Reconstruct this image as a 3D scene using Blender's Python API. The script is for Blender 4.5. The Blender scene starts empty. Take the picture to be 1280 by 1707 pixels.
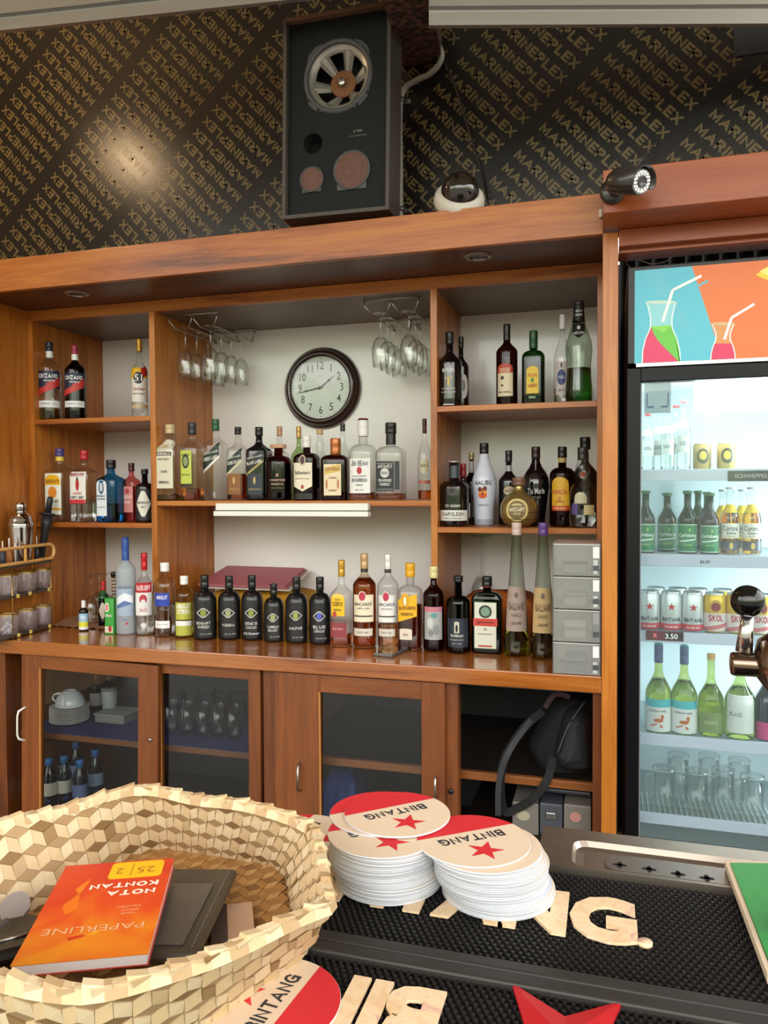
import bpy, bmesh, math, random
import numpy as np
from mathutils import Vector, Matrix
random.seed(7)
PI = math.pi
scene = bpy.context.scene
COL = scene.collection

# ------------------------------------------------------------ camera
F, YAW, PIT, ROL = 1272.6, 0.2861, 0.0291, -0.0053
cam_d = bpy.data.cameras.new('camera'); cam = bpy.data.objects.new('camera', cam_d)
COL.objects.link(cam); scene.camera = cam
cam_d.sensor_fit = 'HORIZONTAL'; cam_d.sensor_width = 36.0; cam_d.lens = 36.0 * F / 1280
cam_d.clip_start = 0.02; cam_d.clip_end = 200
cam.matrix_world = Matrix.Rotation(YAW, 4, 'Z') @ Matrix.Rotation(PI/2 - PIT, 4, 'X') @ Matrix.Rotation(ROL, 4, 'Z')

# ------------------------------------------------------------ world: daylight seen from under a canopy
W = bpy.data.worlds.new('daylight'); scene.world = W; W.use_nodes = True
nt = W.node_tree; nt.nodes.clear()
N = nt.nodes.new; L = nt.links.new
out = N('ShaderNodeOutputWorld'); bg = N('ShaderNodeBackground'); L(bg.outputs[0], out.inputs[0])
tc = N('ShaderNodeTexCoord'); sp = N('ShaderNodeSeparateXYZ'); L(tc.outputs['Generated'], sp.inputs[0])
nz = N('ShaderNodeTexNoise'); nz.inputs['Scale'].default_value = 14; nz.inputs['Detail'].default_value = 6
L(tc.outputs['Generated'], nz.inputs['Vector'])
add = N('ShaderNodeMath'); add.operation = 'MULTIPLY_ADD'
L(nz.outputs['Fac'], add.inputs[0]); add.inputs[1].default_value = 0.34; L(sp.outputs['Z'], add.inputs[2])
rmp = N('ShaderNodeValToRGB'); L(add.outputs[0], rmp.inputs[0])
cr = rmp.color_ramp; cr.elements[0].position = 0.0; cr.elements[0].color = (.16,.14,.12,1)
cr.elements[1].position = 0.10; cr.elements[1].color = (.20,.19,.16,1)
for p, c in ((.15,(.08,.11,.05,1)), (.24,(.27,.33,.17,1)), (.31,(.62,.68,.50,1)), (.34,(1,.985,.96,1)), (1.0,(.95,.95,.95,1))):
    e = cr.elements.new(p); e.color = c
L(rmp.outputs[0], bg.inputs[0]); bg.inputs[1].default_value = 3.0
scene.view_settings.view_transform = 'Standard'; scene.view_settings.look = 'None'
scene.view_settings.gamma = 1; scene.view_settings.use_curve_mapping = False
scene.view_settings.exposure = 0.72
scene.cycles.max_bounces = 14; scene.cycles.transparent_max_bounces = 32; scene.cycles.transmission_bounces = 12
scene.cycles.caustics_reflective = False; scene.cycles.caustics_refractive = False
try: scene.cycles.use_denoising = True
except Exception: pass

def light(name, kind, loc, energy, color=(1,1,1), size=1, size_y=None, aim=None, spread=None):
    d = bpy.data.lights.new(name, kind); d.energy = energy; d.color = color
    if kind == 'AREA':
        d.size = size
        if size_y: d.shape = 'RECTANGLE'; d.size_y = size_y
        if spread: d.spread = spread
    else: d.shadow_soft_size = size
    o = bpy.data.objects.new(name, d); COL.objects.link(o); o.location = loc
    if aim is not None: o.rotation_euler = (Vector(aim) - Vector(loc)).to_track_quat('-Z', 'Y').to_euler()
    return o
# the open front of the bar, behind the camera: broad soft daylight
light('daylight_opening', 'AREA', (0.6, -3.4, 1.5), 25, (1.0,.985,.96), 6.0, 1.0, (-.6, 3, -0.1))
# warm lamp under the canopy, its gleam lies on the plywood
light('canopy_lamp', 'POINT', (-2.42, 2.05, 1.74), 10, (1.0,.68,.38), .04)

# ------------------------------------------------------------ measured frame
D0, D1, D2 = 2.39, 2.695, 3.16
YP = 2.80                                   # plywood wall
ZFT, ZFB, ZRB, ZCT, ZCB = .879, .763, .719, -.570, -.622
XPL, XL0, XL1, XR0, XR1, XRE, XPS, XPR = -2.335, -1.773, -1.748, -.616, -.592, -.0385, -.0189, .0256
XLP = -2.359
ZL1, ZL2, ZC, ZR1, ZR2 = .304, -.130, -.0396, .299, -.135
FLOOR = -1.40; ZBAR = -.345
cy_, sy_, cp_, sp_, cr_, sr_ = math.cos(YAW), math.sin(YAW), math.cos(PIT), math.sin(PIT), math.cos(ROL), math.sin(ROL)
def ray(px, py):
    u, v = px - 640, py - 853.5
    u, v = cr_*u + sr_*v, -sr_*u + cr_*v
    x, y2, z2 = u/F, 1.0, -v/F
    y = cp_*y2 + sp_*z2; z = -sp_*y2 + cp_*z2
    return Vector((cy_*x - sy_*y, sy_*x + cy_*y, z))
def at(px, py, Y):  d = ray(px, py); return d * (Y / d.y)
def atz(px, py, Z): d = ray(px, py); return d * (Z / d.z)
def dep(p): return -sy_*p[0] + cy_*p[1]

# ------------------------------------------------------------ materials
def s2l(c): return tuple(x/12.92 if x <= .04045 else ((x+.055)/1.055)**2.4 for x in c)
def hx(h): h = h.lstrip('#'); return s2l(tuple(int(h[i:i+2],16)/255 for i in (0,2,4)))
MC = {}
def pm(name):
    m = bpy.data.materials.new(name); m.use_nodes = True
    return m, m.node_tree, m.node_tree.nodes['Principled BSDF']
def col(h, rough=.5, metal=0, coat=0, emit=0, var=0):
    k = (h, rough, metal, coat, emit, var)
    if k in MC: return MC[k]
    m, t, b = pm('col_'+h.strip('#')); c = hx(h)
    b.inputs['Base Color'].default_value = (*c,1); b.inputs['Roughness'].default_value = rough
    b.inputs['Metallic'].default_value = metal; b.inputs['Coat Weight'].default_value = coat
    if emit:
        b.inputs['Emission Color'].default_value = (*c,1); b.inputs['Emission Strength'].default_value = emit
    if var:
        n = t.nodes.new('ShaderNodeTexNoise'); n.inputs['Scale'].default_value = 60; n.inputs['Detail'].default_value = 5
        x = t.nodes.new('ShaderNodeTexCoord'); t.links.new(x.outputs['Object'], n.inputs['Vector'])
        mx = t.nodes.new('ShaderNodeMix'); mx.data_type = 'RGBA'
        mx.inputs[6].default_value = (*[v*(1-var) for v in c],1); mx.inputs[7].default_value = (*[min(1,v*(1+var)) for v in c],1)
        t.links.new(n.outputs['Fac'], mx.inputs[0]); t.links.new(mx.outputs[2], b.inputs['Base Color'])
    MC[k] = m; return m
def wood(name, axis, dark, mid, lite, rough=.38, scale=1.0, coat=.18):
    m, t, b = pm(name); A = t.nodes.new; K = t.links.new
    x = A('ShaderNodeTexCoord'); mp = A('ShaderNodeMapping'); K(x.outputs['Object'], mp.inputs[0])
    s = [16*scale]*3; s['XYZ'.index(axis)] = 1.1*scale; mp.inputs['Scale'].default_value = s
    n = A('ShaderNodeTexNoise'); n.inputs['Scale'].default_value = 1.0; n.inputs['Detail'].default_value = 8; n.inputs['Roughness'].default_value = .62; n.inputs['Distortion'].default_value = .9
    K(mp.outputs[0], n.inputs['Vector'])
    n2 = A('ShaderNodeTexNoise'); n2.inputs['Scale'].default_value = 9; n2.inputs['Detail'].default_value = 3; K(mp.outputs[0], n2.inputs['Vector'])
    n3 = A('ShaderNodeTexNoise'); n3.inputs['Scale'].default_value = 1.6; K(x.outputs['Object'], n3.inputs['Vector'])
    ad = A('ShaderNodeMath'); ad.operation = 'MULTIPLY_ADD'; K(n2.outputs['Fac'], ad.inputs[0]); ad.inputs[1].default_value = .30; K(n.outputs['Fac'], ad.inputs[2])
    a2 = A('ShaderNodeMath'); a2.operation = 'MULTIPLY_ADD'; K(n3.outputs['Fac'], a2.inputs[0]); a2.inputs[1].default_value = .22; K(ad.outputs[0], a2.inputs[2])
    r = A('ShaderNodeValToRGB'); K(a2.outputs[0], r.inputs[0]); e = r.color_ramp
    e.elements[0].position = .50; e.elements[0].color = (*hx(dark),1)
    e.elements[1].position = .92; e.elements[1].color = (*hx(lite),1)
    q = e.elements.new(.68); q.color = (*hx(mid),1)
    K(r.outputs[0], b.inputs['Base Color']); b.inputs['Roughness'].default_value = rough; b.inputs['Coat Weight'].default_value = coat; b.inputs['Coat Roughness'].default_value = .18
    bp = A('ShaderNodeBump'); bp.inputs['Strength'].default_value = .06; K(ad.outputs[0], bp.inputs['Height']); K(bp.outputs[0], b.inputs['Normal'])
    return m
WX = wood('teak_along_x', 'X', '#67300d', '#a3581a', '#bd742b')
WZ = wood('teak_along_z', 'Z', '#6f370c', '#a85f1a', '#c47b2d')
WTOP = wood('teak_countertop', 'X', '#663210', '#96541e', '#ae6a30', rough=.14, coat=.8)
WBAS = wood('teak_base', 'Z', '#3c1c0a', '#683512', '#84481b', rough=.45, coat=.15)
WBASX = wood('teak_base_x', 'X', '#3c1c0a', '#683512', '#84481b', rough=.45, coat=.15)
def glassy(name, tint, rim=.55, gloss=1.0, rough=.02, body=0.0, bodycol=None, ior=1.5):
    """thin-walled glass: straight-through tinted light, fresnel gloss, rims that darken as thick glass does"""
    m = bpy.data.materials.new(name); m.use_nodes = True; t = m.node_tree; t.nodes.clear(); A = t.nodes.new; K = t.links.new
    o = A('ShaderNodeOutputMaterial'); tr = A('ShaderNodeBsdfTransparent'); gl = A('ShaderNodeBsdfGlossy'); gl.inputs['Roughness'].default_value = rough
    lw = A('ShaderNodeLayerWeight'); lw.inputs['Blend'].default_value = .35
    pw = A('ShaderNodeMath'); pw.operation = 'POWER'; K(lw.outputs['Facing'], pw.inputs[0]); pw.inputs[1].default_value = 3.0
    mx = A('ShaderNodeMix'); mx.data_type = 'RGBA'; c = hx(tint)
    mx.inputs[6].default_value = (*c,1); mx.inputs[7].default_value = (*[v*rim for v in c],1); K(pw.outputs[0], mx.inputs[0]); K(mx.outputs[2], tr.inputs[0])
    f5 = A('ShaderNodeMath'); f5.operation = 'POWER'; l2 = A('ShaderNodeLayerWeight'); l2.inputs['Blend'].default_value = .5; K(l2.outputs['Facing'], f5.inputs[0]); f5.inputs[1].default_value = 4.0
    ml = A('ShaderNodeMath'); ml.operation = 'MULTIPLY_ADD'; K(f5.outputs[0], ml.inputs[0]); ml.inputs[1].default_value = .75*gloss; ml.inputs[2].default_value = .045*gloss
    ms = A('ShaderNodeMixShader'); K(ml.outputs[0], ms.inputs[0]); K(tr.outputs[0], ms.inputs[1]); K(gl.outputs[0], ms.inputs[2])
    last = ms
    if body:
        df = A('ShaderNodeBsdfDiffuse'); df.inputs[0].default_value = (*hx(bodycol or tint),1)
        m2 = A('ShaderNodeMixShader'); m2.inputs[0].default_value = body; K(ms.outputs[0], m2.inputs[1]); K(df.outputs[0], m2.inputs[2]); last = m2
    K(last.outputs[0], o.inputs[0]); return m
def liquid(name, h, rough=.02, trans=1.0, ior=1.34):
    m, t, b = pm(name); b.inputs['Base Color'].default_value = (*hx(h),1); b.inputs['Transmission Weight'].default_value = trans
    b.inputs['Roughness'].default_value = rough; b.inputs['IOR'].default_value = ior; return m
G_CLEAR = glassy('clear_glass', '#fcfdfc', .34, 1.3); G_WINE = glassy('stem_glass', '#fdfefd', .42, 1.5)
G_PANE = glassy('cabinet_pane', '#f2f4f3', .8, 1.0); G_DOOR = glassy('fridge_pane', '#f6fbfa', .85, 1.0, .015, .04, '#cfe0e0')
G_GREEN = glassy('green_glass', '#2f7a3a', .3); G_DKGREEN = glassy('dark_green_glass', '#16331a', .3); G_AMBER = glassy('amber_glass', '#7a3a12', .3)
G_BLUE = glassy('blue_glass', '#6fb4d6', .4); G_PINK = glassy('pink_glass', '#f0a8a6', .4); G_SMOKE = glassy('smoked_glass', '#2a2a2c', .3)
G_FROST = glassy('frosted_glass', '#dfe6ea', .5, .8, .25, .45, '#c8d0d6'); G_LGREEN = glassy('pale_green_glass', '#cfe0b8', .4)
G_ACR = glassy('clear_acrylic', '#f0f1ef', .7, 1.1, .08, .22, '#d2d2ce')
L_AMB = liquid('amber_liquid', '#c8641a'); L_DAMB = liquid('dark_amber_liquid', '#7a2408'); L_PALE = liquid('straw_liquid', '#e8c84a')
L_WATER = liquid('clear_liquid', '#fbfdfc'); L_RED = liquid('dark_red_liquid', '#4a0a08'); L_GREEN = liquid('green_liquid', '#0f8a34')
L_CIT = liquid('lemon_liquid', '#f0f0a0'); L_OLIVE = liquid('yellow_green_liquid', '#a8a020'); L_BEER = liquid('beer_liquid', '#f0a820')
CHROME = col('#d0d0d0', .18, 1); STEEL = col('#a8a49e', .28, 1); BLACKP = col('#111112', .35)

# ------------------------------------------------------------ mesh helpers
def setp(o, label=None, cat=None, group=None, kind=None):
    if label: o['label'] = label
    if cat: o['category'] = cat
    if group: o['group'] = group
    if kind: o['kind'] = kind
    return o
def mk(name, V, Fc, mats, parent=None, mi=None, smooth=False, loc=None):
    me = bpy.data.meshes.new(name); me.from_pydata([tuple(v) for v in V], [], [tuple(f) for f in Fc])
    if not isinstance(mats, (list, tuple)): mats = [mats]
    for m in mats: me.materials.append(m)
    if mi is not None: me.polygons.foreach_set('material_index', mi)
    if smooth: me.polygons.foreach_set('use_smooth', [True]*len(me.polygons))
    me.update(); o = bpy.data.objects.new(name, me); COL.objects.link(o)
    if parent is not None: o.parent = parent
    if loc is not None: o.location = loc
    return o
def empty(name, loc, label=None, cat=None, group=None, kind=None, rz=0):
    o = bpy.data.objects.new(name, None); COL.objects.link(o); o.location = loc; o.rotation_euler = (0,0,rz)
    o.empty_display_size = .02; return setp(o, label, cat, group, kind)
class MB:
    def __init__(s): s.V = []; s.F = []; s.M = []; s.S = []; s.mats = []
    def mi(s, m):
        if m not in s.mats: s.mats.append(m)
        return s.mats.index(m)
    def add(s, V, Fc, m, smooth=False):
        b = len(s.V); s.V += [tuple(v) for v in V]; i = s.mi(m)
        for f in Fc: s.F.append(tuple(b+k for k in f)); s.M.append(i); s.S.append(smooth)
        return s
    def box(s, x0,x1,y0,y1,z0,z1, m, M=None, bev=0):
        x0,x1 = sorted((x0,x1)); y0,y1 = sorted((y0,y1)); z0,z1 = sorted((z0,z1))
        if bev:
            bm = bmesh.new(); bmesh.ops.create_cube(bm, size=1)
            for v in bm.verts: v.co = Vector(((x0+x1)/2+v.co.x*(x1-x0), (y0+y1)/2+v.co.y*(y1-y0), (z0+z1)/2+v.co.z*(z1-z0)))
            bmesh.ops.bevel(bm, geom=bm.edges[:], offset=min(bev,(x1-x0)*.45,(y1-y0)*.45,(z1-z0)*.45), segments=2, profile=.5, affect='EDGES')
            bm.verts.index_update(); V = [v.co.copy() for v in bm.verts]; Fc = [[v.index for v in f.verts] for f in bm.faces]; bm.free()
        else:
            V = [Vector(p) for p in ((x0,y0,z0),(x1,y0,z0),(x1,y1,z0),(x0,y1,z0),(x0,y0,z1),(x1,y0,z1),(x1,y1,z1),(x0,y1,z1))]
            Fc = [(0,3,2,1),(4,5,6,7),(0,1,5,4),(1,2,6,5),(2,3,7,6),(3,0,4,7)]
        if M is not None: V = [M @ v for v in V]
        return s.add(V, Fc, m)
    def lathe(s, prof, m, seg=24, c=(0,0,0), M=None, smooth=True, sec=None, cap0=True, cap1=True):
        V = []; Fc = []
        for r, z in prof:
            for k in range(seg):
                a = 2*PI*k/seg
                if sec: x, y = sec(a, r, z)
                else: x, y = r*math.sin(a), -r*math.cos(a)
                V.append(Vector((x, y, z)))
        n = len(prof)
        for i in range(n-1):
            for k in range(seg):
                k2 = (k+1) % seg; Fc.append((i*seg+k, i*seg+k2, (i+1)*seg+k2, (i+1)*seg+k))
        if cap0 and prof[0][0] > 1e-6: Fc.append(tuple(range(seg-1,-1,-1)))
        if cap1 and prof[-1][0] > 1e-6: Fc.append(tuple((n-1)*seg+k for k in range(seg)))
        V = [v + Vector(c) for v in V]
        if M is not None: V = [M @ v for v in V]
        return s.add(V, Fc, m, smooth)
    def tube(s, pts, r, m, seg=8, closed=False, smooth=True, flat=1.0):
        P = [Vector(p) for p in pts]; n = len(P); V = []; Fc = []
        up = None
        for i in range(n):
            if closed: t = P[(i+1)%n] - P[i-1]
            else: t = P[min(i+1,n-1)] - P[max(i-1,0)]
            t = t.normalized() if t.length > 1e-9 else Vector((0,0,1))
            if up is None:
                up = Vector((0,0,1)) if abs(t.z) < .9 else Vector((1,0,0))
            a = t.cross(up)
            if a.length < 1e-6: a = t.cross(Vector((0,1,0)))
            a.normalize(); b = a.cross(t).normalized(); up = b
            rr = r[i] if isinstance(r, (list,tuple)) else r
            for k in range(seg):
                w = 2*PI*k/seg; V.append(P[i] + a*math.cos(w)*rr + b*math.sin(w)*rr*flat)
        for i in range(n if closed else n-1):
            j = (i+1) % n
            for k in range(seg):
                k2 = (k+1)%seg; Fc.append((i*seg+k, i*seg+k2, j*seg+k2, j*seg+k))
        if not closed: Fc.append(tuple(range(seg-1,-1,-1))); Fc.append(tuple((n-1)*seg+k for k in range(seg)))
        return s.add(V, Fc, m, smooth)
    def prism(s, pts2, z0, z1, m, M=None):
        n = len(pts2); V = [Vector((x,y,z0)) for x,y in pts2] + [Vector((x,y,z1)) for x,y in pts2]
        Fc = [tuple(range(n-1,-1,-1)), tuple(range(n,2*n))] + [(i,(i+1)%n,n+(i+1)%n,n+i) for i in range(n)]
        if M is not None: V = [M @ v for v in V]
        return s.add(V, Fc, m)
    def build(s, name, parent=None, loc=None):
        o = mk(name, s.V, s.F, s.mats or [BLACKP], parent, s.M, loc=loc)
        o.data.polygons.foreach_set('use_smooth', s.S); return o
def boxo(name, x0,x1,y0,y1,z0,z1, m, parent=None, bev=0): return MB().box(x0,x1,y0,y1,z0,z1,m,bev=bev).build(name, parent)

# a heavy block alphabet drawn with straight strokes: (width, polylines)
def arc_(cx, cy, rx, ry, a0, a1, n=6): return [(cx+rx*math.cos(math.radians(a0+(a1-a0)*i/n)), cy+ry*math.sin(math.radians(a0+(a1-a0)*i/n))) for i in range(n+1)]
GL = {'A':(.70,[[(0,0),(.35,1),(.70,0)],[(.14,.30),(.56,.30)]]), 'B':(.56,[[(0,0),(0,1),(.30,1)]+arc_(.30,.76,.22,.24,90,-90)+[(0,.52)],[(.30,.52)]+arc_(.30,.26,.26,.26,90,-90)+[(0,0)]]),
 'C':(.62,[arc_(.33,.5,.33,.5,45,315,12)]), 'D':(.60,[[(0,0),(0,1),(.25,1)]+arc_(.25,.5,.35,.5,90,-90,8)+[(0,0)]]), 'E':(.50,[[(.50,1),(0,1),(0,0),(.50,0)],[(0,.5),(.44,.5)]]),
 'F':(.48,[[(.48,1),(0,1),(0,0)],[(0,.5),(.42,.5)]]), 'G':(.66,[arc_(.35,.5,.35,.5,42,318,12),[(.66,.0),(.66,.46),(.38,.46)]]), 'H':(.58,[[(0,0),(0,1)],[(.58,0),(.58,1)],[(0,.5),(.58,.5)]]),
 'I':(.0,[[(0,0),(0,1)]]), 'J':(.42,[[(.42,1),(.42,.25)]+arc_(.21,.22,.21,.22,0,-180)]), 'K':(.56,[[(0,0),(0,1)],[(.54,1),(.02,.45)],[(.20,.58),(.58,0)]]), 'L':(.46,[[(0,1),(0,0),(.46,0)]]),
 'M':(.72,[[(0,0),(0,1),(.36,.15),(.72,1),(.72,0)]]), 'N':(.58,[[(0,0),(0,1),(.58,0),(.58,1)]]), 'O':(.68,[arc_(.34,.5,.34,.5,0,360,16)]), 'P':(.54,[[(0,0),(0,1),(.28,1)]+arc_(.28,.73,.26,.27,90,-90)+[(0,.46)]]),
 'Q':(.68,[arc_(.34,.5,.34,.5,0,360,16),[(.42,.22),(.68,-.04)]]), 'R':(.56,[[(0,0),(0,1),(.28,1)]+arc_(.28,.74,.26,.26,90,-90)+[(0,.48)],[(.28,.48),(.56,0)]]),
 'S':(.54,[arc_(.27,.75,.25,.25,30,180,5)+arc_(.27,.75,.25,.25,180,270,3)+arc_(.27,.25,.27,.25,90,0,3)+arc_(.27,.25,.27,.25,0,-150,5)]), 'T':(.58,[[(0,1),(.58,1)],[(.29,1),(.29,0)]]), 'U':(.58,[[(0,1),(0,.3)]+arc_(.29,.29,.29,.29,180,360,7)+[(.58,1)]]),
 'V':(.64,[[(0,1),(.32,0),(.64,1)]]), 'W':(.92,[[(0,1),(.24,0),(.46,.9),(.68,0),(.92,1)]]), 'X':(.60,[[(0,0),(.60,1)],[(0,1),(.60,0)]]), 'Y':(.62,[[(0,1),(.31,.48),(.62,1)],[(.31,.48),(.31,0)]]), 'Z':(.54,[[(0,1),(.54,1),(0,0),(.54,0)]]),
 ' ':(.16,[]), '.':(.0,[[(0,0),(0,.04)]]), "'":(.0,[[(0,1),(0,.78)]]), '-':(.26,[[(0,.45),(.26,.45)]])}
LAY = {}
def block(s, wd=.20):
    V = []; Fc = []; x = 0; h = wd/2; Zl = []
    for ch in s:
        w, P = GL[ch]
        for P0 in P:
            L_ = P0
            L_ = [(x+a, b*(1-wd)+h) for a, b in L_]; n = len(L_); off = []
            cl = n > 2 and abs(L_[0][0]-L_[-1][0])+abs(L_[0][1]-L_[-1][1]) < 1e-4
            for i in range(n):
                a = L_[i-1] if i else (L_[-2] if cl else None); b = L_[i+1] if i < n-1 else (L_[1] if cl else None); p = L_[i]
                d1 = Vector((p[0]-a[0], p[1]-a[1])).normalized() if a else None; d2 = Vector((b[0]-p[0], b[1]-p[1])).normalized() if b else None
                if d1 is None: q = p[0]-d2.x*h*(0 if abs(d2.y)>.5 and len(P)<9 else 0), p[1]; nn = Vector((-d2.y,d2.x)); k = 1; e = -d2*h
                elif d2 is None: nn = Vector((-d1.y,d1.x)); k = 1; e = d1*h
                else:
                    m_ = d1+d2; m_ = m_.normalized() if m_.length > .05 else d1; nn = Vector((-m_.y,m_.x)); k = min(1/max(.35,abs(nn.dot(Vector((-d1.y,d1.x))))), 2.2); e = Vector((0,0))
                c0 = Vector(p)+e; lo, hi = c0-nn*h*k, c0+nn*h*k
                off.append((max(x-h*1.3,min(x+w+h*1.3,lo.x)), max(0,min(1,lo.y)), max(x-h*1.3,min(x+w+h*1.3,hi.x)), max(0,min(1,hi.y))))
            b0 = len(V)
            for o_ in off: V += [(o_[0],o_[1]),(o_[2],o_[3])]
            Zl += [P.index(P0)*3e-5]*(2*len(off))
            for i in range(n-1): Fc.append((b0+2*i, b0+2*i+2, b0+2*i+3, b0+2*i+1))
        x += w + wd + .13
    V = np.array(V); V[:,0] -= (V[:,0].min()+V[:,0].max())/2; V[:,1] -= .5; LAY[id(Fc)] = Zl
    return V, Fc, V[:,0].max()-V[:,0].min()
TX = {}
def textm(s, bold=.012):
    if bold >= .02 and all(c in GL for c in s):
        if (s, 'b') not in TX: TX[(s,'b')] = block(s, .19 if bold < .03 else .23)
        return TX[(s,'b')]
    return textf(s, min(bold, .012))
def textf(s, bold=.012):
    """flat text: verts (x,y) with cap height 1, centred, plus faces and width"""
    k = (s, bold)
    if k in TX: return TX[k]
    cu = bpy.data.curves.new('t', 'FONT'); cu.body = s; cu.size = 1; cu.offset = bold; cu.resolution_u = 3; cu.fill_mode = 'FRONT'
    o = bpy.data.objects.new('t', cu); COL.objects.link(o)
    dg = bpy.context.evaluated_depsgraph_get(); ev = o.evaluated_get(dg); me = ev.to_mesh()
    V = np.array([v.co[:2] for v in me.vertices]) if len(me.vertices) else np.zeros((0,2)); Fc = [tuple(p.vertices) for p in me.polygons]
    ev.to_mesh_clear(); bpy.data.objects.remove(o); bpy.data.curves.remove(cu)
    if len(V):
        V[:,0] -= (V[:,0].min()+V[:,0].max())/2; V[:,1] -= V[:,1].min(); h = V[:,1].max(); V /= h
        V[:,1] -= .5; w = V[:,0].max()-V[:,0].min()
    else: w = 1
    TX[k] = (V, Fc, w); return TX[k]
def add_text(mb, s, M, h, m, width=None, bold=.012, depth=0, plain=False):
    """M maps text plane (x right, y up, z out) to the target"""
    V, Fc, w = (textf if plain else textm)(s, bold); sx = h if width is None else width/w
    zl = LAY.get(id(Fc)) or [0]*len(V)
    P = [M @ Vector((x*sx, y*h, depth+z)) for (x, y), z in zip(V, zl)]; mb.add(P, Fc, m)
    if depth:
        ec = {}
        for f in Fc:
            for i in range(len(f)):
                e = (f[i], f[(i+1)%len(f)]); ec[e] = 1
        B = [e for e in ec if (e[1],e[0]) not in ec]
        b = [M @ Vector((x*sx, y*h, 0)) for x, y in V]; n = len(V)
        mb.add(P + b, [(e[1], e[0], e[0]+n, e[1]+n) for e in B], m)
def frontM(x, y, z, rz=0):      # text plane facing -Y
    return Matrix.Translation((x,y,z)) @ Matrix.Rotation(rz,4,'Z') @ Matrix.Rotation(PI/2,4,'X')
# ============================================================ SETTING
def struct(o): o['kind'] = 'structure'; return o
struct(boxo('floor', -3.6, 2.4, -3, 3.4, FLOOR-.05, FLOOR, col('#6d655c', .5, var=.15)))
struct(boxo('wall_back', -2.70, 2.4, D2, D2+.06, FLOOR, ZFT-.001, col('#eeebe7', .2, 0, .2)))
struct(boxo('wall_left', -3.6, -3.55, -.2, 3.4, FLOOR, 2.24, col('#b9a58c', .6)))
struct(boxo('ceiling', -3.6, 2.4, -1.9, 3.4, 2.26, 2.30, col('#c9bda9', .7)))  # unseen roof added overhead, drawn back behind the camera to shade the bar
# plywood wall with a dark phenolic film, printed on the diagonal
ply, t_, b_ = pm('ply_film')
b_.inputs['Base Color'].default_value = (*hx('#1c1917'),1); b_.inputs['Roughness'].default_value = .26; b_.inputs['Specular IOR Level'].default_value = .42
n_ = t_.nodes.new('ShaderNodeTexNoise'); n_.inputs['Scale'].default_value = 220; x_ = t_.nodes.new('ShaderNodeTexCoord'); t_.links.new(x_.outputs['Object'], n_.inputs[0])
bb = t_.nodes.new('ShaderNodeBump'); bb.inputs['Strength'].default_value = .22; bb.inputs['Distance'].default_value = .002; t_.links.new(n_.outputs['Fac'], bb.inputs['Height']); t_.links.new(bb.outputs[0], b_.inputs['Normal'])
PRINT = col('#655535', .35)
wu = struct(boxo('wall_upper', -3.5, 2.4, YP, YP+.018, ZFT+.0005, 2.25, ply))
seam = at(560, 200, YP).x
def print_words(x_lo, x_hi, anchor, ang, name):
    mb = MB(); ca, sa = math.cos(ang), math.sin(ang); h = .036; wl = .352; pr = .0605; pc = .405
    stripe = Vector((-sa, 0, ca))                               # up vector of the letters
    d = Vector((ca, 0, sa))
    for j in range(-60, 61):
        for i in range(-14, 15):
            # rows slide a little from column to column, as on the sheet
            c = anchor + d*(i*pc + wl/2) + stripe*((j + .41*i)*pr + h/2)
            if not (x_lo-.2 < c.x < x_hi+.2 and ZFT-.25 < c.z < 2.3): continue
            M = Matrix.Translation((c.x, YP-.0006, c.z)) @ Matrix(((ca,-sa,0,0),(0,0,-1,0),(sa,ca,0,0),(0,0,0,1)))
            add_text(mb, 'MARINEPLEX', M, h, PRINT, width=wl, bold=.03)
    o = mb.build(name, wu)
    bm = bmesh.new(); bm.from_mesh(o.data)
    for co, no in (((x_lo,0,0),(-1,0,0)), ((x_hi,0,0),(1,0,0)), ((0,0,ZFT+.002),(0,0,-1)), ((0,0,2.24),(0,0,1))):
        bmesh.ops.bisect_plane(bm, geom=bm.verts[:]+bm.edges[:]+bm.faces[:], plane_co=co, plane_no=no, clear_outer=True)
    bm.to_mesh(o.data); bm.free()
print_words(seam+.01, 1.6, at(1027.6, 77, YP), math.radians(-47), 'printed_lettering')
print_words(-3.4, seam-.01, at(374, 126, YP), math.radians(133), 'printed_lettering')
# blank film patch in the upper right corner
p = at(1222, 96, YP)
boxo('film_patch', p.x, p.x+.35, YP-.004, YP-.0008, p.z, p.z+.14, col('#2b2d30', .4), wu)

# ------------------------------------------------------------ roof profiles
def profile_bar(name, A, B, label, hgt=.17, dpt=.016):
    A, B = Vector(A), Vector(B); d = (B-A).normalized(); nrm = Vector((-d.y, d.x, 0)).normalized()
    if nrm.y > 0: nrm = -nrm
    sec = [(0,0),(.0,.034),(-.010,.037),(-.010,.048),(.004,.052),(.004,.078),(-.004,.081),(-.004,hgt),(-dpt,hgt),(-dpt,.0)]
    mb = MB(); V = []
    for P in (A, B):
        for o_, z in sec: V.append(P + nrm*o_ + Vector((0,0,z)))
    n = len(sec); Fc = [(i,(i+1)%n,n+(i+1)%n,n+i) for i in range(n)] + [tuple(range(n)), tuple(range(2*n-1,n-1,-1))]
    mb.add(V, Fc, col('#b9b7b4', .34, .75)); return setp(mb.build(name), label, 'roof gutter')
def campt(px, py, d):
    r = ray(px, py); return r * (d / dep(r))
pA = campt(-60, 57, 2.60); pB = campt(655, -4, 2.38); pB.z = pA.z
profile_bar('aluminium_gutter', pA, pB, 'silver aluminium roof profile left of the speaker, above the printed plywood')
pA = campt(715, 42, 2.24); pB = campt(1750, 61, 2.24); pB.z = pA.z
profile_bar('aluminium_gutter', pA, pB, 'silver aluminium roof profile right of the rusty beam, above the printed plywood')

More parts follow.
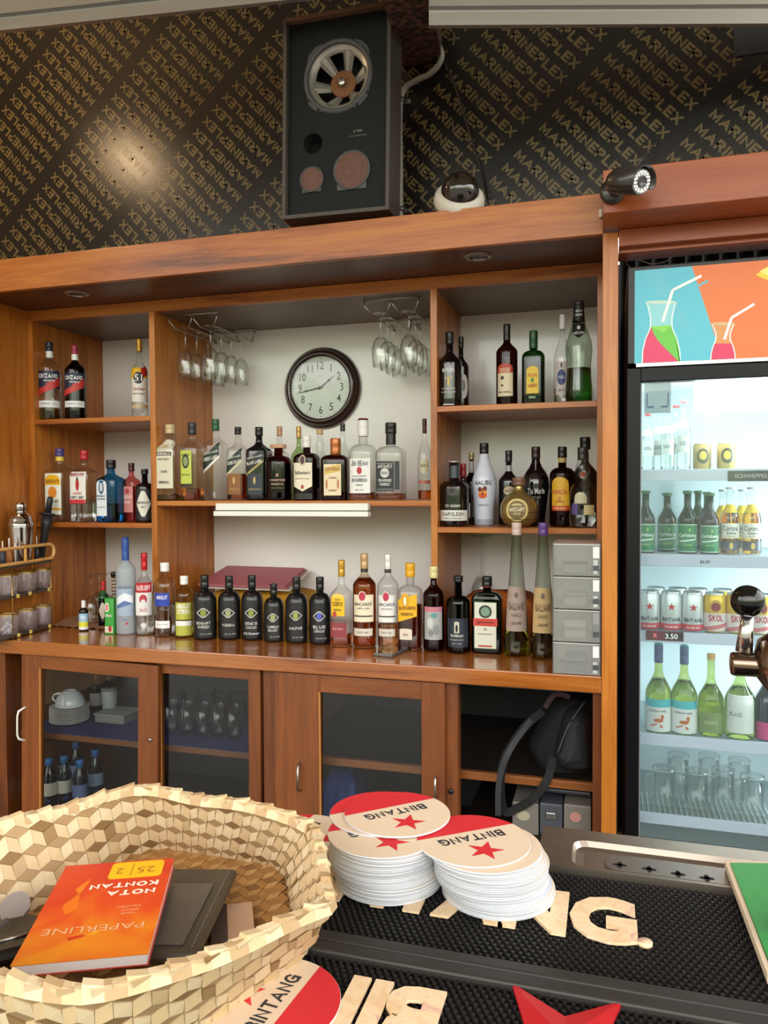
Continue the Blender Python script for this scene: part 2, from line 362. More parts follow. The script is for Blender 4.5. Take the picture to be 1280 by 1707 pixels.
# ------------------------------------------------------------ teak shelving
sh = empty('wall_shelving', (-1.2, D1, ZCT), 'built-in teak bar shelving with open bays of bottles under a deep front board', 'shelving')
def S(name, x0,x1,y0,y1,z0,z1, m, bev=.0015):
    o = boxo(name, x0,x1,y0,y1,z0,z1, m, None, bev); o.parent = sh; o.location = -sh.location; return o
S('fascia_board', -2.95, XPS+.001, D0, D0+.022, ZFB-.004, ZFT, WX)
S('top_board', -2.95, XPS+.001, D0+.022, YP-.001, ZFT-.02, ZFT-.001, WX)
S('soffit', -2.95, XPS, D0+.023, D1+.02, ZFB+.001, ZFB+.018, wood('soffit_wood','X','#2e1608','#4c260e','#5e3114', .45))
S('top_rail', XLP-.03, XPS, D1, D1+.022, ZRB, ZFB, WX)
S('bay_ceiling', XLP-.03, XPS, D1+.022, D2, ZRB, ZRB+.018, col('#6b5a4c', .4))
S('side_panel', -2.95, XLP, D0+.002, D1, ZCT, ZFB, WZ, 0)
S('side_panel', XLP-.01, XPL, D1, D2, ZCT, ZRB, WZ, 0)
S('upright', XL0, XL1, D1, D2, ZCT, ZRB, WZ)
S('upright', XR0, XR1, D1, D2, ZCT, ZRB, WZ)
S('side_panel', XRE, XPS-.001, D1, D2, ZCT, ZRB, WZ)
S('side_panel', XPS, XPS+.02, D0+.06, D2, FLOOR, ZFB, WZ)
S('end_post', XPS, XPR, D0, D0+.06, FLOOR, ZFB-.002, WZ)
TH = .0205
for a, b, z in ((XPL,XL0,ZL1),(XPL,XL0,ZL2),(XL1,XR0,ZC),(XR1,XRE,ZR1),(XR1,XRE,ZR2)):
    S('shelf', a, b, D1+.001, D2, z-TH, z, WX)
# recessed downlights in the soffit
for px, py, lb in ((128, 490, 'round recessed downlight in the soffit above the left bay'), (797, 428, 'round recessed downlight in the soffit above the right bay')):
    p = atz(px, py, ZFB)
    t = empty('recessed_downlight', (p.x, p.y, ZFB), lb, 'light', 'downlights under the front board')
    MB().lathe([(.030,.0015),(.030,-.003),(.034,-.006),(.043,-.004),(.046,.0005)], col('#a09a94', .3, .8), seg=32, cap0=False, cap1=False).build('trim_ring', t)
    MB().lathe([(.030,0),(.020,-.001),(.0,-.001)], col('#3a3430', .3), seg=24).build('lamp_glass', t)

# ------------------------------------------------------------ beam over the fridge bay
BY = 2.24
bz0, bz1, bx = at(1006,356,BY).z, at(1004,284,BY).z, at(1005,320,BY).x
bt = empty('wooden_beam', (bx, BY, bz0), 'thick reddish teak beam over the fridge carrying the bullet camera', 'beam')
WR = wood('red_teak', 'X', '#6a2f14', '#93471f', '#a4562a')
def Bm(name, *a):
    o = boxo(name, *a, None, .002); o.parent = bt; o.location = -bt.location; return o
Bm('front_board', bx, 1.5, BY, BY+.025, bz0, bz1, WR)
Bm('underside_board', bx, 1.5, BY+.025, D0+.03, bz0+.001, bz0+.018, WR)
Bm('top_board', bx, 1.5, BY+.025, YP-.01, bz1-.02, bz1-.001, WR)
rz0, rz1 = at(1031,411,D0).z, at(1031,387,D0).z
Bm('inner_rail', XPR+.001, 1.5, D0, D0+.03, rz0, bz0, WR)
Bm('rear_rail', XPR+.001, 1.5, D0+.03, D0+.12, rz0-.012, rz0+.006, WR)
# pleated dark sheet behind the fridge
mb = MB(); x = XPR+.01; V = []; 
k = 0
while x < 1.5:
    V.append((x, 2.98 + (.03 if k%2 else 0))); x += (.035 if (k%2)==0 else .022); k += 1
P = []; Fc = []
for i, (x, y) in enumerate(V): P += [(x, y, -1.3), (x, y, .88)]
for i in range(len(V)-1): Fc.append((2*i, 2*i+2, 2*i+3, 2*i+1))
mb.add(P, Fc, col('#2a2c2b', .35)); setp(mb.build('corrugated_sheet'), 'dark corrugated sheet in the gap above the fridge', 'metal sheet')
# white cable hanging above the fridge
pts = [at(x_, y_, 2.62) for x_, y_ in ((1038,405),(1050,420),(1066,434),(1086,441),(1108,437),(1126,424),(1137,408))]
setp(MB().tube(pts, .0022, col('#c9c6c0', .5)).build('white_cable'), 'thin white cable sagging above the fridge sign', 'cable')
pts = [at(x_, y_, 2.60) for x_, y_ in ((1031,418),(1042,436),(1054,452))]
setp(MB().tube(pts, .0015, col('#8a8884', .5)).build('grey_cable'), 'thin grey cable slanting behind the fridge corner by the post', 'cable')

# ------------------------------------------------------------ countertop and base cabinet
ct = setp(MB().box(-2.95, XPS-.0005, D0, D2-.001, ZCB, ZCT, WTOP, bev=.004).build('wooden_countertop'), 'long glossy teak countertop carrying the row of bottles', 'countertop')
bc = empty('base_cabinet', (-1.2, D0+.1, FLOOR), 'teak base cabinet with sliding glass doors under the countertop', 'cabinet')
DARKIN = col('#1a100a', .6, var=.2)  # near-black brown, puts the shade inside the cabinet into the colour
def C(name, x0,x1,y0,y1,z0,z1, m, bev=.0012, par=None):
    o = boxo(name, x0,x1,y0,y1,z0,z1, m, None, bev); o.parent = par or bc
    if par is None: o.location = -bc.location
    return o
CY = D0+.035
X = lambda px, Y=CY, py=1150: at(px, py, Y).x
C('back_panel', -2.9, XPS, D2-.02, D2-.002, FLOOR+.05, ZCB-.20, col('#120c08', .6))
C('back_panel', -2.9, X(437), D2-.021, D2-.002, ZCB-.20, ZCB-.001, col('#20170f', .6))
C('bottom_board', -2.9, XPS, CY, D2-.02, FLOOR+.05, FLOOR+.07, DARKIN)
zsh = at(140, 1228, CY+.06).z
C('middle_shelf', X(12), X(437), CY+.06, D2-.03, zsh-.022, zsh, wood('shelf_edge','X','#3a1c0a','#5f3314','#754522'))
zsh2 = at(880, 1296, CY+.06).z
C('middle_shelf', X(462), XPS-.002, CY+.081, D2-.03, zsh2-.026, zsh2-.002, DARKIN)  # deck coloured dark for the shade behind its front edge
C('shelf_edge', X(462), XPS-.002, CY+.06, CY+.080, zsh2-.026, zsh2, wood('shelf_edge_b','X','#4a2610','#7c461e','#96592a'))  # front strip of the same shelf, kept in its lit wood tone
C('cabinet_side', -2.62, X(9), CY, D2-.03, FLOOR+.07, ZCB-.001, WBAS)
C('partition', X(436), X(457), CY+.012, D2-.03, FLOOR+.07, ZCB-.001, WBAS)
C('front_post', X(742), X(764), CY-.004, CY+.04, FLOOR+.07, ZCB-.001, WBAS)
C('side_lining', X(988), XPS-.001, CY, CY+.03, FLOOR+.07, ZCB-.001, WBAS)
liner = col('#1d2a66', .8)
for a, b in ((X(14), X(435)),):
    setp(boxo('blue_shelf_liner', a, b, CY+.061, D2-.04, zsh+.0008, zsh+.003, liner), 'dark blue cloth lining the middle shelf under the cup and saucers', 'shelf liner')
def door(px0, px1, sl, sr, Y, lab_m, top=.062, rz=0, ztop=ZCB-.004, zbot=FLOOR+.075):
    x0, x1 = X(px0, Y), X(px1, Y); w0 = X(px0+sl, Y)-x0; w1 = x1-X(px1-sr, Y); cx = (x0+x1)/2
    d = empty('cabinet_door', (cx, Y, ztop)); d.parent = bc; d.location = Vector((cx, Y, ztop)) - bc.location; d.rotation_euler = (0, rz, 0)
    h = ztop - zbot; a, b = x0-cx, x1-cx
    def Q(n, *r, m=WBAS):
        boxo(n, *r, m, d, .0015)
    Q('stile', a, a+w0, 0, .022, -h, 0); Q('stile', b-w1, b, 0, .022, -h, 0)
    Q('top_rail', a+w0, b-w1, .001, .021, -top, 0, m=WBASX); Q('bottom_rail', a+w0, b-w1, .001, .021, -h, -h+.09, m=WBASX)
    boxo('glass_pane', a+w0-.003, b-w1+.003, .010, .0135, -h+.088, -top+.003, G_PANE, d)
    # pale worn edge along the inner side of the left stile
    boxo('edge_bead', a+w0-.004, a+w0+.001, -.0008, .004, -h+.09, -top, col('#b87a3c', .5), d)
    return d, a, b, w0, w1
dA, a, b, w0, w1 = door(37, 264, 31, 33, CY-.026, 0, top=.052, rz=.022)
hw = col('#e6e2da', .4); z_ = at(42, 1182, CY-.03).z - (ZCB-.004); z2_ = at(42, 1238, CY-.03).z - (ZCB-.004)
MB().tube([(a+.018,0,z_),(a+.004,-.020,z_-.012),(a+.003,-.026,z_-.03),(a+.003,-.026,z2_+.03),(a+.004,-.020,z2_+.012),(a+.016,0,z2_)], [.0045,.0045,.0035,.0035,.0045,.0045], hw).build('handle', dA)
lz = at(250,1231,CY-.03).z - (ZCB-.004)
MB().lathe([(.0,.004),(.006,.004),(.0075,0),(.0075,-.002)], STEEL, M=Matrix.Translation((b-.03,-.003,lz))@Matrix.Rotation(PI/2,4,'X'), seg=16).build('lock', dA)
dB, a, b, w0, w1 = door(262, 434, 6, 20, CY, 0, top=.040, rz=.006)
dC, a, b, w0, w1 = door(457, 741, 76, 39, CY-.026, 0, top=.058, rz=.0)
zc = at(506,1300,CY-.03).z-(ZCB-.004)
MB().tube([(a+.094,0,zc+.055),(a+.094,-.022,zc+.05),(a+.094,-.024,zc-.03),(a+.094,0,zc-.04)], .004, STEEL).build('handle', dC)
zc = at(716,1310,CY-.03).z-(ZCB-.004)
MB().tube([(b-.028,0,zc+.035),(b-.028,-.02,zc+.03),(b-.028,-.02,zc-.03),(b-.028,0,zc-.035)], .0035, CHROME).build('handle', dC)
lz = at(752,1319,CY-.004)
o = MB().lathe([(.0,.004),(.008,.004),(.009,0),(.009,-.002)], BLACKP, M=Matrix.Translation((lz.x,CY-.006,lz.z))@Matrix.Rotation(PI/2,4,'X'), seg=16).build('lock', bc); o.location = -bc.location

# ------------------------------------------------------------ light batten under the middle shelf
lt = empty('light_batten', tuple(at(487, 850, D1-.03)), 'long white light batten under the middle shelf below the clock', 'light')
A_, B_ = at(359, 839, D1-.03), at(613, 839, D1-.03); x0, x1 = A_.x-lt.location.x, B_.x-lt.location.x; hz = A_.z-lt.location.z
wht = col('#e4e4dc', .35, emit=.0)
boxo('housing', x0, x1, .0, .0295, -.002, hz, wht, lt, .002)
boxo('diffuser', x0-.004, x1+.004, -.012, .0295, -hz, -.005, col('#e9e9e2', .3, emit=.0), lt, .004)
boxo('dark_seam', x0, x1, .002, .03, -.006, -.001, BLACKP, lt)
# ============================================================ BOTTLES
def lerp(a, b, t): return a + (b-a)*t
def smooth(t): t = max(0, min(1, t)); return t*t*(3-2*t)
def prof_std(sh0, sh1, rn, foot=.0, lip=True, waist=0):
    P = [(0,.80),(.006,.95),(.02,1.0)]
    for i in range(1, 7):
        t = lerp(.02, sh0, i/6); P.append((t, 1.0 - waist*math.sin(PI*i/6)))
    for i in range(1, 9): t = i/8; P.append((lerp(sh0, sh1, t), lerp(1.0, rn, (1-math.cos(PI*t))/2)))
    P.append((.97, rn*.96))
    if lip: P += [(.972, rn*1.12),(.992, rn*1.12),(1.0, rn*.9)]
    else: P.append((1.0, rn*.94))
    return P
def prof_round(sh0, sh1, rn):      # square shoulders: quarter round
    P = [(0,.85),(.006,.96),(.02,1.0)]
    for i in range(1, 5): P.append((lerp(.02, sh0, i/4), 1.0))
    for i in range(1, 9):
        a = PI/2*i/8; P.append((lerp(sh0, sh1, math.sin(a)), lerp(rn, 1.0, math.cos(a))))
    P += [(.97, rn*.95),(.972, rn*1.15),(.992, rn*1.15),(1.0, rn*.9)]
    return P
PROFS = dict(
 std=prof_std(.58,.74,.30), high=prof_std(.66,.80,.30), slope=prof_std(.50,.80,.27), rnd=prof_round(.64,.74,.33), short=prof_round(.66,.80,.34),
 square=prof_std(.66,.80,.34), wine=prof_std(.42,.72,.30), beer=prof_std(.52,.78,.36), hock=prof_std(.30,.80,.28),
 jager=prof_round(.70,.80,.28), jd=prof_round(.58,.70,.36), water=prof_std(.60,.82,.36,waist=.05),
 cone=[(0,.92),(.01,1.0),(.05,1.0),(.25,.90),(.45,.74),(.47,.70),(.60,.58),(.75,.46),(.90,.34),(.92,.34),(1,.33)],
 malibu=[(0,.7),(.01,.78),(.05,.80),(.25,.84),(.45,1.0),(.55,.98),(.65,.80),(.75,.55),(.85,.36),(.93,.30),(1,.28)],
 ball=[(0,.45),(.02,.55),(.10,.82),(.22,.97),(.34,1.0),(.46,.96),(.58,.80),(.66,.56),(.70,.36),(.74,.27),(.80,.25),(1,.25)],
 wide=[(0,.60),(.01,.66),(.15,.72),(.35,.88),(.50,1.0),(.60,.97),(.68,.74),(.74,.48),(.80,.33),(.90,.27),(1,.26)],
 midori=[(0,.88),(.01,.96),(.12,1.0),(.25,.92),(.38,.90),(.52,1.0),(.60,.94),(.68,.72),(.76,.52),(.84,.42),(.95,.36),(1,.36)],
 tub=[(0,.9),(.02,.97),(.06,1),(.5,.96),(.62,1.0),(.70,.72),(.76,.44),(.82,.38),(.90,.33),(1,.33)],
 bulge=[(0,.9),(.02,1),(.55,1),(.62,.80),(.66,.46),(.72,.44),(.77,.52),(.82,.36),(1,.33)],
 bell=[(0,.86),(.02,1),(.42,.98),(.52,.80),(.58,.50),(.64,.40),(.70,.52),(.76,.50),(.84,.34),(1,.30)],
)
def mksec(R, n, dr, flat):
    """superellipse section for the body that turns round towards the neck"""
    def sec(a, r, z):
        t = smooth((r/R - .5)/.45) if n > 2 or dr < 1 else 0
        nn = lerp(2, n, t); dd = lerp(1, dr, t); c, s = abs(math.cos(a)), abs(math.sin(a))
        k = (c**nn + s**nn)**(-1/nn)
        return r*k*math.sin(a), -r*k*math.cos(a)*dd
    return sec
class Surf:
    """arc-length parametrisation of the outside, for labels and lettering"""
    def __init__(s, prof, sec, R, H):
        s.z = [p[1] for p in prof]; s.r = [p[0] for p in prof]; s.sec = sec; s.R = R; s.cache = {}
    def rad(s, z): return float(np.interp(z, s.z, s.r))
    def pt(s, x, z, off):
        r = s.rad(z); k = round(r, 5)
        if k not in s.cache:
            th = np.linspace(-2.4, 2.4, 121); P = np.array([s.sec(t, r, z) for t in th]); d = np.r_[0, np.cumsum(np.hypot(*np.diff(P, axis=0).T))]; d -= np.interp(0, th, d)
            s.cache[k] = (th, P, d)
        th, P, d = s.cache[k]; t = float(np.interp(x, d, th)); i = min(max(int((t+2.4)/4.8*120), 0), 119)
        X_, Y_ = np.interp(x, d, P[:,0]), np.interp(x, d, P[:,1]); tx, ty = P[i+1]-P[i]; l = math.hypot(tx, ty) or 1
        return Vector((X_ + ty/l*off, Y_ - tx/l*off, z))
def label_mesh(surf, items, R, H):
    mb = MB()
    for li, it in enumerate(items):
        off = .0005 + .00025*li; k = it[0]
        if k == 't':
            _, s, cx, cz, h, c = it[:6]; w = it[6] if len(it) > 6 else None; sl = it[7] if len(it) > 7 else 0
            V, Fc, tw = textm(s, .02); hh = h*H; sx = hh if w is None else w*R/tw
            zl = LAY.get(id(Fc)) or [0]*len(V); mb.add([surf.pt(cx*R + x*sx, cz*H + y*hh + sl*x*sx, off+.0003+z) for (x, y), z in zip(V, zl)], Fc, col(c, .5)); continue
        if k == 'star':
            _, cx, cz, r, c = it; V = [(0,0)] + [((r if i%2==0 else r*.4)*math.sin(PI*i/5), (r if i%2==0 else r*.4)*math.cos(PI*i/5)) for i in range(10)]
            mb.add([surf.pt(cx*R + x*R, cz*H + y*R, off) for x, y in V], [(0,i+1,(i+1)%10+1) for i in range(10)], col(c, .5)); continue
        c = it[-1]
        if k == 'r': _, x0, x1, z0, z1, _ = it; lo = lambda x: z0; hi = lambda x: z1
        elif k == 's': _, x0, x1, z0, z1, sl, _ = it; lo = lambda x: z0 + sl*x; hi = lambda x: z1 + sl*x
        elif k == 'a': _, x0, x1, z0, z1, zc, _ = it; lo = lambda x: z0; hi = lambda x: z1 + (zc-z1)*math.sqrt(max(0,1-((x-(x0+x1)/2)/((x1-x0)/2))**2))
        elif k == 'v': _, x0, x1, z0, z1, zc, _ = it; lo = lambda x: z0 - (z0-zc)*(1-abs(x-(x0+x1)/2)/((x1-x0)/2)); hi = lambda x: z1
        elif k == 'e': _, cx, cz, rx, rz, _ = it; x0, x1 = cx-rx, cx+rx; lo = lambda x: cz - rz*math.sqrt(max(0,1-((x-cx)/rx)**2)); hi = lambda x: cz + rz*math.sqrt(max(0,1-((x-cx)/rx)**2))
        elif k == 'd': _, cx, cz, rx, rz, _ = it; x0, x1 = cx-rx, cx+rx; lo = lambda x: cz - rz*min(1,1.25*(1-abs(x-cx)/rx)); hi = lambda x: cz + rz*min(1,1.25*(1-abs(x-cx)/rx))
        nx, nz = (26 if k in 'aed' else max(6, int((x1-x0)*10))), 8; V = []; Fc = []
        for i in range(nx+1):
            x = lerp(x0, x1, i/nx)
            for j in range(nz+1): V.append(surf.pt(x*R, lerp(lo(x), hi(x), j/nz)*H, off))
        for i in range(nx):
            for j in range(nz): a = i*(nz+1)+j; Fc.append((a, a+nz+1, a+nz+2, a+1))
        mb.add(V, Fc, c if not isinstance(c, str) else col(c, .45), True)
    return mb
def bbox_(it, R, H):
    k = it[0]
    if k in 'rsav': e = abs(it[5])*.8 if k == 's' else 0; return it[1], it[2], it[3]-e, max(it[4], it[5] if k == 'a' else it[4])+e
    if k in ('e','d'): return it[1]-it[3], it[1]+it[3], it[2]-it[4], it[2]+it[4]
    if k == 'star': return it[1]-it[3], it[1]+it[3], it[2]-it[3]*R/H, it[2]+it[3]*R/H
    w = it[6] if len(it) > 6 else textm(it[1], .02)[2]*it[4]*H/R
    return it[2]-w/2, it[2]+w/2, it[3]-it[4]/2, it[3]+it[4]/2
def label_groups(items, R, H):
    B = [bbox_(i, R, H) for i in items]; g = list(range(len(items)))
    for i in range(len(B)):
        for j in range(i):
            a, b = B[i], B[j]
            if a[0] <= b[1]+.05 and b[0] <= a[1]+.05 and a[2] <= b[3]+.012 and b[2] <= a[3]+.012:
                gi, gj = g[i], g[j]; g = [gj if x == gi else x for x in g]
    o = {}
    for i, x in enumerate(g): o.setdefault(x, []).append(items[i])
    return list(o.values())
def bottle(kind, lab, px, ytop, w, prof, glass, Y=None, Z=None, pyb=None, cap=('#111111',.86,1.12), liq=None, items=(), n=2, dr=1.0, rz=0, group=None, cat='bottle', neck=None, rough=None, stopper=None, rings=None, seg=28):
    if Y is None: p = atz(px, pyb, Z)
    else: p = at(px, 850, Y); p = Vector((p.x, Y, Z))
    dd = dep(p); tp = at(px, ytop, p.y); H = tp.z - p.z; R = w/2*dd/F*.98
    k = (1/dr)**.0
    if n == 2 and not rz: rz = .72*math.atan2(-p.x, p.y)
    t = empty(kind, (p.x, p.y, p.z+.0004), lab, cat, group, rz=rz)
    P = [(r*R, z*H) for z, r in PROFS[prof]] if isinstance(prof, str) else [(r*R, z*H) for z, r in prof]
    cz = cap[1] if cap else 1.0
    # the glass stops inside the cap
    Pb = [(r, z) for r, z in P if z <= (cz+.05)*H]; zr = [z for r, z in P]; rr = [r for r, z in P]
    if cap: Pb = [q for q in Pb if q[1] < (cz+.02)*H] + [(float(np.interp((cz+.03)*H, zr, rr))*.93, (cz+.03)*H)]
    sec = mksec(R, n, dr, 0)
    # insert extra rings so that squared bodies stay straight
    mb = MB().lathe(Pb, glass, seg=seg*2 if n > 2 else seg, sec=sec, cap1=bool(cap)); body = mb.build('body', t)
    if liq:
        m, lv = liq; Pi = [(max(r-.0022,.001), max(z,.0035)) for r, z in P if z < lv*H]; Pi[0] = (Pi[0][0], .0035)
        Pi.append((max(float(np.interp(lv*H, zr, rr))-.0022, .001), lv*H)); MB().lathe(Pi, m, seg=seg*2 if n > 2 else seg, sec=sec).build('liquid', t)
    if cap:
        cc, c0, cr_ = cap[:3]; rn = float(np.interp((c0+.03)*H, zr, rr)); rc = rn*cr_; z0, z1 = c0*H, H
        m = col(cc, cap[3] if len(cap) > 3 else .35, cap[4] if len(cap) > 4 else 0)
        hh = z1-z0; Pc = [(rc*.96,z0),(rc,z0+hh*.03),(rc,z0+hh*.42),(rc*.95,z0+hh*.45),(rc,z0+hh*.49),(rc*1.0,z1-hh*.06),(rc*.93,z1)]
        MB().lathe(Pc, m, seg=22).build('cap', t)
    if neck:
        z0, z1, nc = neck[:3]; zz = [lerp(z0, z1, i/4) for i in range(5)]
        MB().lathe([(float(np.interp(z*H, zr, rr))+.0006, z*H) for z in zz], col(nc, .4), seg=22, cap0=False, cap1=False).build('neck_band', t)
    if stopper:
        MB().lathe([(R*stopper[0],H*.999),(R*stopper[0],H*(1+stopper[1])),(R*stopper[0]*.8,H*(1.005+stopper[1]))], col(stopper[2],.5), seg=20).build('stopper', t)
    if items:
        sf = Surf(P, sec, R, H)
        for g_ in label_groups(items, R, H): label_mesh(sf, g_, R, H).build('front_label' if any(i[0] != 't' for i in g_) else 'printed_lettering', t)
    return t
Yf, Ym, Yb = D1+.075, D1+.15, D1+.27
# ---- left bay, upper shelf
def vermouth(px, yt, w, capc, body, lab, liq):
    return bottle('vermouth_bottle', lab, px, yt, w, 'high', body, Y=D1+.07, Z=ZL1, cap=(capc,.88,1.1), neck=(.80,.88,'#eeeeee'), liq=liq, items=[
      ('r',-1.15,1.15,.40,.62,'#1c2540'),('s',-.1,1.15,.36,.47,.07,'#c6332e'),('s',-1.15,0,.36,.44,.05,'#c6332e'),
      ('t','CINZANO',0,.555,.055,'#f2f2f2',1.75),('t','VERMOUTH',.1,.495,.022,'#e8e8e8',1.0),('r',-1.15,1.15,.16,.245,'#e6e8ea'),('t','TORINO 1757',0,.205,.020,'#444c66',1.5)])
vermouth(87, 570, 37, '#1b2236', G_CLEAR, 'clear vermouth bottle with navy cap and navy label, leftmost on the upper left shelf', (L_PALE,.14))
vermouth(129, 576, 34, '#9c2a44', G_SMOKE, 'dark red vermouth bottle with crimson cap, second from left on the upper left shelf', (L_RED,.50))
bottle('cachaca_bottle', 'tall clear spirit bottle with gold cap and round black 51 badge beside the left upright', 236, 565, 27, 'std', G_CLEAR, Y=D1+.10, Z=ZL1, cap=('#b98a34',.84,1.15,.35,.5), items=[
  ('r',-1.3,1.3,.50,.63,'#e8b420'),('r',-1.3,1.3,.20,.50,'#e9e4da'),('s',.3,1.3,.47,.60,.06,'#b32a20'),('e',0,.50,.60,.075,'#17171a'),('t','51',0,.50,.085,'#f4f4f4'),
  ('t','Cachaça',0,.36,.045,'#a03030',1.5),('t','PRODUTO DO BRASIL',0,.30,.018,'#444444',1.5),('r',-1.3,1.3,.12,.17,'#c9b48c')])
# ---- left bay, lower shelf
bottle('gin_bottle', 'square clear gin bottle with purple cap and yellow label, leftmost on the lower left shelf', 101, 748, 38, 'square', G_CLEAR, Y=D1+.07, Z=ZL2, n=6, cap=('#4a3a78',.89,1.2), neck=(.83,.89,'#e6c24a'), items=[
  ('r',-.85,.85,.10,.66,'#e4e6da'),('a',-.8,.8,.50,.56,.64,'#e8b31c'),('t',"GORDON'S",0,.55,.055,'#7a3a1c',1.4),('e',0,.40,.45,.08,'#d9862c'),('t','SPECIAL DRY',0,.28,.03,'#3e6a3a',1.2),('r',-.85,.85,.16,.19,'#d8a62c')])
bottle('gin_bottle', 'clear gin bottle with red cap and white and red label on the lower left shelf', 142, 751, 38, 'square', G_CLEAR, Y=D1+.07, Z=ZL2, n=6, cap=('#b3242c',.87,1.2), liq=(L_WATER,.28), items=[
  ('r',-.82,.82,.26,.70,'#e9e6e0'),('t','BEEFEATER',0,.655,.045,'#b3242c',1.4),('e',0,.52,.18,.085,'#b3242c'),('e',0,.60,.10,.025,'#1b1b1b'),('t','LONDON',0,.40,.03,'#b3242c',.9),('t','DRY GIN',0,.345,.04,'#222222',1.3),('r',-.82,.82,.26,.315,'#c8323a')])
bottle('gin_bottle', 'square pale blue gin bottle with black cap on the lower left shelf', 186, 767, 39, 'square', G_BLUE, Y=D1+.08, Z=ZL2, n=6, cap=('#15161a',.86,1.25), liq=(liquid('blue_tint','#8cc8e6'),.30), items=[
  ('a',-.80,.25,.10,.60,.68,'#dfe6ec'),('e',-.28,.55,.26,.10,'#3c5a78'),('e',-.28,.56,.15,.07,'#c9d6e0'),('t','BOMBAY',-.28,.42,.035,'#22385a',.85),('t','SAPPHIRE',-.28,.37,.025,'#22385a',.8),('t','LONDON DRY GIN',-.28,.24,.018,'#44566e',.75)])
bottle('gin_bottle', 'narrow pink gin bottle with maroon cap between the blue and the black bottle', 220, 772, 25, 'square', G_PINK, Y=D1+.13, Z=ZL2, n=6, cap=('#4a1c22',.86,1.2), liq=(liquid('pink_tint','#f0a09c'),.60), items=[
  ('r',-.8,.8,.16,.60,'#d98a88'),('t',"GORDON'S",0,.42,.06,'#f6e6e4',1.4),('t','PINK',0,.33,.04,'#f6e6e4',.9),('e',0,.52,.3,.04,'#b3404a')])
bottle('gin_bottle', 'short dark apothecary gin bottle with white diamond label beside the left upright', 242, 782, 31, 'rnd', col('#121014', .12, 0, .5), Y=D1+.07, Z=ZL2, cap=('#1a1a1c',.90,1.2), items=[
  ('r',-1.3,1.3,.05,.62,'#26282a'),('d',-.05,.35,.85,.24,'#e3dfd4'),('t',"HENDRICK'S",-.05,.37,.05,'#2a2a2a',1.35),('t','GIN',-.05,.29,.035,'#2a2a2a',.5)])
# ---- centre shelf, back row first
def cen(kind, lab, px, yt, w, prof, glass, Y=D1+.05, **k): return bottle(kind, lab, px, yt, w, prof, glass, Y=Y, Z=ZC, **k)
cen('whisky_bottle', 'clear whisky bottle with red and cream capsule half hidden behind the round decanter', 467, 711, 29, 'std', G_CLEAR, Y=D1+.20, cap=('#b98e6a',.87,1.1), liq=(L_DAMB,.40), n=5, items=[('s',-.8,.8,.42,.60,.10,'#b02a24'),('t','RED LABEL',0,.51,.05,'#f0e8da',1.3,.12)])
cen('whisky_bottle', 'pale whisky bottle with gold cap behind the cream shield bottle', 499, 711, 27, 'std', G_LGREEN, Y=D1+.20, cap=('#b99a58',.84,1.12,.35,.4), items=[('r',-.9,.9,.20,.50,'#d9cfae'),('t','IRISH',0,.36,.05,'#4a5a3a',1.0)])
cen('whisky_bottle', 'clear bottle with swollen neck and pale cork in front of the clock rim', 534, 716, 27, 'bulge', G_CLEAR, Y=D1+.20, cap=('#c9ab74',.93,1.25), items=[('e',0,.35,.6,.12,'#d8d2b8')])
cen('whisky_bottle', 'tall clear bottle with dark cap behind the orange capped bottle', 572, 706, 29, 'slope', G_CLEAR, Y=D1+.20, cap=('#3a3634',.90,1.15), items=[('r',-.9,.9,.15,.42,'#7a6a58'),('t','FAMOUS',0,.30,.05,'#e8e0d0',1.2)])
cen('whiskey_bottle', 'square clear whiskey bottle with cream cap and tall cream label, leftmost on the middle shelf', 285, 708, 40, 'square', G_CLEAR, n=6, cap=('#cdb88c',.88,1.2), liq=(L_PALE,.085), items=[
  ('a',-.82,.82,.16,.74,.80,'#dcd6c0'),('r',-.7,.7,.585,.635,'#2a2a26'),('t','BUSHMILLS',0,.61,.035,'#e8e4d4',1.2),('t','IRISH WHISKEY',0,.54,.022,'#555044',1.1),('e',0,.72,.3,.03,'#c9b884'),('t','1608',0,.38,.035,'#6a6456',.6),('t','ORIGINAL',0,.24,.035,'#3a342a',1.0)])
cen('whiskey_bottle', 'clear whiskey bottle with black cap and yellow green label with a dark crest', 322, 705, 35, 'square', G_CLEAR, n=4, cap=('#2a2a30',.85,1.2), liq=(L_AMB,.16), items=[
  ('r',-.80,.45,.18,.64,'#c3cf58'),('e',-.18,.50,.38,.09,'#26302a'),('e',-.18,.50,.26,.06,'#8f9a6a'),('t','JAMESON',-.18,.585,.03,'#2a3020',.9),('t','TRIPLE DISTILLED',-.18,.33,.018,'#3a4020',.9),('r',-.80,.45,.18,.215,'#2a2c22')])
def jw(lab, px, yt, w, capc, glass, bandc, txt, stripe, liq=None, body=None, capb=.87):
    it = [('s',-.84,.84,.46,.62,.115,bandc),('s',-.84,.84,.42,.455,.115,stripe),('t','JOHNNIE WALKER',0,.585,.026,'#d9d9cf',1.45,.19),('t',txt,0,.515,.045,'#e8e8de',1.45,.19)]
    if body: it += [('r',-.7,.7,.08,.36,body),('e',0,.27,.12,.05,'#cdb472'),('t','BLENDED SCOTCH',0,.15,.018,'#cdb472',1.1)]
    return cen('whisky_bottle', lab, px, yt, w, 'high', glass, Y=D1+.11, n=5, cap=(capc,capb,1.18), liq=liq, items=it)
jw('empty clear whisky bottle with green capsule and slanted black and white label', 361, 699, 36, '#1e5a3c', G_CLEAR, '#20302a', 'GREEN LABEL', '#e4e6e0', None, None, .86)
jw('whisky bottle with slanted dark green label and amber lower half, black cap', 398, 712, 33, '#17171a', G_CLEAR, '#1d2a24', 'DOUBLE BLACK', '#cfc8a8', (L_AMB,.36), '#8a5a28', .90)
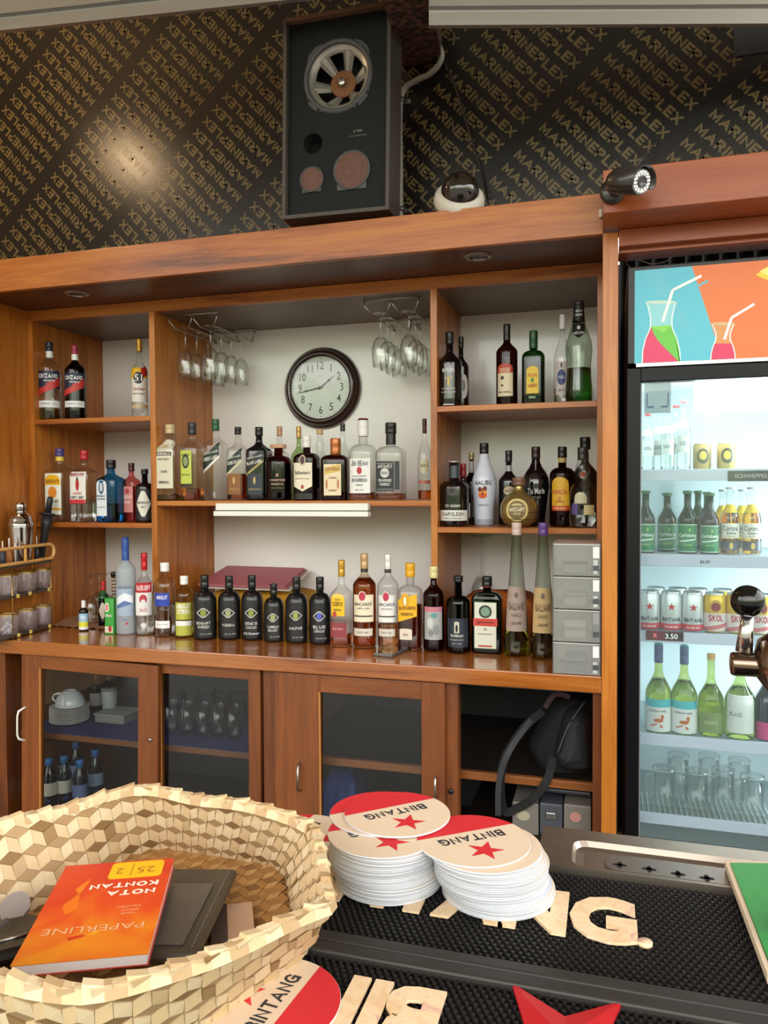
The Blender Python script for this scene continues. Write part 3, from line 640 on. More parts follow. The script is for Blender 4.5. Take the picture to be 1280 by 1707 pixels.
jw('black whisky bottle with slanted silver text and gold stripe', 433, 712, 38, '#15161a', col('#101114', .12, 0, .6), '#202226', 'BLACK LABEL', '#b0a262', None, '#2c3440', .88)
cen('whisky_decanter', 'round shouldered dark red decanter with pale cork stopper in the middle of the shelf', 465, 741, 45, 'short', glassy('red_glass','#8a2c1c',.3), cap=('#d2a486',.93,1.9), liq=(L_DAMB,.66), items=[('t','X',0,.45,.06,'#e0b0a0'),('t','WOODFORD',0,.36,.035,'#d0a090',1.2),('t','RESERVE',0,.29,.03,'#d0a090',.9),('r',-.5,.5,.22,.225,'#c08a78')])
cen('whisky_bottle', 'brown whisky bottle with white cap and cream shield shaped label', 512, 727, 40, 'rnd', glassy('brown_glass','#5a2410',.3,body=.25,bodycol='#2a0c06'), n=4, cap=('#e8e4da',.82,1.15), liq=(L_RED,.55), items=[
  ('v',-.84,.84,.22,.58,.14,'#e6dcc4'),('e',0,.62,.3,.085,'#b9aa94'),('e',0,.62,.2,.06,'#4a2c20'),('t','Ballantine\'s',0,.43,.06,'#4a3a34',1.35),('t','FINEST SCOTCH WHISKY',0,.335,.016,'#8a5a50',1.3),('e',0,.21,.13,.03,'#a83a3e'),('r',-.84,.84,.02,.11,'#1a1412')])
cen('liqueur_bottle', 'square brown orange liqueur bottle with copper cap and cream label', 560, 731, 46, 'rnd', glassy('brown_glass_b','#7a3410',.3,body=.15,bodycol='#3a1408'), n=6, rz=.12, cap=('#b8703c',.74,1.2,.3,.4), liq=(L_DAMB,.62), items=[
  ('r',-.66,.62,.08,.58,'#e4d3b0'),('s',-.60,.56,.44,.55,.05,'#d8b45c'),('t','COINTREAU',-.02,.50,.055,'#8a5a20',1.1,.05),('t',"L'UNIQUE",-.02,.36,.03,'#8a4a30',.6),('e',-.45,.26,.08,.08,'#b87a5a'),('e',.40,.26,.08,.08,'#b87a5a'),('t','LIQUEUR',-.02,.16,.03,'#8a4a30',.6)])
cen('bourbon_bottle', 'clear bourbon bottle with white neck and large white label with red seal', 606, 701, 44, 'jd', G_CLEAR, n=4, cap=('#e9e6e2',.80,1.2), stopper=(.40,.02,'#5a1a18'), liq=(L_AMB,.10), items=[
  ('r',-.84,.84,.09,.52,'#e8e6e2'),('t','JIM BEAM',0,.46,.065,'#33404c',1.3),('e',0,.37,.2,.045,'#b02a2c'),('t','KENTUCKY STRAIGHT',0,.30,.018,'#5a6068',1.1),('t','BOURBON',0,.25,.045,'#4a5058',1.2),('t','WHISKEY',0,.19,.02,'#5a6068',.6),('t','EST 1795',0,.13,.018,'#5a6068',.6)])
cen('whiskey_bottle', 'square clear whiskey bottle with black neck and ornate black label', 652, 705, 46, 'jd', G_CLEAR, n=7, cap=('#1a1a1c',.86,1.2), neck=(.72,.86,'#1c1c1e'), liq=(L_AMB,.09), items=[
  ('r',-.86,.50,.12,.50,'#1e2024'),('r',.55,.90,.14,.50,'#24262a'),('r',-.78,.42,.14,.145,'#b8b8b4'),('r',-.78,.42,.47,.475,'#b8b8b4'),('t',"JACK DANIEL'S",-.18,.435,.045,'#d9d9d4',1.1),('e',-.18,.35,.34,.06,'#cfcfca'),('t','Old No.7',-.18,.35,.04,'#1e2024',.55),('t','TENNESSEE',-.18,.255,.035,'#d9d9d4',1.0),('t','WHISKEY',-.18,.205,.035,'#d9d9d4',.8)])
cen('tequila_bottle', 'slim clear bottle with dark red cap at the right end of the middle shelf', 708, 698, 24, 'slope', G_CLEAR, Y=D1+.10, cap=('#4a1e20',.82,1.15), liq=(L_AMB,.12), items=[('e',0,.42,.7,.10,'#c9c2a4'),('t','RESERVA',0,.42,.035,'#7a6a4a',1.1),('r',-.9,.9,.20,.24,'#b5654a')])
# ---- right bay, upper shelf
def r1(kind, lab, px, yt, w, prof, glass, Y=D1+.07, **k): return bottle(kind, lab, px, yt, w, prof, glass, Y=Y, Z=ZR1, **k)
r1('port_bottle', 'dark bottle with white oval label partly hidden behind the bottle with a gold T', 769, 562, 27, 'std', col('#17120f', .1, 0, .5), Y=D1+.19, cap=('#15120f',.85,1.12), items=[('e',.25,.32,.75,.17,'#d8d6d2'),('e',.25,.33,.35,.08,'#8a8a88')])
r1('port_bottle', 'black port bottle marked with a large golden letter T', 750, 554, 42, 'std', col('#0e0c0d', .1, 0, .6), cap=('#1a1c1a',.84,1.12), items=[
  ('t','BUTLERS',-.05,.475,.045,'#e4e4e0',.95),('t','T',-.05,.33,.115,'#e2b84a'),('t','TAYLORS NECTAR',-.05,.235,.022,'#cfcfca',1.1),('t','OLD AUSTRALIAN PORT',-.05,.19,.018,'#cfcfca',1.2),('r',-.5,.4,.02,.035,'#cfcfca')])
r1('rum_bottle', 'brown spirit bottle with black cap and red and cream label on the upper right shelf', 845, 541, 36, 'high', glassy('brown_glass_c','#6a2c18',.3,body=.2,bodycol='#3a140c'), Y=D1+.12, cap=('#17171c',.80,1.1), liq=(L_RED,.55), items=[
  ('r',-.95,.6,.12,.42,'#dcd0ae'),('a',-.95,.6,.40,.46,.51,'#b84028'),('t','ROUGE',-.17,.435,.05,'#e8c8a8',1.0),('e',-.4,.34,.16,.022,'#2e2a24'),('e',-.4,.25,.12,.012,'#2e2a24'),('t','RHUM AGRICOLE',-.2,.17,.018,'#4a4036',1.1)])
r1('liqueur_bottle', 'bright green liqueur bottle with green cap and yellow label', 889, 552, 38, 'rnd', G_GREEN, Y=D1+.12, n=4, dr=.7, cap=('#1c4a28',.76,1.15), liq=(L_GREEN,.58), items=[
  ('a',-.55,.50,.16,.46,.52,'#e8c832'),('t','PISANG',-.03,.40,.05,'#c84a20',.8),('e',-.03,.335,.14,.03,'#4a8a30'),('t','AMBON',-.03,.265,.05,'#b83020',.8),('t','ORIGINAL',-.03,.11,.03,'#d0e8c8',.6)])
r1('cachaca_bottle', 'clear bottle with white cap and round blue seal behind the tall sculpted bottle', 937, 525, 29, 'slope', G_CLEAR, Y=D1+.17, cap=('#dcdcda',.84,1.35), liq=(L_WATER,.2), items=[('r',-.85,.6,.12,.48,'#d2c6c0'),('e',-.1,.31,.48,.085,'#2e3a78'),('t','YPIOCA',-.1,.31,.035,'#d8dcec',.8),('e',-.1,.44,.12,.03,'#5a4a48'),('t','PRATA',-.1,.17,.03,'#6a5a58',.6)])
t = r1('melon_liqueur_bottle', 'tall sculpted liqueur bottle, clear above and vivid green below, with black collar', 964, 503, 45, 'midori', glassy('textured_glass','#dce8dc',.5,1.6,.12), cap=('#26282a',.93,1.12), neck=(.80,.93,'#191b1c'), liq=(L_GREEN,.34), items=[('v',-.50,.50,.67,.775,.62,'#17191a'),('t','MIDORI',0,.675,.03,'#cfd4cf',.85),('e',0,.73,.12,.02,'#cfd4cf'),('t','MELON',0,.90,.02,'#cfd4cf',.5),('t','LIQUEUR',0,.86,.02,'#cfd4cf',.55)])
# ---- right bay, lower shelf
def r2(kind, lab, px, yt, w, prof, glass, Y=D1+.07, **k): return bottle(kind, lab, px, yt, w, prof, glass, Y=Y, Z=ZR2, **k)
r2('wine_bottle', 'dark bottle with gold cap and pale neck band behind the white coconut rum', 786, 755, 27, 'std', glassy('brown_glass_d','#3a2418',.3,body=.4,bodycol='#1c0e08'), Y=D1+.25, cap=('#b0a06a',.90,1.2,.35,.4), neck=(.72,.88,'#b8b8b4'), items=[('r',-.9,.9,.10,.36,'#cfcac2')])
r2('liqueur_bottle', 'dark bottle with crimson capsule between the brandy and the gold capped bottle', 772, 773, 31, 'std', col('#140d0d', .1, 0, .6), Y=D1+.17, cap=('#8a1c2c',.78,1.15), items=[('r',-.3,.9,.12,.36,'#c9c4bc')])
r2('brandy_bottle', 'squat black brandy bottle with broad white label band and round seal', 757, 769, 50, 'jd', col('#100e10', .1, 0, .6), cap=('#d8ccc4',.97,1.15), neck=(.74,.93,'#3a444a'), items=[
  ('t','ST-RÉMY',-.03,.32,.05,'#cfcfca',1.1),('r',-1.15,1.1,.09,.25,'#dcdad2'),('t','NAPOLEON',-.03,.19,.06,'#2e2e2c',1.5),('t','FRENCH BRANDY',-.03,.125,.022,'#5a5a56',1.2),('e',-.1,.54,.36,.065,'#4a3c34'),('e',-.1,.54,.22,.04,'#1c1a1a')])
r2('rum_bottle', 'white curved coconut rum bottle with black cap and orange sunset emblem', 807, 739, 42, 'malibu', col('#ccd0de', .3, 0, .3), Y=D1+.14, cap=('#17171a',.87,1.12), items=[
  ('t','MALIBU',-.05,.52,.055,'#2a2a34',1.35),('e',-.08,.395,.36,.065,'#e8a23c'),('e',-.08,.365,.34,.035,'#d8602c'),('e',-.30,.44,.16,.03,'#6a2a34'),('e',.10,.45,.16,.03,'#6a2a34'),('r',-.12,-.06,.36,.45,'#4a2428'),('t','CARIBBEAN RUM',-.05,.25,.022,'#7a7e90',.9),('r',-.80,.80,.0,.08,glassy('malibu_foot','#d8dce2',.6,1,.1,.3))])
r2('cream_liqueur_bottle', 'black liqueur bottle behind the round golden bottle', 848, 751, 34, 'std', col('#121012', .12, 0, .6), Y=D1+.18, cap=('#131214',.84,1.15), neck=(.72,.80,'#9a9a9a'), items=[('e',.1,.46,.6,.06,'#c8b49a'),('t','BAILEYS',.1,.46,.035,'#5a2420',.9)])
r2('coffee_liqueur_bottle', 'broad shouldered black liqueur bottle with white handwritten name', 893, 745, 46, 'wide', col('#0f0e10', .1, 0, .6), Y=D1+.16, cap=('#2a1214',.85,1.15), items=[('t','Tia Maria',.05,.44,.075,'#d8d8d8',1.3,.05),('t','COLD BREW',.1,.36,.025,'#9a9a9a',.6),('r',-.02,.02,.70,.84,'#c9c4c0')])
r2('chocolate_liqueur_bottle', 'round golden chocolate liqueur bottle with brown stopper and medallion', 865, 796, 64, 'ball', col('#a8925a', .28, .7), Y=D1+.045, cap=('#7a5a48',.84,1.35), items=[
  ('e',-.08,.35,.60,.225,'#d8c684'),('e',-.08,.35,.48,.185,'#7d6b4a'),('t','MOZART',-.08,.36,.07,'#e0d4ac',.80),('t','GOLD',-.08,.28,.035,'#e0d4ac',.35),('r',-1.4,1.4,.155,.17,'#6a4420'),('s',.5,1.4,.27,.285,.03,'#5a3c20')])
r2('coffee_liqueur_bottle', 'brown coffee liqueur bottle with yellow and orange label and red lettering', 937, 745, 42, 'rnd', glassy('brown_glass_e','#3a1408',.3,body=.4,bodycol='#1e0a05'), Y=D1+.12, cap=('#17120f',.86,1.15), neck=(.80,.86,'#b09a5a'), items=[
  ('a',-.90,.55,.20,.52,.62,'#dba82a'),('r',-.90,.55,.20,.26,'#c84a1c'),('t','KAHLÚA',-.18,.44,.07,'#b02a1c',1.2),('e',-.2,.34,.14,.035,'#c87a1c'),('t','COFFEE LIQUEUR',-.18,.23,.018,'#f0d8a0',1.0),('t','EST 1936',-.18,.31,.02,'#7a3a14',.7)])
r2('cream_liqueur_bottle', 'black bottle with bulky cap at the right end behind the small clear decanter', 975, 729, 40, 'std', col('#100f10', .15, 0, .6), Y=D1+.23, cap=('#131214',.86,1.5), items=[('e',.0,.46,.5,.05,'#3a3434')])
r2('tequila_decanter', 'small clear bell shaped decanter with dark capsule and cream label at the right end', 971, 746, 46, 'bell', G_CLEAR, cap=('#35302e',.84,1.15), liq=(L_WATER,.25), items=[('e',0,.66,.26,.035,'#9a5a48'),('r',-.85,-.35,.16,.30,'#5a4a88'),('r',.10,.95,.16,.28,'#d8cf9c'),('a',-.6,.3,.30,.36,.44,'#c9c4a4')])
# ---- on the countertop
def ctp(kind, lab, px, yt, yb, w, prof, glass, **k): return bottle(kind, lab, px, yt, w, prof, glass, Z=ZCT, pyb=yb-3, **k)
ctp('vanilla_bottle', 'tiny dark extract bottle with white cap and blue and yellow label near the counter edge', 140, 1001, 1054, 16, 'high', col('#17130f', .12, 0, .5), cap=('#eeeeee',.76,1.35), items=[
  ('r',-1.2,1.2,.28,.58,'#9ec4dc'),('r',-1.2,1.2,.12,.30,'#e0d83a'),('r',-1.2,1.2,.05,.14,'#e8e8e8'),('t','VANILLA',0,.46,.09,'#ffffff',1.5)])
ctp('sauce_bottle', 'small green necked sauce bottle with red cap behind the green tin', 173, 969, 1046, 17, 'high', G_GREEN, cap=('#c8242c',.80,1.25), neck=(.62,.80,'#1c5a30'), liq=(liquid('sauce','#7a1c10'),.55), items=[('d',0,.35,.9,.18,'#e8d8c8')])
ctp('vodka_bottle', 'tall frosted vodka bottle with blue capsule and mountain picture', 211, 898, 1059, 33, 'high', G_FROST, cap=('#2c4f9a',.75,1.08), stopper=(.31,.012,'#24468c'), items=[
  ('r',-.9,.9,.20,.48,'#9fb0c6'),('s',-.9,.9,.30,.36,.03,'#5a76a8'),('s',-.9,0,.36,.44,.06,'#dfe6ee'),('s',0,.9,.36,.44,-.04,'#e6ecf2'),('t','GREY GOOSE',0,.50,.03,'#6a7c96',1.3),('t','VODKA',0,.16,.03,'#7a8aa0',.8),('e',.2,.12,.16,.012,'#b03a4a'),('t','GG',0,.86,.06,'#dfe8f4',.3)])
ctp('vodka_bottle', 'clear vodka bottle with red metallic cap and red and white crest label', 242, 922, 1059, 32, 'std', G_CLEAR, cap=('#c0242e',.79,1.12,.25,.3), liq=(L_WATER,.5), items=[
  ('r',-.95,.95,.52,.64,'#b8242e'),('t','SMIRNOFF',0,.58,.06,'#f2f2f2',1.5),('r',-.95,.95,.24,.52,'#e6e6e6'),('e',0,.44,.4,.06,'#b83a44'),('e',0,.38,.28,.06,'#dddddd'),('t','No.21',0,.31,.045,'#b8242e',.7),('e',0,.12,.3,.03,'#d8d8d8')])
ctp('vodka_bottle', 'clear short necked vodka bottle with blue block label and white cap', 276, 938, 1062, 36, 'short', G_CLEAR, cap=('#eeeeec',.88,1.25), liq=(L_WATER,.45), items=[('r',-.95,.55,.42,.60,'#2740a8'),('t','ABSOLUT',-.2,.54,.05,'#e8ecf8',1.1),('r',-.95,.55,.12,.22,'#ececea'),('t','Country of Sweden',-.2,.17,.022,'#8a8a88',1.1)])
ctp('vodka_bottle', 'clear short necked vodka bottle with lemon yellow tint and white cap', 308, 960, 1064, 33, 'short', glassy('citron_glass','#f0f2c8',.5), cap=('#e9e9e6',.86,1.25), liq=(L_CIT,.45), items=[
  ('r',-.9,.9,.30,.58,'#b4b646'),('t','ABSOLUT',0,.52,.075,'#f6f6f0',1.45),('t','CITRON',0,.43,.075,'#f6f6f0',1.3),('r',-.9,.9,.20,.28,'#ecece6'),('r',-.9,.9,.04,.20,'#b6b64c')])
MATT = col('#0f0f11', .3, 0, .15)
for px, yt, yb, w, a, b, eye, lab in ((342,959,1067,40,'BOGART','SWEDEN','#8a9440','matte black spirit bottle, leftmost of the black row on the countertop'),(383,960,1067,38,'VODKA','','#9aa070','matte black spirit bottle, second of the black row from the left'),
    (421,959,1068,37,'CREME DE','CACAO','#8a9440','matte black spirit bottle with white scrawl near its foot, third of the black row'),(457,973,1071,34,'CARIBBEAN','BRANDY','#a0a468','shorter matte black spirit bottle, fourth of the black row'),
    (495,962,1073,38,'MALPAIS','','#9aa050','matte black spirit bottle, fifth of the black row from the left'),(534,962,1075,37,'BLUE','CURACAO','#5560b8','matte black spirit bottle with a blue eye, rightmost of the black row')):
    it = [('r',-.95,.95,.05,.62,'#141416'),('d',0,.43,.62,.075,'#b4b4b0'),('d',0,.43,.50,.055,'#18181a'),('e',0,.43,.24,.05,eye),('t',a,0,.27 if b else .24,.045,'#c4c4c0',1.15)]
    if b: it.append(('t',b,0,.21,.045,'#c4c4c0',.95))
    if 'scrawl' in lab: it.append(('t','~D.S. Dunaway~',0,.11,.045,'#e8e8e6',1.6))
    else: it.append(('t','40% VOL 700ML',.2,.10,.02,'#a8a8a4',1.0))
    ctp('liqueur_bottle', lab, px, yt, yb, w, prof_round(.60,.76,.33), MATT, cap=('#141415',.80,1.12,.3), items=it)
ctp('tequila_bottle', 'gold capped tequila bottle with yellow arched label and dark pink lower band', 570, 934, 1078, 36, 'std', G_CLEAR, n=4, cap=('#c89a3c',.81,1.1,.3,.4), liq=(L_AMB,.14), items=[
  ('a',-.72,.62,.36,.56,.62,'#e9bb1e'),('t','Jose',-.05,.55,.035,'#2a2a22',.5),('t','CUERVO',-.05,.50,.05,'#4a1c14',1.0),('t','ESPECIAL',-.05,.43,.025,'#2a2a22',.8),('e',-.35,.38,.20,.035,'#b0402c'),('r',-.85,.80,.11,.28,'#8c3a42'),('t','BLUE AGAVE',-.05,.21,.025,'#d8b0a8',1.0)])
def rum(lab, px, yt, yb, w, capc, glass, liq, lc, sub):
    ctp('rum_bottle', lab, px, yt, yb, w, 'high', glass, cap=(capc,.84,1.12,.3,.2), neck=(.80,.84,'#3a3634'), liq=liq, items=[
      ('r',-.98,.92,.28,.57,lc),('e',-.12,.555,.34,.055,'#dcd2c4'),('e',-.12,.555,.28,.046,'#b8304a'),('t','BACARDÍ',-.05,.475,.042,'#26262a',1.5),('t',sub,-.05,.425,.018,'#6a6258',1.1),('r',-.9,.8,.335,.35,'#4a4640'),('r',-.98,.8,.13,.21,'#d8cfc2'),('t','DESDE 1862',-.1,.17,.02,'#6a6258',1.0)])
rum('gold rum bottle with golden cap, cream label and red bat medallion', 608, 923, 1080, 40, '#c0a070', glassy('rum_glass','#f0e4d4',.4), (L_AMB,.74), '#e8dcc0', 'CARTA ORO')
rum('clear white rum bottle with white cap and white label, right of the gold rum', 647, 924, 1081, 36, '#e4e4e2', G_CLEAR, (liquid('weak_rum','#d89a60'),.26), '#e8e6e2', 'CARTA BLANCA')
ctp('rum_bottle', 'square shouldered rum bottle with yellow cap and slanted yellow label', 684, 939, 1083, 40, 'rnd', G_CLEAR, n=4, cap=('#e0a41e',.84,1.3), liq=(L_DAMB,.52), items=[
  ('s',-.88,.82,.36,.62,.045,'#e8b21c'),('e',-.20,.58,.38,.085,'#d8a016'),('e',-.20,.57,.12,.05,'#efe9da'),('t','BUNDABERG',-.02,.49,.04,'#8a4a14',1.45,.045),('t','ORIGINAL',-.02,.42,.035,'#5a3414',1.1,.045),('a',-.70,.40,.12,.235,.25,'#ded2c0'),('t','RUM',-.15,.18,.03,'#8a4a34',.4)])
ctp('liqueur_bottle', 'dark red bottle with cream cap and silver flowered label', 723, 944, 1086, 36, 'high', glassy('red_glass_b','#5a1014',.3,body=.25,bodycol='#2c0608'), cap=('#d8cc94',.86,1.4), liq=(L_RED,.72), items=[
  ('r',-.95,.95,.14,.53,'#a8aaa8'),('r',-.95,.95,.47,.53,'#c07a88'),('e',-.3,.34,.3,.06,'#c8cac6'),('e',.3,.26,.3,.06,'#8a8e8c'),('e',.1,.43,.3,.03,'#5a9a94'),('e',-.2,.22,.25,.04,'#7e8284')])
ctp('port_bottle', 'green port bottle with black cap and dark blue label with caped figure', 764, 960, 1089, 40, 'rnd', G_DKGREEN, cap=('#1a1c1a',.92,1.3), liq=(liquid('port','#1c0806'),.48), items=[
  ('r',-1.0,1.0,.08,.46,'#232c38'),('a',-.30,.12,.27,.40,.42,'#c9c4ae'),('e',-.09,.33,.10,.05,'#17171a'),('t','SANDEMAN',-.09,.235,.035,'#d8d8d0',1.1),('t','FINE RUBY PORTO',-.09,.18,.02,'#a8acb0',1.2),('t','EST 1790',-.09,.13,.02,'#a8acb0',.8)])
ctp('herbal_liqueur_bottle', 'flat dark green herbal liqueur bottle with framed pale label and red banner', 812, 961, 1090, 51, 'jager', G_GREEN, n=7, dr=.55, cap=('#1c1c1a',.87,1.2), neck=(.86,.90,'#b8342c'), liq=(liquid('herbal','#0c1a0c'),.62), items=[
  ('r',-.80,.72,.06,.68,'#3f5a3c'),('r',-.76,.68,.07,.67,'#d9dccc'),('e',-.04,.55,.44,.085,'#2e3e34'),('e',-.04,.55,.30,.06,'#7c9a84'),('r',-.84,.76,.36,.46,'#c8463a'),('t','Jägermeister',-.04,.41,.05,'#5a1814',1.2),('t','35%',-.04,.32,.03,'#4a4a42',.2),('t','KRÄUTERLIKÖR',-.04,.26,.02,'#6a6a60',.9),('r',-.5,.42,.09,.11,'#b8342c')])
for px, capc, lc, yb, lab in ((861,'#c9b4a8','#a8958a',1094,'very tall cone shaped liqueur bottle with pale cap and worn grey label'),(905,'#5a3c80','#c4a878',1098,'very tall cone shaped liqueur bottle with purple cap beside the drawer tower')):
    ctp('herbal_liqueur_bottle', lab, px, 871, yb, 43, 'cone', glassy('gall_'+capc[1:],'#dfe4dc',.45), cap=(capc,.905,1.15), liq=(L_OLIVE if yb==1094 else liquid('brown_olive','#8a6a1c'),.19), seg=32, items=[
      ('r',-.95,.95,.19,.52,col(lc,.7,var=.2)),('t','GALLIANO',0,.375,.055,'#5a3a34',1.25),('t','L\'AUTENTICO' if yb==1098 else 'VANILLA',0,.31,.025,'#5a4a3c',.8),('e',0,.46,.14,.02,'#5a4a3c'),('t','LIQUORE',0,.25,.02,'#5a4a3c',.8)])
# ============================================================ GLASSES AND RACKS
def wineglass(lab, p, h, r, group, up=False, flute=False):
    """p = point of the foot when hanging (top) ; when standing upside down p = centre of the rim on the counter"""
    t = empty('wine_glass', p, lab, 'glass', group)
    sgn = -1 if not up else 1
    # profile from foot (0) to rim (h)
    o = [(.001,.003),(r*.25,.0035),(r*.75,.0015),(r*.86,0)]
    foot = [(r*.86,0),(r*.86,.0015),(r*.3,.0045),(.0042,.012),(.0038,h*.2),(.0045,h*.38),(.006,h*.42)]
    bowl = [(.006,h*.42),(r*.45,h*.45),(r*.80,h*.53),(r*.98,h*.65),(r*1.0,h*.74),(r*.93,h*.88),(r*.84,h*1.0)]
    inn = [(r*.84-.0012,h*1.0),(r*.93-.0014,h*.88),(r*1.0-.0016,h*.74),(r*.98-.0018,h*.65),(r*.80-.002,h*.53),(r*.4,h*.462),(.001,h*.452)]
    f = (lambda P: [(a, -b) for a, b in P]) if not up else (lambda P: [(a, h-b) for a, b in P])
    MB().lathe(f([(.0008,-.0002)]+foot[:5]), G_WINE, seg=20, cap0=False, cap1=False).build('foot_and_stem', t)
    MB().lathe(f(foot[4:]+bowl[1:]+inn), G_WINE, seg=24, cap0=False, cap1=False).build('bowl', t)
    return t
WIRE = col('#a8a4a0', .3, .9)
def rack(px0, px1, pyb, side, lab, n, chan, names, gh, gr):
    zt = ZRB - .001; ya, yb_ = D1+.075, D2-.045
    x0, x1 = at(px0, pyb, ya).x, at(px1, pyb, ya).x; w = x1-x0
    t = empty('glass_rack', ((x0+x1)/2, (ya+yb_)/2, zt), lab, 'rack')
    def tb(name, P, r=.0028): o = MB().tube(P, r, WIRE).build(name, t); o.location = -t.location; return o
    for y in (ya, yb_): tb('cross_bar', [(x0-.006,y,zt-.004),(x1+.006,y,zt-.004)])
    zr = zt-.055
    for c in range(2):
        xa = x0 + w*(.0 if c == 0 else .52); xb = xa + w*.48
        for xr, dx in ((xa, .028), (xb, -.014)):
            tb('wire_rail', [(xr,ya,zt-.006),(xr,ya,zt-.022),(xr+dx,ya,zr),(xr+dx,yb_,zr),(xr+dx*.3,yb_,zt-.022),(xr,yb_,zt-.006)])
    k = 0
    for c in range(2):
        xa = x0 + w*(.0 if c == 0 else .52); xb = xa + w*.48; xc = (xa+.028+xb-.014)/2
        for i in range(n):
            y = lerp(ya+.03, yb_-.045, i/(n-1)); j = random.uniform(-.003,.003)
            wineglass(names % (('left','right')[c], ('front','second','third','rear')[i]), (xc+j, y, zr+.0065), gh, gr, None); k += 1
rack(281, 361, 517, 0, 'chrome wire glass rack under the ceiling beside the left upright', 4, 0, 'hanging stem glass in the rack left of the clock, %s channel, %s one', .205, .034)
rack(607, 697, 492, 0, 'chrome wire glass rack under the ceiling at the right upright', 4, 0, 'hanging stem glass in the rack right of the clock, %s channel, %s one', .203, .034)
# upside-down glasses on the counter
p = atz(803, 1046, ZCT)
wineglass('large wine glass upside down behind the flat green bottle', (p.x, p.y, ZCT+.0005), at(803,893,p.y).z-ZCT, .047, None, up=True)
for i, (px, pb, pt, r, lb) in enumerate(((153,1040,961,.034,'upside-down stem glass in front of the brown panel, nearest the condiment rack'),(178,1036,957,.033,'upside-down stem glass behind the small red capped sauce bottle'),(196,1030,954,.033,'upside-down stem glass between the green tin and the frosted vodka'),(166,1026,957,.032,'upside-down stem glass at the back of the cloth'))):
    p = atz(px, pb, ZCT); wineglass(lb, (p.x, p.y, ZCT+.004), at(px,pt,p.y).z-ZCT, r, None, up=True)

# ============================================================ CLOCK
c = at(534, 646, D2-.0335); ck = empty('wall_clock', (c.x, D2-.001, c.z), 'round brown framed wall clock with white face and black numerals', 'clock')
R = .166*1.02; fr = col('#2e1d17', .3, 0, .5)
TY = Matrix.Rotation(PI/2, 4, 'X')      # lathe z -> -y
MB().lathe([(R*.90,0),(R*1.03,.002),(R*1.05,.012),(R*1.02,.022),(R*.98,.026),(R*.97,.034),(R*.90,.046),(R*.84,.048),(R*.80,.040),(R*.795,.028)], fr, seg=64, M=TY, cap0=True, cap1=False).build('frame', ck)
MB().lathe([(R*.80,.029),(0.0001,.029)], col('#e9eee6', .5), seg=64, M=TY, cap0=False).build('dial', ck)
mb = MB(); ink = col('#1c1c1e', .5)
FR = R*.80; fM = lambda x, z: Matrix.Translation((x, -.0296, z)) @ Matrix.Rotation(PI/2,4,'X')
for i in range(1, 13):
    a = PI/6*i; s = str(i); V_, F_, tw = textm(s, .004); h = FR*.25
    add_text(mb, s, fM(FR*.715*math.sin(a), FR*.715*math.cos(a)), h, ink, width=tw*h*.80, bold=.004)
for i in range(60):
    a = PI/30*i; big = i % 5 == 0; r0, r1_ = FR*(.905 if big else .925), FR*.955; w_ = .0014 if big else .0006
    d = Vector((math.sin(a),0,math.cos(a))); q = Vector((math.cos(a),0,-math.sin(a)))
    mb.add([d*r0-q*w_+Vector((0,-.0296,0)), d*r1_-q*w_+Vector((0,-.0296,0)), d*r1_+q*w_+Vector((0,-.0296,0)), d*r0+q*w_+Vector((0,-.0296,0))], [(0,1,2,3)], ink)
add_text(mb, 'Quartz', fM(0, FR*.37), FR*.045, col('#7a7a70',.5))
mb.build('numerals', ck)
def hand(name, ang, ln, w0, blob, y):
    d = Vector((math.sin(ang),0,math.cos(ang))); q = Vector((math.cos(ang),0,-math.sin(ang))); o = Vector((0,-y,0))
    m = MB(); pts = [(-.012,w0*1.5),(0,w0*1.6),(ln*blob-.008,w0),(ln*blob,w0*2.6 if blob<.8 else w0*1.6),(ln*blob+.009,w0*.8),(ln,.0004)]
    V = []
    for l, w_ in pts: V += [d*l-q*w_+o, d*l+q*w_+o, d*l+q*w_+o-Vector((0,.0012,0)), d*l-q*w_+o-Vector((0,.0012,0))]
    Fc = []
    for i in range(len(pts)-1):
        for k in range(4): Fc.append((4*i+k,4*i+(k+1)%4,4*i+4+(k+1)%4,4*i+4+k))
    Fc += [(3,2,1,0), tuple(4*(len(pts)-1)+k for k in range(4))]
    m.add(V, Fc, ink); m.build(name, ck)
hand('hour_hand', math.radians(52), FR*.60, .0026, .60, .0315)
hand('minute_hand', math.radians(259), FR*.88, .0018, .55, .034)
MB().lathe([(.0065,.030),(.0065,.038),(.004,.039)], ink, seg=20, M=TY).build('hub', ck)
MB().lathe([(R*.80,.0405),(R*.5,.0435),(0.0001,.045)], G_PANE, seg=48, M=TY, cap0=False).build('cover_glass', ck)

# ============================================================ SPEAKER
SY = 2.40; bl, br, tl, tr = at(469.5,365,SY), at(648,350,SY), at(464.6,29,SY), at(637,6,SY)
spk = empty('loudspeaker', ((bl.x+br.x)/2, SY, (bl.z+br.z)/2), 'old open fronted black three way loudspeaker above the shelving', 'speaker')
spk.rotation_euler = (0, math.radians(1.0), 0)
w = (br.x-bl.x); h = (tl.z+tr.z)/2 - spk.location.z; hw_ = w/2
case = col('#201c1a', .6, var=.25); edge = col('#4a433e', .6, var=.2); baf = col('#121516', .6, var=.12); baf.node_tree.nodes['Principled BSDF'].inputs['Specular IOR Level'].default_value = .25
dp = .135; tk = .013
boxo('side_board', -hw_, -hw_+tk, 0, dp, 0, h, edge, spk, .001); boxo('side_board', hw_-tk, hw_, 0, dp, 0, h, edge, spk, .001)
boxo('bottom_board', -hw_+tk, hw_-tk, 0, dp, 0, tk, edge, spk, .001); boxo('top_board', -hw_+tk, hw_-tk, 0, dp, h-tk, h, col('#6a4a36',.6,var=.3), spk, .001)
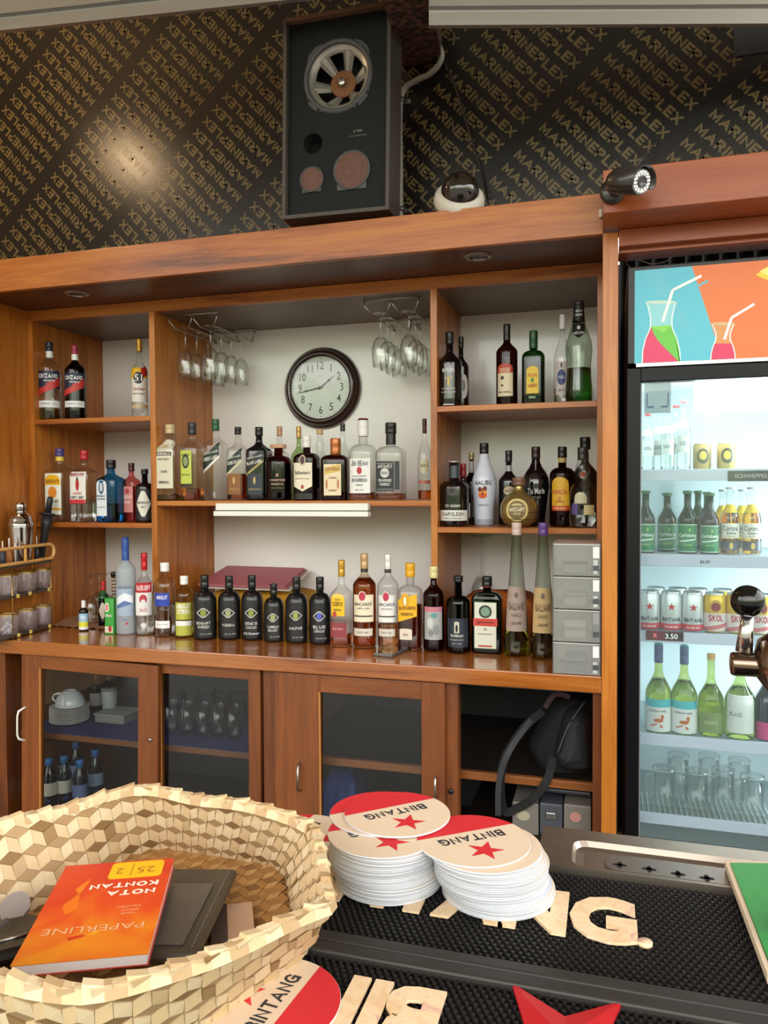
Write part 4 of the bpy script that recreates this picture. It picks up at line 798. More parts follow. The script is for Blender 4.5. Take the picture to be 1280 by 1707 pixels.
boxo('back_board', -hw_+tk, hw_-tk, dp-.012, dp-.001, tk, h-tk, case, spk)
# baffle with round openings
def spx(px, py): q = at(px, py, SY+.025); return q.x-spk.location.x, q.z-spk.location.z
holes = []
wc = spx(560,128); wr = .112; pc_ = spx(520,241); t1 = spx(519.5,301); t2 = spx(586,284)
bm = bmesh.new()
def ringv(c, r, n=40): return [bm.verts.new((c[0]+r*math.cos(2*PI*k/n), 0, c[1]+r*math.sin(2*PI*k/n))) for k in range(n)]
outer = [bm.verts.new(v) for v in ((-hw_+tk,0,tk),(hw_-tk,0,tk),(hw_-tk,0,h-tk),(-hw_+tk,0,h-tk))]
ed = [bm.edges.new((outer[i],outer[(i+1)%4])) for i in range(4)]
for c_, r_ in ((wc,wr),(pc_,.034)):
    v = ringv(c_, r_); ed += [bm.edges.new((v[i],v[(i+1)%len(v)])) for i in range(len(v))]
bmesh.ops.triangle_fill(bm, edges=ed, use_beauty=True)
ex = bmesh.ops.extrude_face_region(bm, geom=bm.faces[:]); 
for g in ex['geom']:
    if isinstance(g, bmesh.types.BMVert): g.co.y += .012
bmesh.ops.recalc_face_normals(bm, faces=bm.faces[:])
me = bpy.data.meshes.new('baffle'); bm.to_mesh(me); bm.free(); me.materials.append(baf)
o = bpy.data.objects.new('baffle', me); COL.objects.link(o); o.parent = spk; o.location = (0,.022,0)
alu = col('#a8a59e', .35, .6); rub = col('#4a4a4c', .5); rust = col('#6a4c42', .8, var=.35); brown = col('#8a5a3c', .75, var=.12)
Wm = Matrix.Translation((wc[0], .022, wc[1])) @ Matrix.Rotation(PI/2,4,'X')
MB().lathe([(wr*.93,-.006),(wr*.95,.004),(wr*1.0,.007),(wr*1.06,.006),(wr*1.09,.0)], rub, seg=56, M=Wm, cap0=False, cap1=False).build('woofer_ring', spk)
mb = MB()
pl = []
for k in range(4):
    a = PI/4 + k*PI/2
    for s in (-.28,-.12,.12,.28): pl.append((wr*1.17*math.cos(a+s), wr*1.17*math.sin(a+s)) if abs(s)<.2 else (wr*1.12*math.cos(a+s), wr*1.12*math.sin(a+s)))
V = [Vector((x,y,.002)) for x,y in pl]+[Vector((wr*1.02*math.cos(2*PI*k/16+.12), wr*1.02*math.sin(2*PI*k/16+.12), .002)) for k in range(16)]
mb.add([Wm@v for v in V], [(k,(k+1)%16,16+(k+1)%16,16+k) for k in range(16)], rub)
for k in (2,3):
    for s in (-.2,.2):
        a = PI/4+k*PI/2+s; mb.lathe([(.0045,.0),(.0045,.004),(.001,.005)], BLACKP, c=(wr*1.1*math.cos(a), wr*1.1*math.sin(a), .001), M=Wm, seg=10)
mb.build('woofer_plate', spk)
mb = MB()                                                # cast basket: rim and six webs
mb.lathe([(wr*.93,-.004),(wr*.86,-.012),(wr*.78,-.016),(wr*.77,-.022)], alu, seg=48, M=Wm, cap0=False, cap1=False)
for k in range(6):
    a = math.radians(70 + 60*k)
    r0, r1_ = wr*.36, wr*.80
    for s, zz in ((.0,.0),):
        d = Vector((math.cos(a), math.sin(a),0)); q = Vector((-d.y,d.x,0)); w0_, w1_ = .012, .022
        V = [d*r0-q*w0_+Vector((0,0,-.062)), d*r0+q*w0_+Vector((0,0,-.062)), d*r1_+q*w1_+Vector((0,0,-.018)), d*r1_-q*w1_+Vector((0,0,-.018)),
             d*r0-q*w0_*.3+Vector((0,0,-.054)), d*r0+q*w0_*.3+Vector((0,0,-.054)), d*r1_+q*w1_*.4+Vector((0,0,-.010)), d*r1_-q*w1_*.4+Vector((0,0,-.010))]
        mb.add([Wm@v for v in V], [(0,1,5,4),(3,7,6,2),(0,4,7,3),(1,2,6,5),(4,5,6,7),(3,2,1,0)], alu)
mb.build('woofer_frame', spk)
MB().lathe([(wr*.40,-.062),(wr*.40,-.052),(wr*.36,-.050),(wr*.10,-.050),(wr*.09,-.044),(0.0005,-.044)], brown, seg=40, M=Wm).build('woofer_centre', spk)
MB().lathe([(.013,-.044),(.013,-.034),(.009,-.032),(0.0005,-.032)], CHROME, seg=16, M=Wm).build('centre_bolt', spk)
MB().lathe([(.034,.001),(.034,-.06),(0.001,-.06)], col('#0a0a0a',.9), seg=32, M=Matrix.Translation((pc_[0],.022,pc_[1]))@Matrix.Rotation(PI/2,4,'X'), cap0=False).build('bass_port', spk)
for c_, r_ in ((t1,.040),(t2,.060)):
    M_ = Matrix.Translation((c_[0],.021,c_[1]))@Matrix.Rotation(PI/2,4,'X')
    m = MB().lathe([(r_*1.06,0),(r_*1.08,.004),(r_*1.0,.006),(r_*.95,.003)], rub, seg=40, M=M_, cap0=False, cap1=False)
    for s in (-1,1):
        m.box(s*r_*.55-.3*r_, s*r_*.55+.3*r_, -r_*1.06, -r_*.7, .0, .003, rub, M=M_, bev=.001)
    m.build('driver_ring', spk)
    MB().lathe([(r_*.96,.003),(r_*.6,.005),(0.0005,.006)], rust, seg=36, M=M_, cap0=False).build('driver_mesh', spk)
mb = MB(); bx0 = spx(581,221); add_text(mb, 'SJ 4000', Matrix.Translation((bx0[0]+.028,.0212,bx0[1]))@Matrix.Rotation(PI/2,4,'X'), .010, col('#7c7c78',.5)); add_text(mb, '3 WAY SPEAKER SYSTEM', Matrix.Translation((bx0[0]+.028,.0212,bx0[1]-.014))@Matrix.Rotation(PI/2,4,'X'), .004, col('#7c7c78',.5)); mb.build('model_text', spk)

# ---- rusty rafter, conduit, cables
dk = col('#3c2c26', .75, var=.45)
rustm, t_, b_ = pm('rusty_steel'); n_ = t_.nodes.new('ShaderNodeTexNoise'); n_.inputs['Scale'].default_value = 45; n_.inputs['Detail'].default_value = 8
x_ = t_.nodes.new('ShaderNodeTexCoord'); t_.links.new(x_.outputs['Object'], n_.inputs[0]); r_ = t_.nodes.new('ShaderNodeValToRGB'); t_.links.new(n_.outputs['Fac'], r_.inputs[0])
r_.color_ramp.elements[0].position = .42; r_.color_ramp.elements[0].color = (*hx('#2a2320'),1); r_.color_ramp.elements[1].position = .72; r_.color_ramp.elements[1].color = (*hx('#8e6a56'),1)
t_.links.new(r_.outputs[0], b_.inputs['Base Color']); b_.inputs['Roughness'].default_value = .8
y0_, y1_ = 2.02, YP-.002
A = [at(672,112,y1_), at(737,104,y1_)]; B = [at(622,-60,y0_), at(706,-60,y0_)]
V = []
for (l, r), up in ((A,.17),(B,.17)):
    zz = (l.z+r.z)/2; V += [Vector((l.x,l.y,zz)), Vector((r.x,r.y,zz)), Vector((r.x,r.y,zz+up)), Vector((l.x,l.y,zz+up))]
rb = mk('rusty_rafter', V, [(0,1,2,3),(7,6,5,4),(0,4,5,1),(1,5,6,2),(2,6,7,3),(3,7,4,0)], rustm); setp(rb, 'rusty steel roof rafter sloping down beside the speaker', 'beam')
bpy.context.view_layer.update()
cpts = [(728,72,2.74),(736,90,2.74),(731,108,2.75),(715,124,2.765),(694,134,2.775),(676,146,2.78),(668,165,2.78),(666,200,2.78),(667,260,2.78),(667,320,2.78),(667,372,2.78)]
P = [at(a,b,c_) for a,b,c_ in cpts]
def spline(P, n=6):
    o = []
    for i in range(len(P)-1):
        p0, p1, p2, p3 = P[max(i-1,0)], P[i], P[i+1], P[min(i+2,len(P)-1)]
        for k in range(n):
            t = k/n; o.append(.5*((2*p1)+(p2-p0)*t+(2*p0-5*p1+4*p2-p3)*t*t+(3*p1-p0-3*p2+p3)*t**3))
    return o+[P[-1]]
SP = spline(P, 14); cd = empty('flexible_conduit', tuple(P[-1]), 'grey ribbed flexible conduit running down the plywood beside the speaker', 'conduit')
o = MB().tube(SP, [.0105 + (.0012 if i%2 else -.0006) for i in range(len(SP))], col('#9a9793', .5), seg=12).build('ribbed_tube', cd); o.location = -cd.location
for px, py in ((668,167),(668,349)):
    q = at(px, py, 2.78); m = MB().lathe([(.0135,-.008),(.0135,.008)], col('#6a6866',.4,.6), c=tuple(q), seg=16)
    m.box(q.x+.010, q.x+.034, YP-.004, YP-.001, q.z-.009, q.z+.009, STEEL, bev=.001); m.lathe([(.004,0),(.003,.003)], STEEL, M=Matrix.Translation((q.x+.024,YP-.004,q.z))@Matrix.Rotation(PI/2,4,'X'), seg=10)
    o = m.build('clamp', cd); o.location = -cd.location
P = [at(*a) for a in ((738,100,2.785),(752,128,2.785),(766,165,2.78),(781,215,2.78),(795,260,2.78),(806,300,2.77),(814,338,2.70))]
setp(MB().tube(spline(P,5), .0045, col('#1a1a1b',.4)).build('black_cable'), 'black cable running down the plywood to the dome camera', 'cable')
P = [at(*a) for a in ((1062,276,2.30),(1076,258,2.5),(1098,232,2.78))]
setp(MB().tube(P, .0018, col('#4a4a48',.4)).build('camera_antenna'), 'thin dark wire rising from the bullet camera across the plywood', 'wire')

# ---- dome camera on the shelving top
q = at(766, 352, 2.46); dm = empty('dome_camera', (q.x, q.y, ZFT), 'white dome camera with smoked bubble on top of the shelving', 'camera')
sc_ = dep(q)/F; r0 = 40*sc_
Mt = Matrix.Translation((0,-.01,.046)) @ Matrix.Rotation(math.radians(52),4,'X') @ Matrix.Rotation(math.radians(14),4,'Y')
MB().lathe([(r0*1.02,-.012),(r0*1.05,.0),(r0*1.0,.02),(r0*.85,.032),(r0*.78,.034)], col('#cfc9be', .45), seg=40, M=Mt).build('base_ring', dm)
MB().lathe([(r0*.78,.030),(r0*.76,.045),(r0*.62,.070),(r0*.38,.086),(r0*.12,.093),(.0005,.094)], col('#1e1814', .06, 0, .8), seg=36, M=Mt, cap0=False).build('smoked_bubble', dm)
# ---- bullet camera on the beam
q0, q1 = at(1021, 318, BY-.012), at(1062, 314, BY-.11)
ax = (q1-q0); Lb = .105; ax.normalize()
ax = Vector((.62,-.66,-.30)).normalized()
bc_ = empty('bullet_camera', (q0.x, BY, q0.z), 'dark bullet camera with ring of white lamps on the beam over the fridge', 'camera')
body_c = col('#2a2623', .32, 0, .3); bc_.scale = (1.15,)*3
MB().lathe([(.030,0),(.030,.010),(.022,.016)], body_c, seg=28, M=Matrix.Rotation(PI/2,4,'X')).build('mount', bc_)
MB().tube([(0,-.012,0),(.004,-.028,.002),(.010,-.040,.004)], .011, body_c).build('arm', bc_)
Q = Vector((0,0,1)).rotation_difference(ax).to_matrix().to_4x4(); Bq = Matrix.Translation(Vector((.012,-.048,.004))) @ Q
MB().lathe([(.020,-.02),(.026,-.014),(.029,0),(.029,.072),(.027,.076)], body_c, seg=36, M=Bq).build('body', bc_)
m = MB(); 
sec_ = [(.033*math.cos(a), .033*math.sin(a)) for a in [math.radians(k) for k in range(-20,201,11)]]
yv = Q.to_3x3().inverted() @ Vector((0,0,1)); an = math.atan2(yv.y, yv.x) - PI/2
V = []; 
for z_, s_ in ((.0,1.0),(.088,1.04)):
    for x_, y_ in sec_: v = Matrix.Rotation(an,4,'Z') @ Vector((x_*s_, y_*s_, z_)); V.append(Bq@v)
    for x_, y_ in sec_: v = Matrix.Rotation(an,4,'Z') @ Vector((x_*s_*.94, y_*s_*.94, z_)); V.append(Bq@v)
n_s = len(sec_); Fc = []
for i in range(n_s-1): Fc += [(i,i+1,2*n_s+i+1,2*n_s+i),(n_s+i+1,n_s+i,3*n_s+i,3*n_s+i+1),(2*n_s+i,2*n_s+i+1,3*n_s+i+1,3*n_s+i)]
m.add(V, Fc, body_c, True); m.build('sun_hood', bc_)
MB().lathe([(.027,.0765),(.027,.078),(.0005,.078)], col('#9a9a98',.35), seg=32, M=Bq).build('face_plate', bc_)
mm = MB()
for k in range(18):
    a = 2*PI*k/18; mm.lathe([(.0028,.078),(.0028,.0795),(.0005,.0805)], col('#f0f0ee',.25,emit=.3), c=(.0215*math.cos(a),.0215*math.sin(a),0), M=Bq, seg=8)
for k in range(12):
    a = 2*PI*k/12; mm.lathe([(.0024,.078),(.0024,.0795),(.0005,.0805)], col('#f0f0ee',.25,emit=.3), c=(.0165*math.cos(a),.0165*math.sin(a),0), M=Bq, seg=8)
mm.build('lamp_ring', bc_)
MB().lathe([(.0125,.078),(.0125,.082),(.010,.082),(.0085,.079),(.0005,.0795)], col('#4a4a4c',.2), seg=24, M=Bq).build('lens', bc_)
q = at(1003.5, 356, D0-.006); setp(MB().lathe([(.006,-.012),(.007,-.008),(.007,.008),(.006,.012)], col('#d8cbb8',.4), c=(q.x-.003,D0-.0075,q.z), seg=12).build('cable_clip'), 'tiny cream cable clip at the right end of the front board', 'clip')

# ============================================================ THINGS ON THE COUNTERTOP
# stacked clear drawer tower
a, b = atz(921,1124,ZCT), atz(1000,1127,ZCT); ytw = (a.y+b.y)/2; xL, xR = at(921,1100,ytw).x, min(at(1001,1100,ytw).x, XPS-.003); htw = at(960,906,ytw).z-ZCT
tw = empty('drawer_tower', ((xL+xR)/2, ytw, ZCT+.0005), 'tower of clear plastic drawers beside the teak post', 'drawers')
wv = (xR-xL)/2; dpt = .20
boxo('side_panel', -wv, -wv+.002, .002, dpt, 0, htw, G_ACR, tw); boxo('side_panel', wv-.002, wv, .002, dpt, 0, htw, G_ACR, tw); boxo('back_panel', -wv+.002, wv-.002, dpt-.003, dpt-.001, 0, htw, col('#c2c0ba',.5), tw)
boxo('top_panel', -wv+.002, wv-.002, .002, dpt-.003, htw-.003, htw, G_ACR, tw)
NV = 4; hv = htw/NV
for k in range(NV):
    z0 = k*hv
    d = boxo('drawer', -wv+.003, wv-.003, .0, .003, z0+.002, z0+hv-.003, G_ACR, tw)
    m = MB(); m.box(-wv+.003, wv-.003, .003, dpt-.01, z0+.003, z0+.005, G_ACR); m.box(-wv*.55, wv*.42, -.006, .0, z0+hv*.42, z0+hv*.47, G_ACR); m.box(-wv+.004, wv-.004, -.0015, 0, z0+hv-.005, z0+hv-.003, col('#d8dad8',.3)); m.build('drawer_tray', d)
    m = MB()
    for j in range(4): m.box(wv*.70+j*.0032, wv*.70+j*.0032+.0016, -.0012, -.0002, z0+hv*.08, z0+hv*(.5 if k%2 else .42), col('#e8e8e8',.4) if k in (0,2,3) else col('#8a8a8a',.4))
    m.box(wv*.68, wv*.94, -.0012, -.0002, z0+hv*.56, z0+hv*.90, col('#dcdcdc' if k!=1 else '#8c8c8c',.4)); m.box(wv*.69, wv*.93, -.0016, -.0011, z0+hv*.18, z0+hv*.34, col('#4a4a4c',.4)); m.build('sticker', d)
    # what lies in the drawer
    boxo('drawer_contents', -wv*.55, wv*.40, .03, dpt*.6, z0+.0055, z0+hv*(.50,.62,.45,.38)[k], col(('#4e5362','#b4b0a2','#a4a296','#8c8c88')[k],.6), d, .006)
# phone
a, b, c_, d_ = atz(620,1092,ZCT), atz(655,1098,ZCT), atz(689,1082,ZCT), atz(655,1077,ZCT)
ctr = (a+b+c_+d_)/4; an = math.atan2((c_-b).y, (c_-b).x); Lp = max((c_-b).length, .14); Wp = (b-a).length
ph = empty('smartphone', (ctr.x, ctr.y, ZCT+.0003), 'black smartphone in a scuffed clear case lying on the counter edge', 'phone', rz=an)
boxo('case', -Lp/2, Lp/2, -.036, .036, 0, .010, col('#5c5a58', .25), ph, .003); boxo('screen', -Lp/2+.004, Lp/2-.004, -.033, .033, .0101, .0108, col('#0c0d10', .05, 0, 1), ph)
m = MB(); 
for x_ in (-.05,-.02,.01,.04): m.box(x_, x_+.014, -.0368, -.0358, .003, .007, col('#141416',.4))
m.build('case_cutout', ph)
# folded cloths and the red folder
def blob(name, lab, cat, pts, z0, h, m, amp=.006, seed=1):
    random.seed(seed); cx = sum(p.x for p in pts)/len(pts); cy = sum(p.y for p in pts)/len(pts)
    mb = MB(); V = []; n = 40; rings = 9; 
    def edge(t):
        t *= len(pts); i = int(t) % len(pts); f = t-int(t); return pts[i].lerp(pts[(i+1)%len(pts)], f)
    for j in range(rings+1):
        s = j/rings; rr = math.sqrt(max(0,1-s**3)); zz = h*min(1, s*1.3 if s<.6 else .78+(s-.6)*.55)
        for k in range(n):
            e = edge(k/n); wv_ = amp*math.sin(k*2.1+j*.7+seed)*(.4+s)
            V.append((cx+(e.x-cx)*(rr*.97+.03)+wv_*.4, cy+(e.y-cy)*(rr*.97+.03)+wv_, z0+zz+ (wv_*.6 if 0<j<rings else 0)))
    Fc = [(j*n+k, j*n+(k+1)%n, (j+1)*n+(k+1)%n, (j+1)*n+k) for j in range(rings) for k in range(n)] + [tuple(range(n-1,-1,-1)), tuple(rings*n+k for k in range(n))]
    mb.add([Vector(v)-Vector((cx,cy,z0)) for v in V], Fc, m, True); o = mb.build(name, loc=(cx,cy,z0)); return setp(o, lab, cat)
yel = col('#c08a1c', .85, var=.2); orn = col('#c8641a', .85, var=.2)
Y3 = 3.02
ztop = at(430, 978, Y3).z - ZCT
blob('yellow_cloth', 'mustard yellow folded cloth under the red folder behind the black bottles', 'cloth', [Vector((at(345,1000,2.98).x,2.93,0)),Vector((at(528,1000,2.98).x,2.93,0)),Vector((at(528,1000,2.98).x,3.13,0)),Vector((at(345,1000,2.98).x,3.13,0))], ZCT+.001, ztop, yel, .009, 3)
blob('orange_cloth', 'orange folded cloth behind the green bottles in the right bay', 'cloth', [Vector((at(764,1000,2.98).x,2.93,0)),Vector((at(895,1000,2.98).x,2.93,0)),Vector((at(895,1000,2.98).x,3.12,0)),Vector((at(764,1000,2.98).x,3.12,0))], ZCT+.001, at(800,984,3.0).z-ZCT, orn, .010, 5)
zf = ZCT + ztop + .006
F4 = [atz(323,962,zf), atz(470,985,zf), atz(502,962,zf), atz(385,944,zf)]
F4 = [Vector((at(335,962,2.93).x,2.90,0)), Vector((at(478,985,2.92).x,2.90,0)), Vector((at(505,962,3.1).x,3.12,0)), Vector((at(372,944,3.1).x,3.14,0))]
fo = empty('red_folder', (F4[0].x, F4[0].y, zf), 'faded red folder stack lying on the yellow cloth against the white panel', 'folder')
for k, (c_, nm) in enumerate((('#c9c0b4','paper_sheet'),('#a06a6a','folder_back'),('#b0626a','folder_cover'))):
    z = k*.0065; V = []
    for zz in (z, z+.005):
        for q in F4: V.append((q.x-F4[0].x+(2-k)*.012, q.y-F4[0].y-(2-k)*.006*0, zz + (.052 if q.y>3 else -.004)))
    mk(nm, V, [(3,2,1,0),(4,5,6,7),(0,1,5,4),(1,2,6,5),(2,3,7,6),(3,0,4,7)], col(c_,.5,var=.1), fo)
# green tin, striped cups, brown cloth
p = atz(186,1056,ZCT); dd = dep(p)/F; zt_ = at(186,997,p.y).z-ZCT
tn = empty('green_tin', (p.x,p.y,ZCT+.0005), 'green printed tin with round red and white badge beside the frosted vodka', 'tin')
surf_sec = mksec(.021, 8, .8, 0)
MB().lathe([(.0205,0),(.021,.002),(.021,zt_-.004),(.0195,zt_),(.0005,zt_)], col('#3c9a3e',.35), sec=surf_sec, seg=56).build('can', tn)
label_mesh(Surf([(.021,0),(.021,zt_)], surf_sec, .021, zt_), [('e',-.35,.75,.50,.13,'#e8e4dc'),('e',-.35,.75,.34,.09,'#c23a34'),('t','15',-.35,.75,.10,'#f2f2f2',.4),('t','OREGANO',.05,.52,.07,'#f0f0e8',1.3),('r',-.85,.85,.04,.22,'#d8d0c0'),('e',.3,.15,.4,.09,'#a83a34')], .021, zt_).build('printed_label', tn)
p = atz(191,1030,ZCT); zt_ = at(191,955,p.y).z-ZCT
cu = empty('striped_bottle', (p.x,p.y,ZCT+.004), 'cream bottle with brown stripes and black cap behind the green tin', 'bottle')
m = MB(); 
for k in range(12): m.lathe([(.011,k*zt_*.075),(.011,k*zt_*.075+zt_*.040)], col('#d9cdb8',.5), seg=18, cap0=False, cap1=False); m.lathe([(.011,k*zt_*.075+zt_*.04),(.011,(k+1)*zt_*.075)], col('#7a5640',.5), seg=18, cap0=False, cap1=False)
m.build('body', cu); MB().lathe([(.014,zt_*.9),(.014,zt_*.985),(.010,zt_)], BLACKP, seg=18).build('cap', cu)
# cloth under the glasses: a thin wavy sheet
def sheet(name, lab, cat, C4, z, m, nx=24, ny=8, amp=.002, par=None):
    V = []; 
    for j in range(ny+1):
        for i in range(nx+1):
            a = C4[0].lerp(C4[1], i/nx); b = C4[3].lerp(C4[2], i/nx); q = a.lerp(b, j/ny)
            e = amp*(1+math.sin(i*1.7+j))*(1 if j in (0,) else .5); V.append((q.x, q.y + (amp*math.sin(i*1.3) if j==0 else 0), z+e+.0008))
    n1 = nx+1; N1 = len(V); V += [(x,y,zz-.0007) for x,y,zz in V]; Fc = []
    for j in range(ny):
        for i in range(nx): a = j*n1+i; Fc += [(a,a+1,a+n1+1,a+n1),(N1+a,N1+a+n1,N1+a+n1+1,N1+a+1)]
    o = mk(name, V, Fc, m, par, smooth=True); return setp(o, lab, cat) if lab else o
sheet('brown_cloth', 'thin tan cloth under the upside-down glasses', 'cloth', [atz(86,1044,ZCT), atz(172,1050,ZCT), atz(205,1026,ZCT), atz(118,1026,ZCT)], ZCT, col('#b98d6c',.9,var=.12), amp=.003)

# ---- condiment rack with mugs, at the left
gold = col('#b8923c', .3, .8); LWd = wood('light_wood', 'X', '#c88a40', '#e2ac5e', '#f0c480')
rk = empty('condiment_rack', tuple(atz(20,1060,ZCT)+Vector((0,.02,.0005))), 'two tier rack of clear gold rimmed jars at the left end of the countertop', 'rack')
ro = rk.location.copy()
# the rack runs from front left towards the side panel; its row direction in plan:
a, b = atz(18,1067,ZCT), atz(88,1046,ZCT); dr_ = (b-a).normalized(); nr_ = Vector((-dr_.y, dr_.x, 0))
def rloc(s, t, z): return a + dr_*s + nr_*t + Vector((0,0,z))
Lr = (b-a).length + .005
Mr = Matrix(((dr_.x,nr_.x,0,a.x),(dr_.y,nr_.y,0,a.y),(0,0,1,ZCT+.0006),(0,0,0,1)))
zA = at(40,998,a.y+.05).z-ZCT; zB = at(40,948,a.y+.05).z-ZCT
for nm, z in (('lower_tray',0.0),('upper_tray',zA),('top_tray',zB)):
    o = MB().box(-.10, Lr, .002, .082, z+.003, z+.013, col('#4a3c34',.4), M=Mr, bev=.002).build(nm, rk); o.location = -ro
for s in (-.09, .02, Lr-.006):
    m = MB(); m.tube([Mr@Vector((s,.004,0)), Mr@Vector((s,.004,zB+.01))], .0022, gold); m.tube([Mr@Vector((s,.080,0)), Mr@Vector((s,.080,zB+.01))], .0022, gold); o = m.build('rod', rk); o.location = -ro
for z in (0.0, zA):
    for s in (.055, .02+.11, Lr-.02):
        o = MB().box(s-.012, s+.004, -.0005, .004, z+.002, z+.016, col('#e6d06a',.5), M=Mr, bev=.001).build('yellow_tab', rk); o.location = -ro
# wooden loop handle
lp = []; zz = zB+.020; hl = .030
s0, s1 = -.09, Lr+.012
for k in range(13): an_ = PI/2 + PI*k/12; lp.append(Mr@Vector((s0+hl+hl*math.cos(an_), .0, zz+hl+hl*math.sin(an_)-.0)))
for k in range(13): an_ = -PI/2 + PI*k/12; lp.append(Mr@Vector((s1-hl+hl*math.cos(an_), .0, zz+hl+hl*math.sin(an_))))
m = MB().tube(lp, .0068, LWd, closed=True, seg=10); m.box((s0+s1)/2-.006, (s0+s1)/2+.006, -.004, .004, zz+.002, zz+2*hl-.002, LWd, M=Mr, bev=.002); o = m.build('wooden_loop', rk); o.location = -ro
G_JAR = glassy('jar_glass', '#faf8fa', .6, 1.8, .03, .10, '#e8e0e6')  # pale body mix puts whitish reflections into the glass colour
def mug(lab, s, z, fill, fcol, h=.076, r=.039):
    q = Mr@Vector((s,.042,z)); t = empty('glass_jar', tuple(q), lab, 'jar', rz=math.atan2(dr_.y, dr_.x))
    MB().lathe([(r*.9,0),(r*.94,.003),(r,h*.96),(r,h),(r-.002,h),(r-.002,h*.96),(r*.9,.006),(0.0005,.006)], G_JAR, seg=26).build('jar_body', t)
    MB().lathe([(r*1.04,h),(r*1.05,h+.004),(r*.98,h+.005),(r*.96,h+.001)], gold, seg=26, cap0=False, cap1=False).build('gold_rim', t)
    MB().tube([(r*.98,0,h*.88),(r*1.45,0,h*.92),(r*1.62,0,h*.70),(r*1.45,0,h*.35),(r*1.2,0,h*.2),(r*.98,0,h*.22)], .0026, col('#d8cfc8',.3), seg=8).build('handle', t)
    if fill:
        m = MB()
        for k in range(26):
            x_, y_, z_ = random.uniform(-.018,.018), random.uniform(-.018,.018), random.uniform(.010,.010+fill)
            m.box(x_-.006,x_+.006,y_-.005,y_+.005,z_-.003,z_+.003, fcol, M=Matrix.Rotation(random.uniform(-.6,.6),4,'X')@Matrix.Identity(4))
        o = m.build('jar_filling', t); o['kind'] = 'stuff'
z1_, z2_ = .0135, zA+.0135
def sx_(px):
    lo, hi = -.4, .5
    for _ in range(40):
        mid = (lo+hi)/2; q = Mr@Vector((mid,.042,0)); u = F*(cy_*q.x+sy_*q.y)/dep(q)+640
        if u < px: lo = mid
        else: hi = mid
    return lo
J1, J2, J3 = sx_(10), sx_(41), sx_(68)
mug('gold rimmed glass jar with white paper bits, leftmost on the lower rack tier', J1, z1_, .03, col('#e8e8ea',.6)); mug('gold rimmed glass jar with brown crumbs, middle of the lower rack tier', J2, z1_, .035, col('#a87c58',.7)); mug('gold rimmed empty looking glass jar with handle, right end of the lower rack tier', J3, z1_, .0, None)
mug('gold rimmed glass jar, leftmost on the upper rack tier', J1, z2_, .0, None); mug('gold rimmed glass jar with tan contents, middle of the upper rack tier', J2, z2_, .028, col('#b08a6a',.7)); mug('gold rimmed glass jar with handle, right end of the upper rack tier', J3, z2_, .012, col('#9a6a4c',.7))
# shaker
zt0 = ZCT + zB + .0145
def onrack(px, lab, kind, cat, t_=.042):
    # slide along the rack until the thing stands under its place in the photo
    lo, hi = -.3, .4
    for _ in range(40):
        mid = (lo+hi)/2; q = Mr@Vector((mid,t_,0)); u = F*( cy_*q.x + sy_*q.y)/dep(q) + 640
        if u < px: lo = mid
        else: hi = mid
    q = Mr@Vector((lo,t_,0)); return empty(kind, (q.x,q.y,zt0), lab, cat), q
t, q = onrack(34, 'polished steel cocktail shaker standing on the condiment rack', 'cocktail_shaker', 'shaker'); H = at(34,838,q.y).z-zt0; R = 19.5*dep(q)/F
SS = col('#c8c6c4', .12, 1)
MB().lathe([(R*.72,0),(R*.76,.003),(R*1.0,H*.60),(R*1.0,H*.62)], SS, seg=32).build('cup', t)
MB().lathe([(R*1.03,H*.62),(R*1.03,H*.66),(R*.98,H*.67),(R*.95,H*.72),(R*.80,H*.78),(R*.55,H*.82),(R*.46,H*.84)], SS, seg=32, cap0=False).build('strainer_top', t)
MB().lathe([(R*.46,H*.84),(R*.45,H*.96),(R*.38,H),(0.0005,H)], SS, seg=28).build('cap', t)
# black muddler leaning
t, q = onrack(66, 'black plastic blender tamper leaning at the right of the steel shaker', 'blender_tamper', 'tamper'); tp_ = at(84, 828, q.y+.03); d = tp_-Vector((q.x,q.y,zt0)); Lm = d.length
Qm = Vector((0,0,1)).rotation_difference(d.normalized()).to_matrix().to_4x4(); bk = col('#222226', .45)
MB().lathe([(.010,.012),(.013,.014),(.016,Lm*.45),(.019,Lm*.50),(.021,Lm*.55),(.022,Lm*.70)], bk, seg=24, M=Qm).build('shaft', t)
MB().lathe([(.022,Lm*.695),(.034,Lm*.72),(.034,Lm*.735),(.014,Lm*.75)], bk, seg=28, M=Qm).build('collar', t)
MB().lathe([(.013,Lm*.74),(.012,Lm*.96),(.010,Lm)], bk, seg=18, M=Qm).build('handle', t)
for px, pt, lab, c1, r in ((14,897,'brown wooden tool with pale stem at the far left of the condiment rack','#a86838',.010),(24,905,'slim white stirrer in front of the shaker on the rack','#d8d4d0',.0025),(60,894,'small dark bottle with white straw between the shaker and the tamper','#2a2a2e',.009),(3,902,'white capped dark tool at the left frame edge on the rack','#2c3440',.009)):
    t, q = onrack(px, lab, 'bar_tool', 'bar tool', .03); H = at(px,pt,q.y).z-zt0
    if r < .005: MB().lathe([(r,0),(r,H)], col(c1,.5), seg=10).build('stem', t)
    else:
        MB().lathe([(r,0),(r*1.1,H*.3),(r,H*.55),(r*.4,H*.62)], col(c1,.5), seg=18).build('tool_body', t); MB().lathe([(r*.28,H*.6),(r*.28,H)], col('#d8d4d0',.5), seg=10).build('stem', t)
random.seed(11)

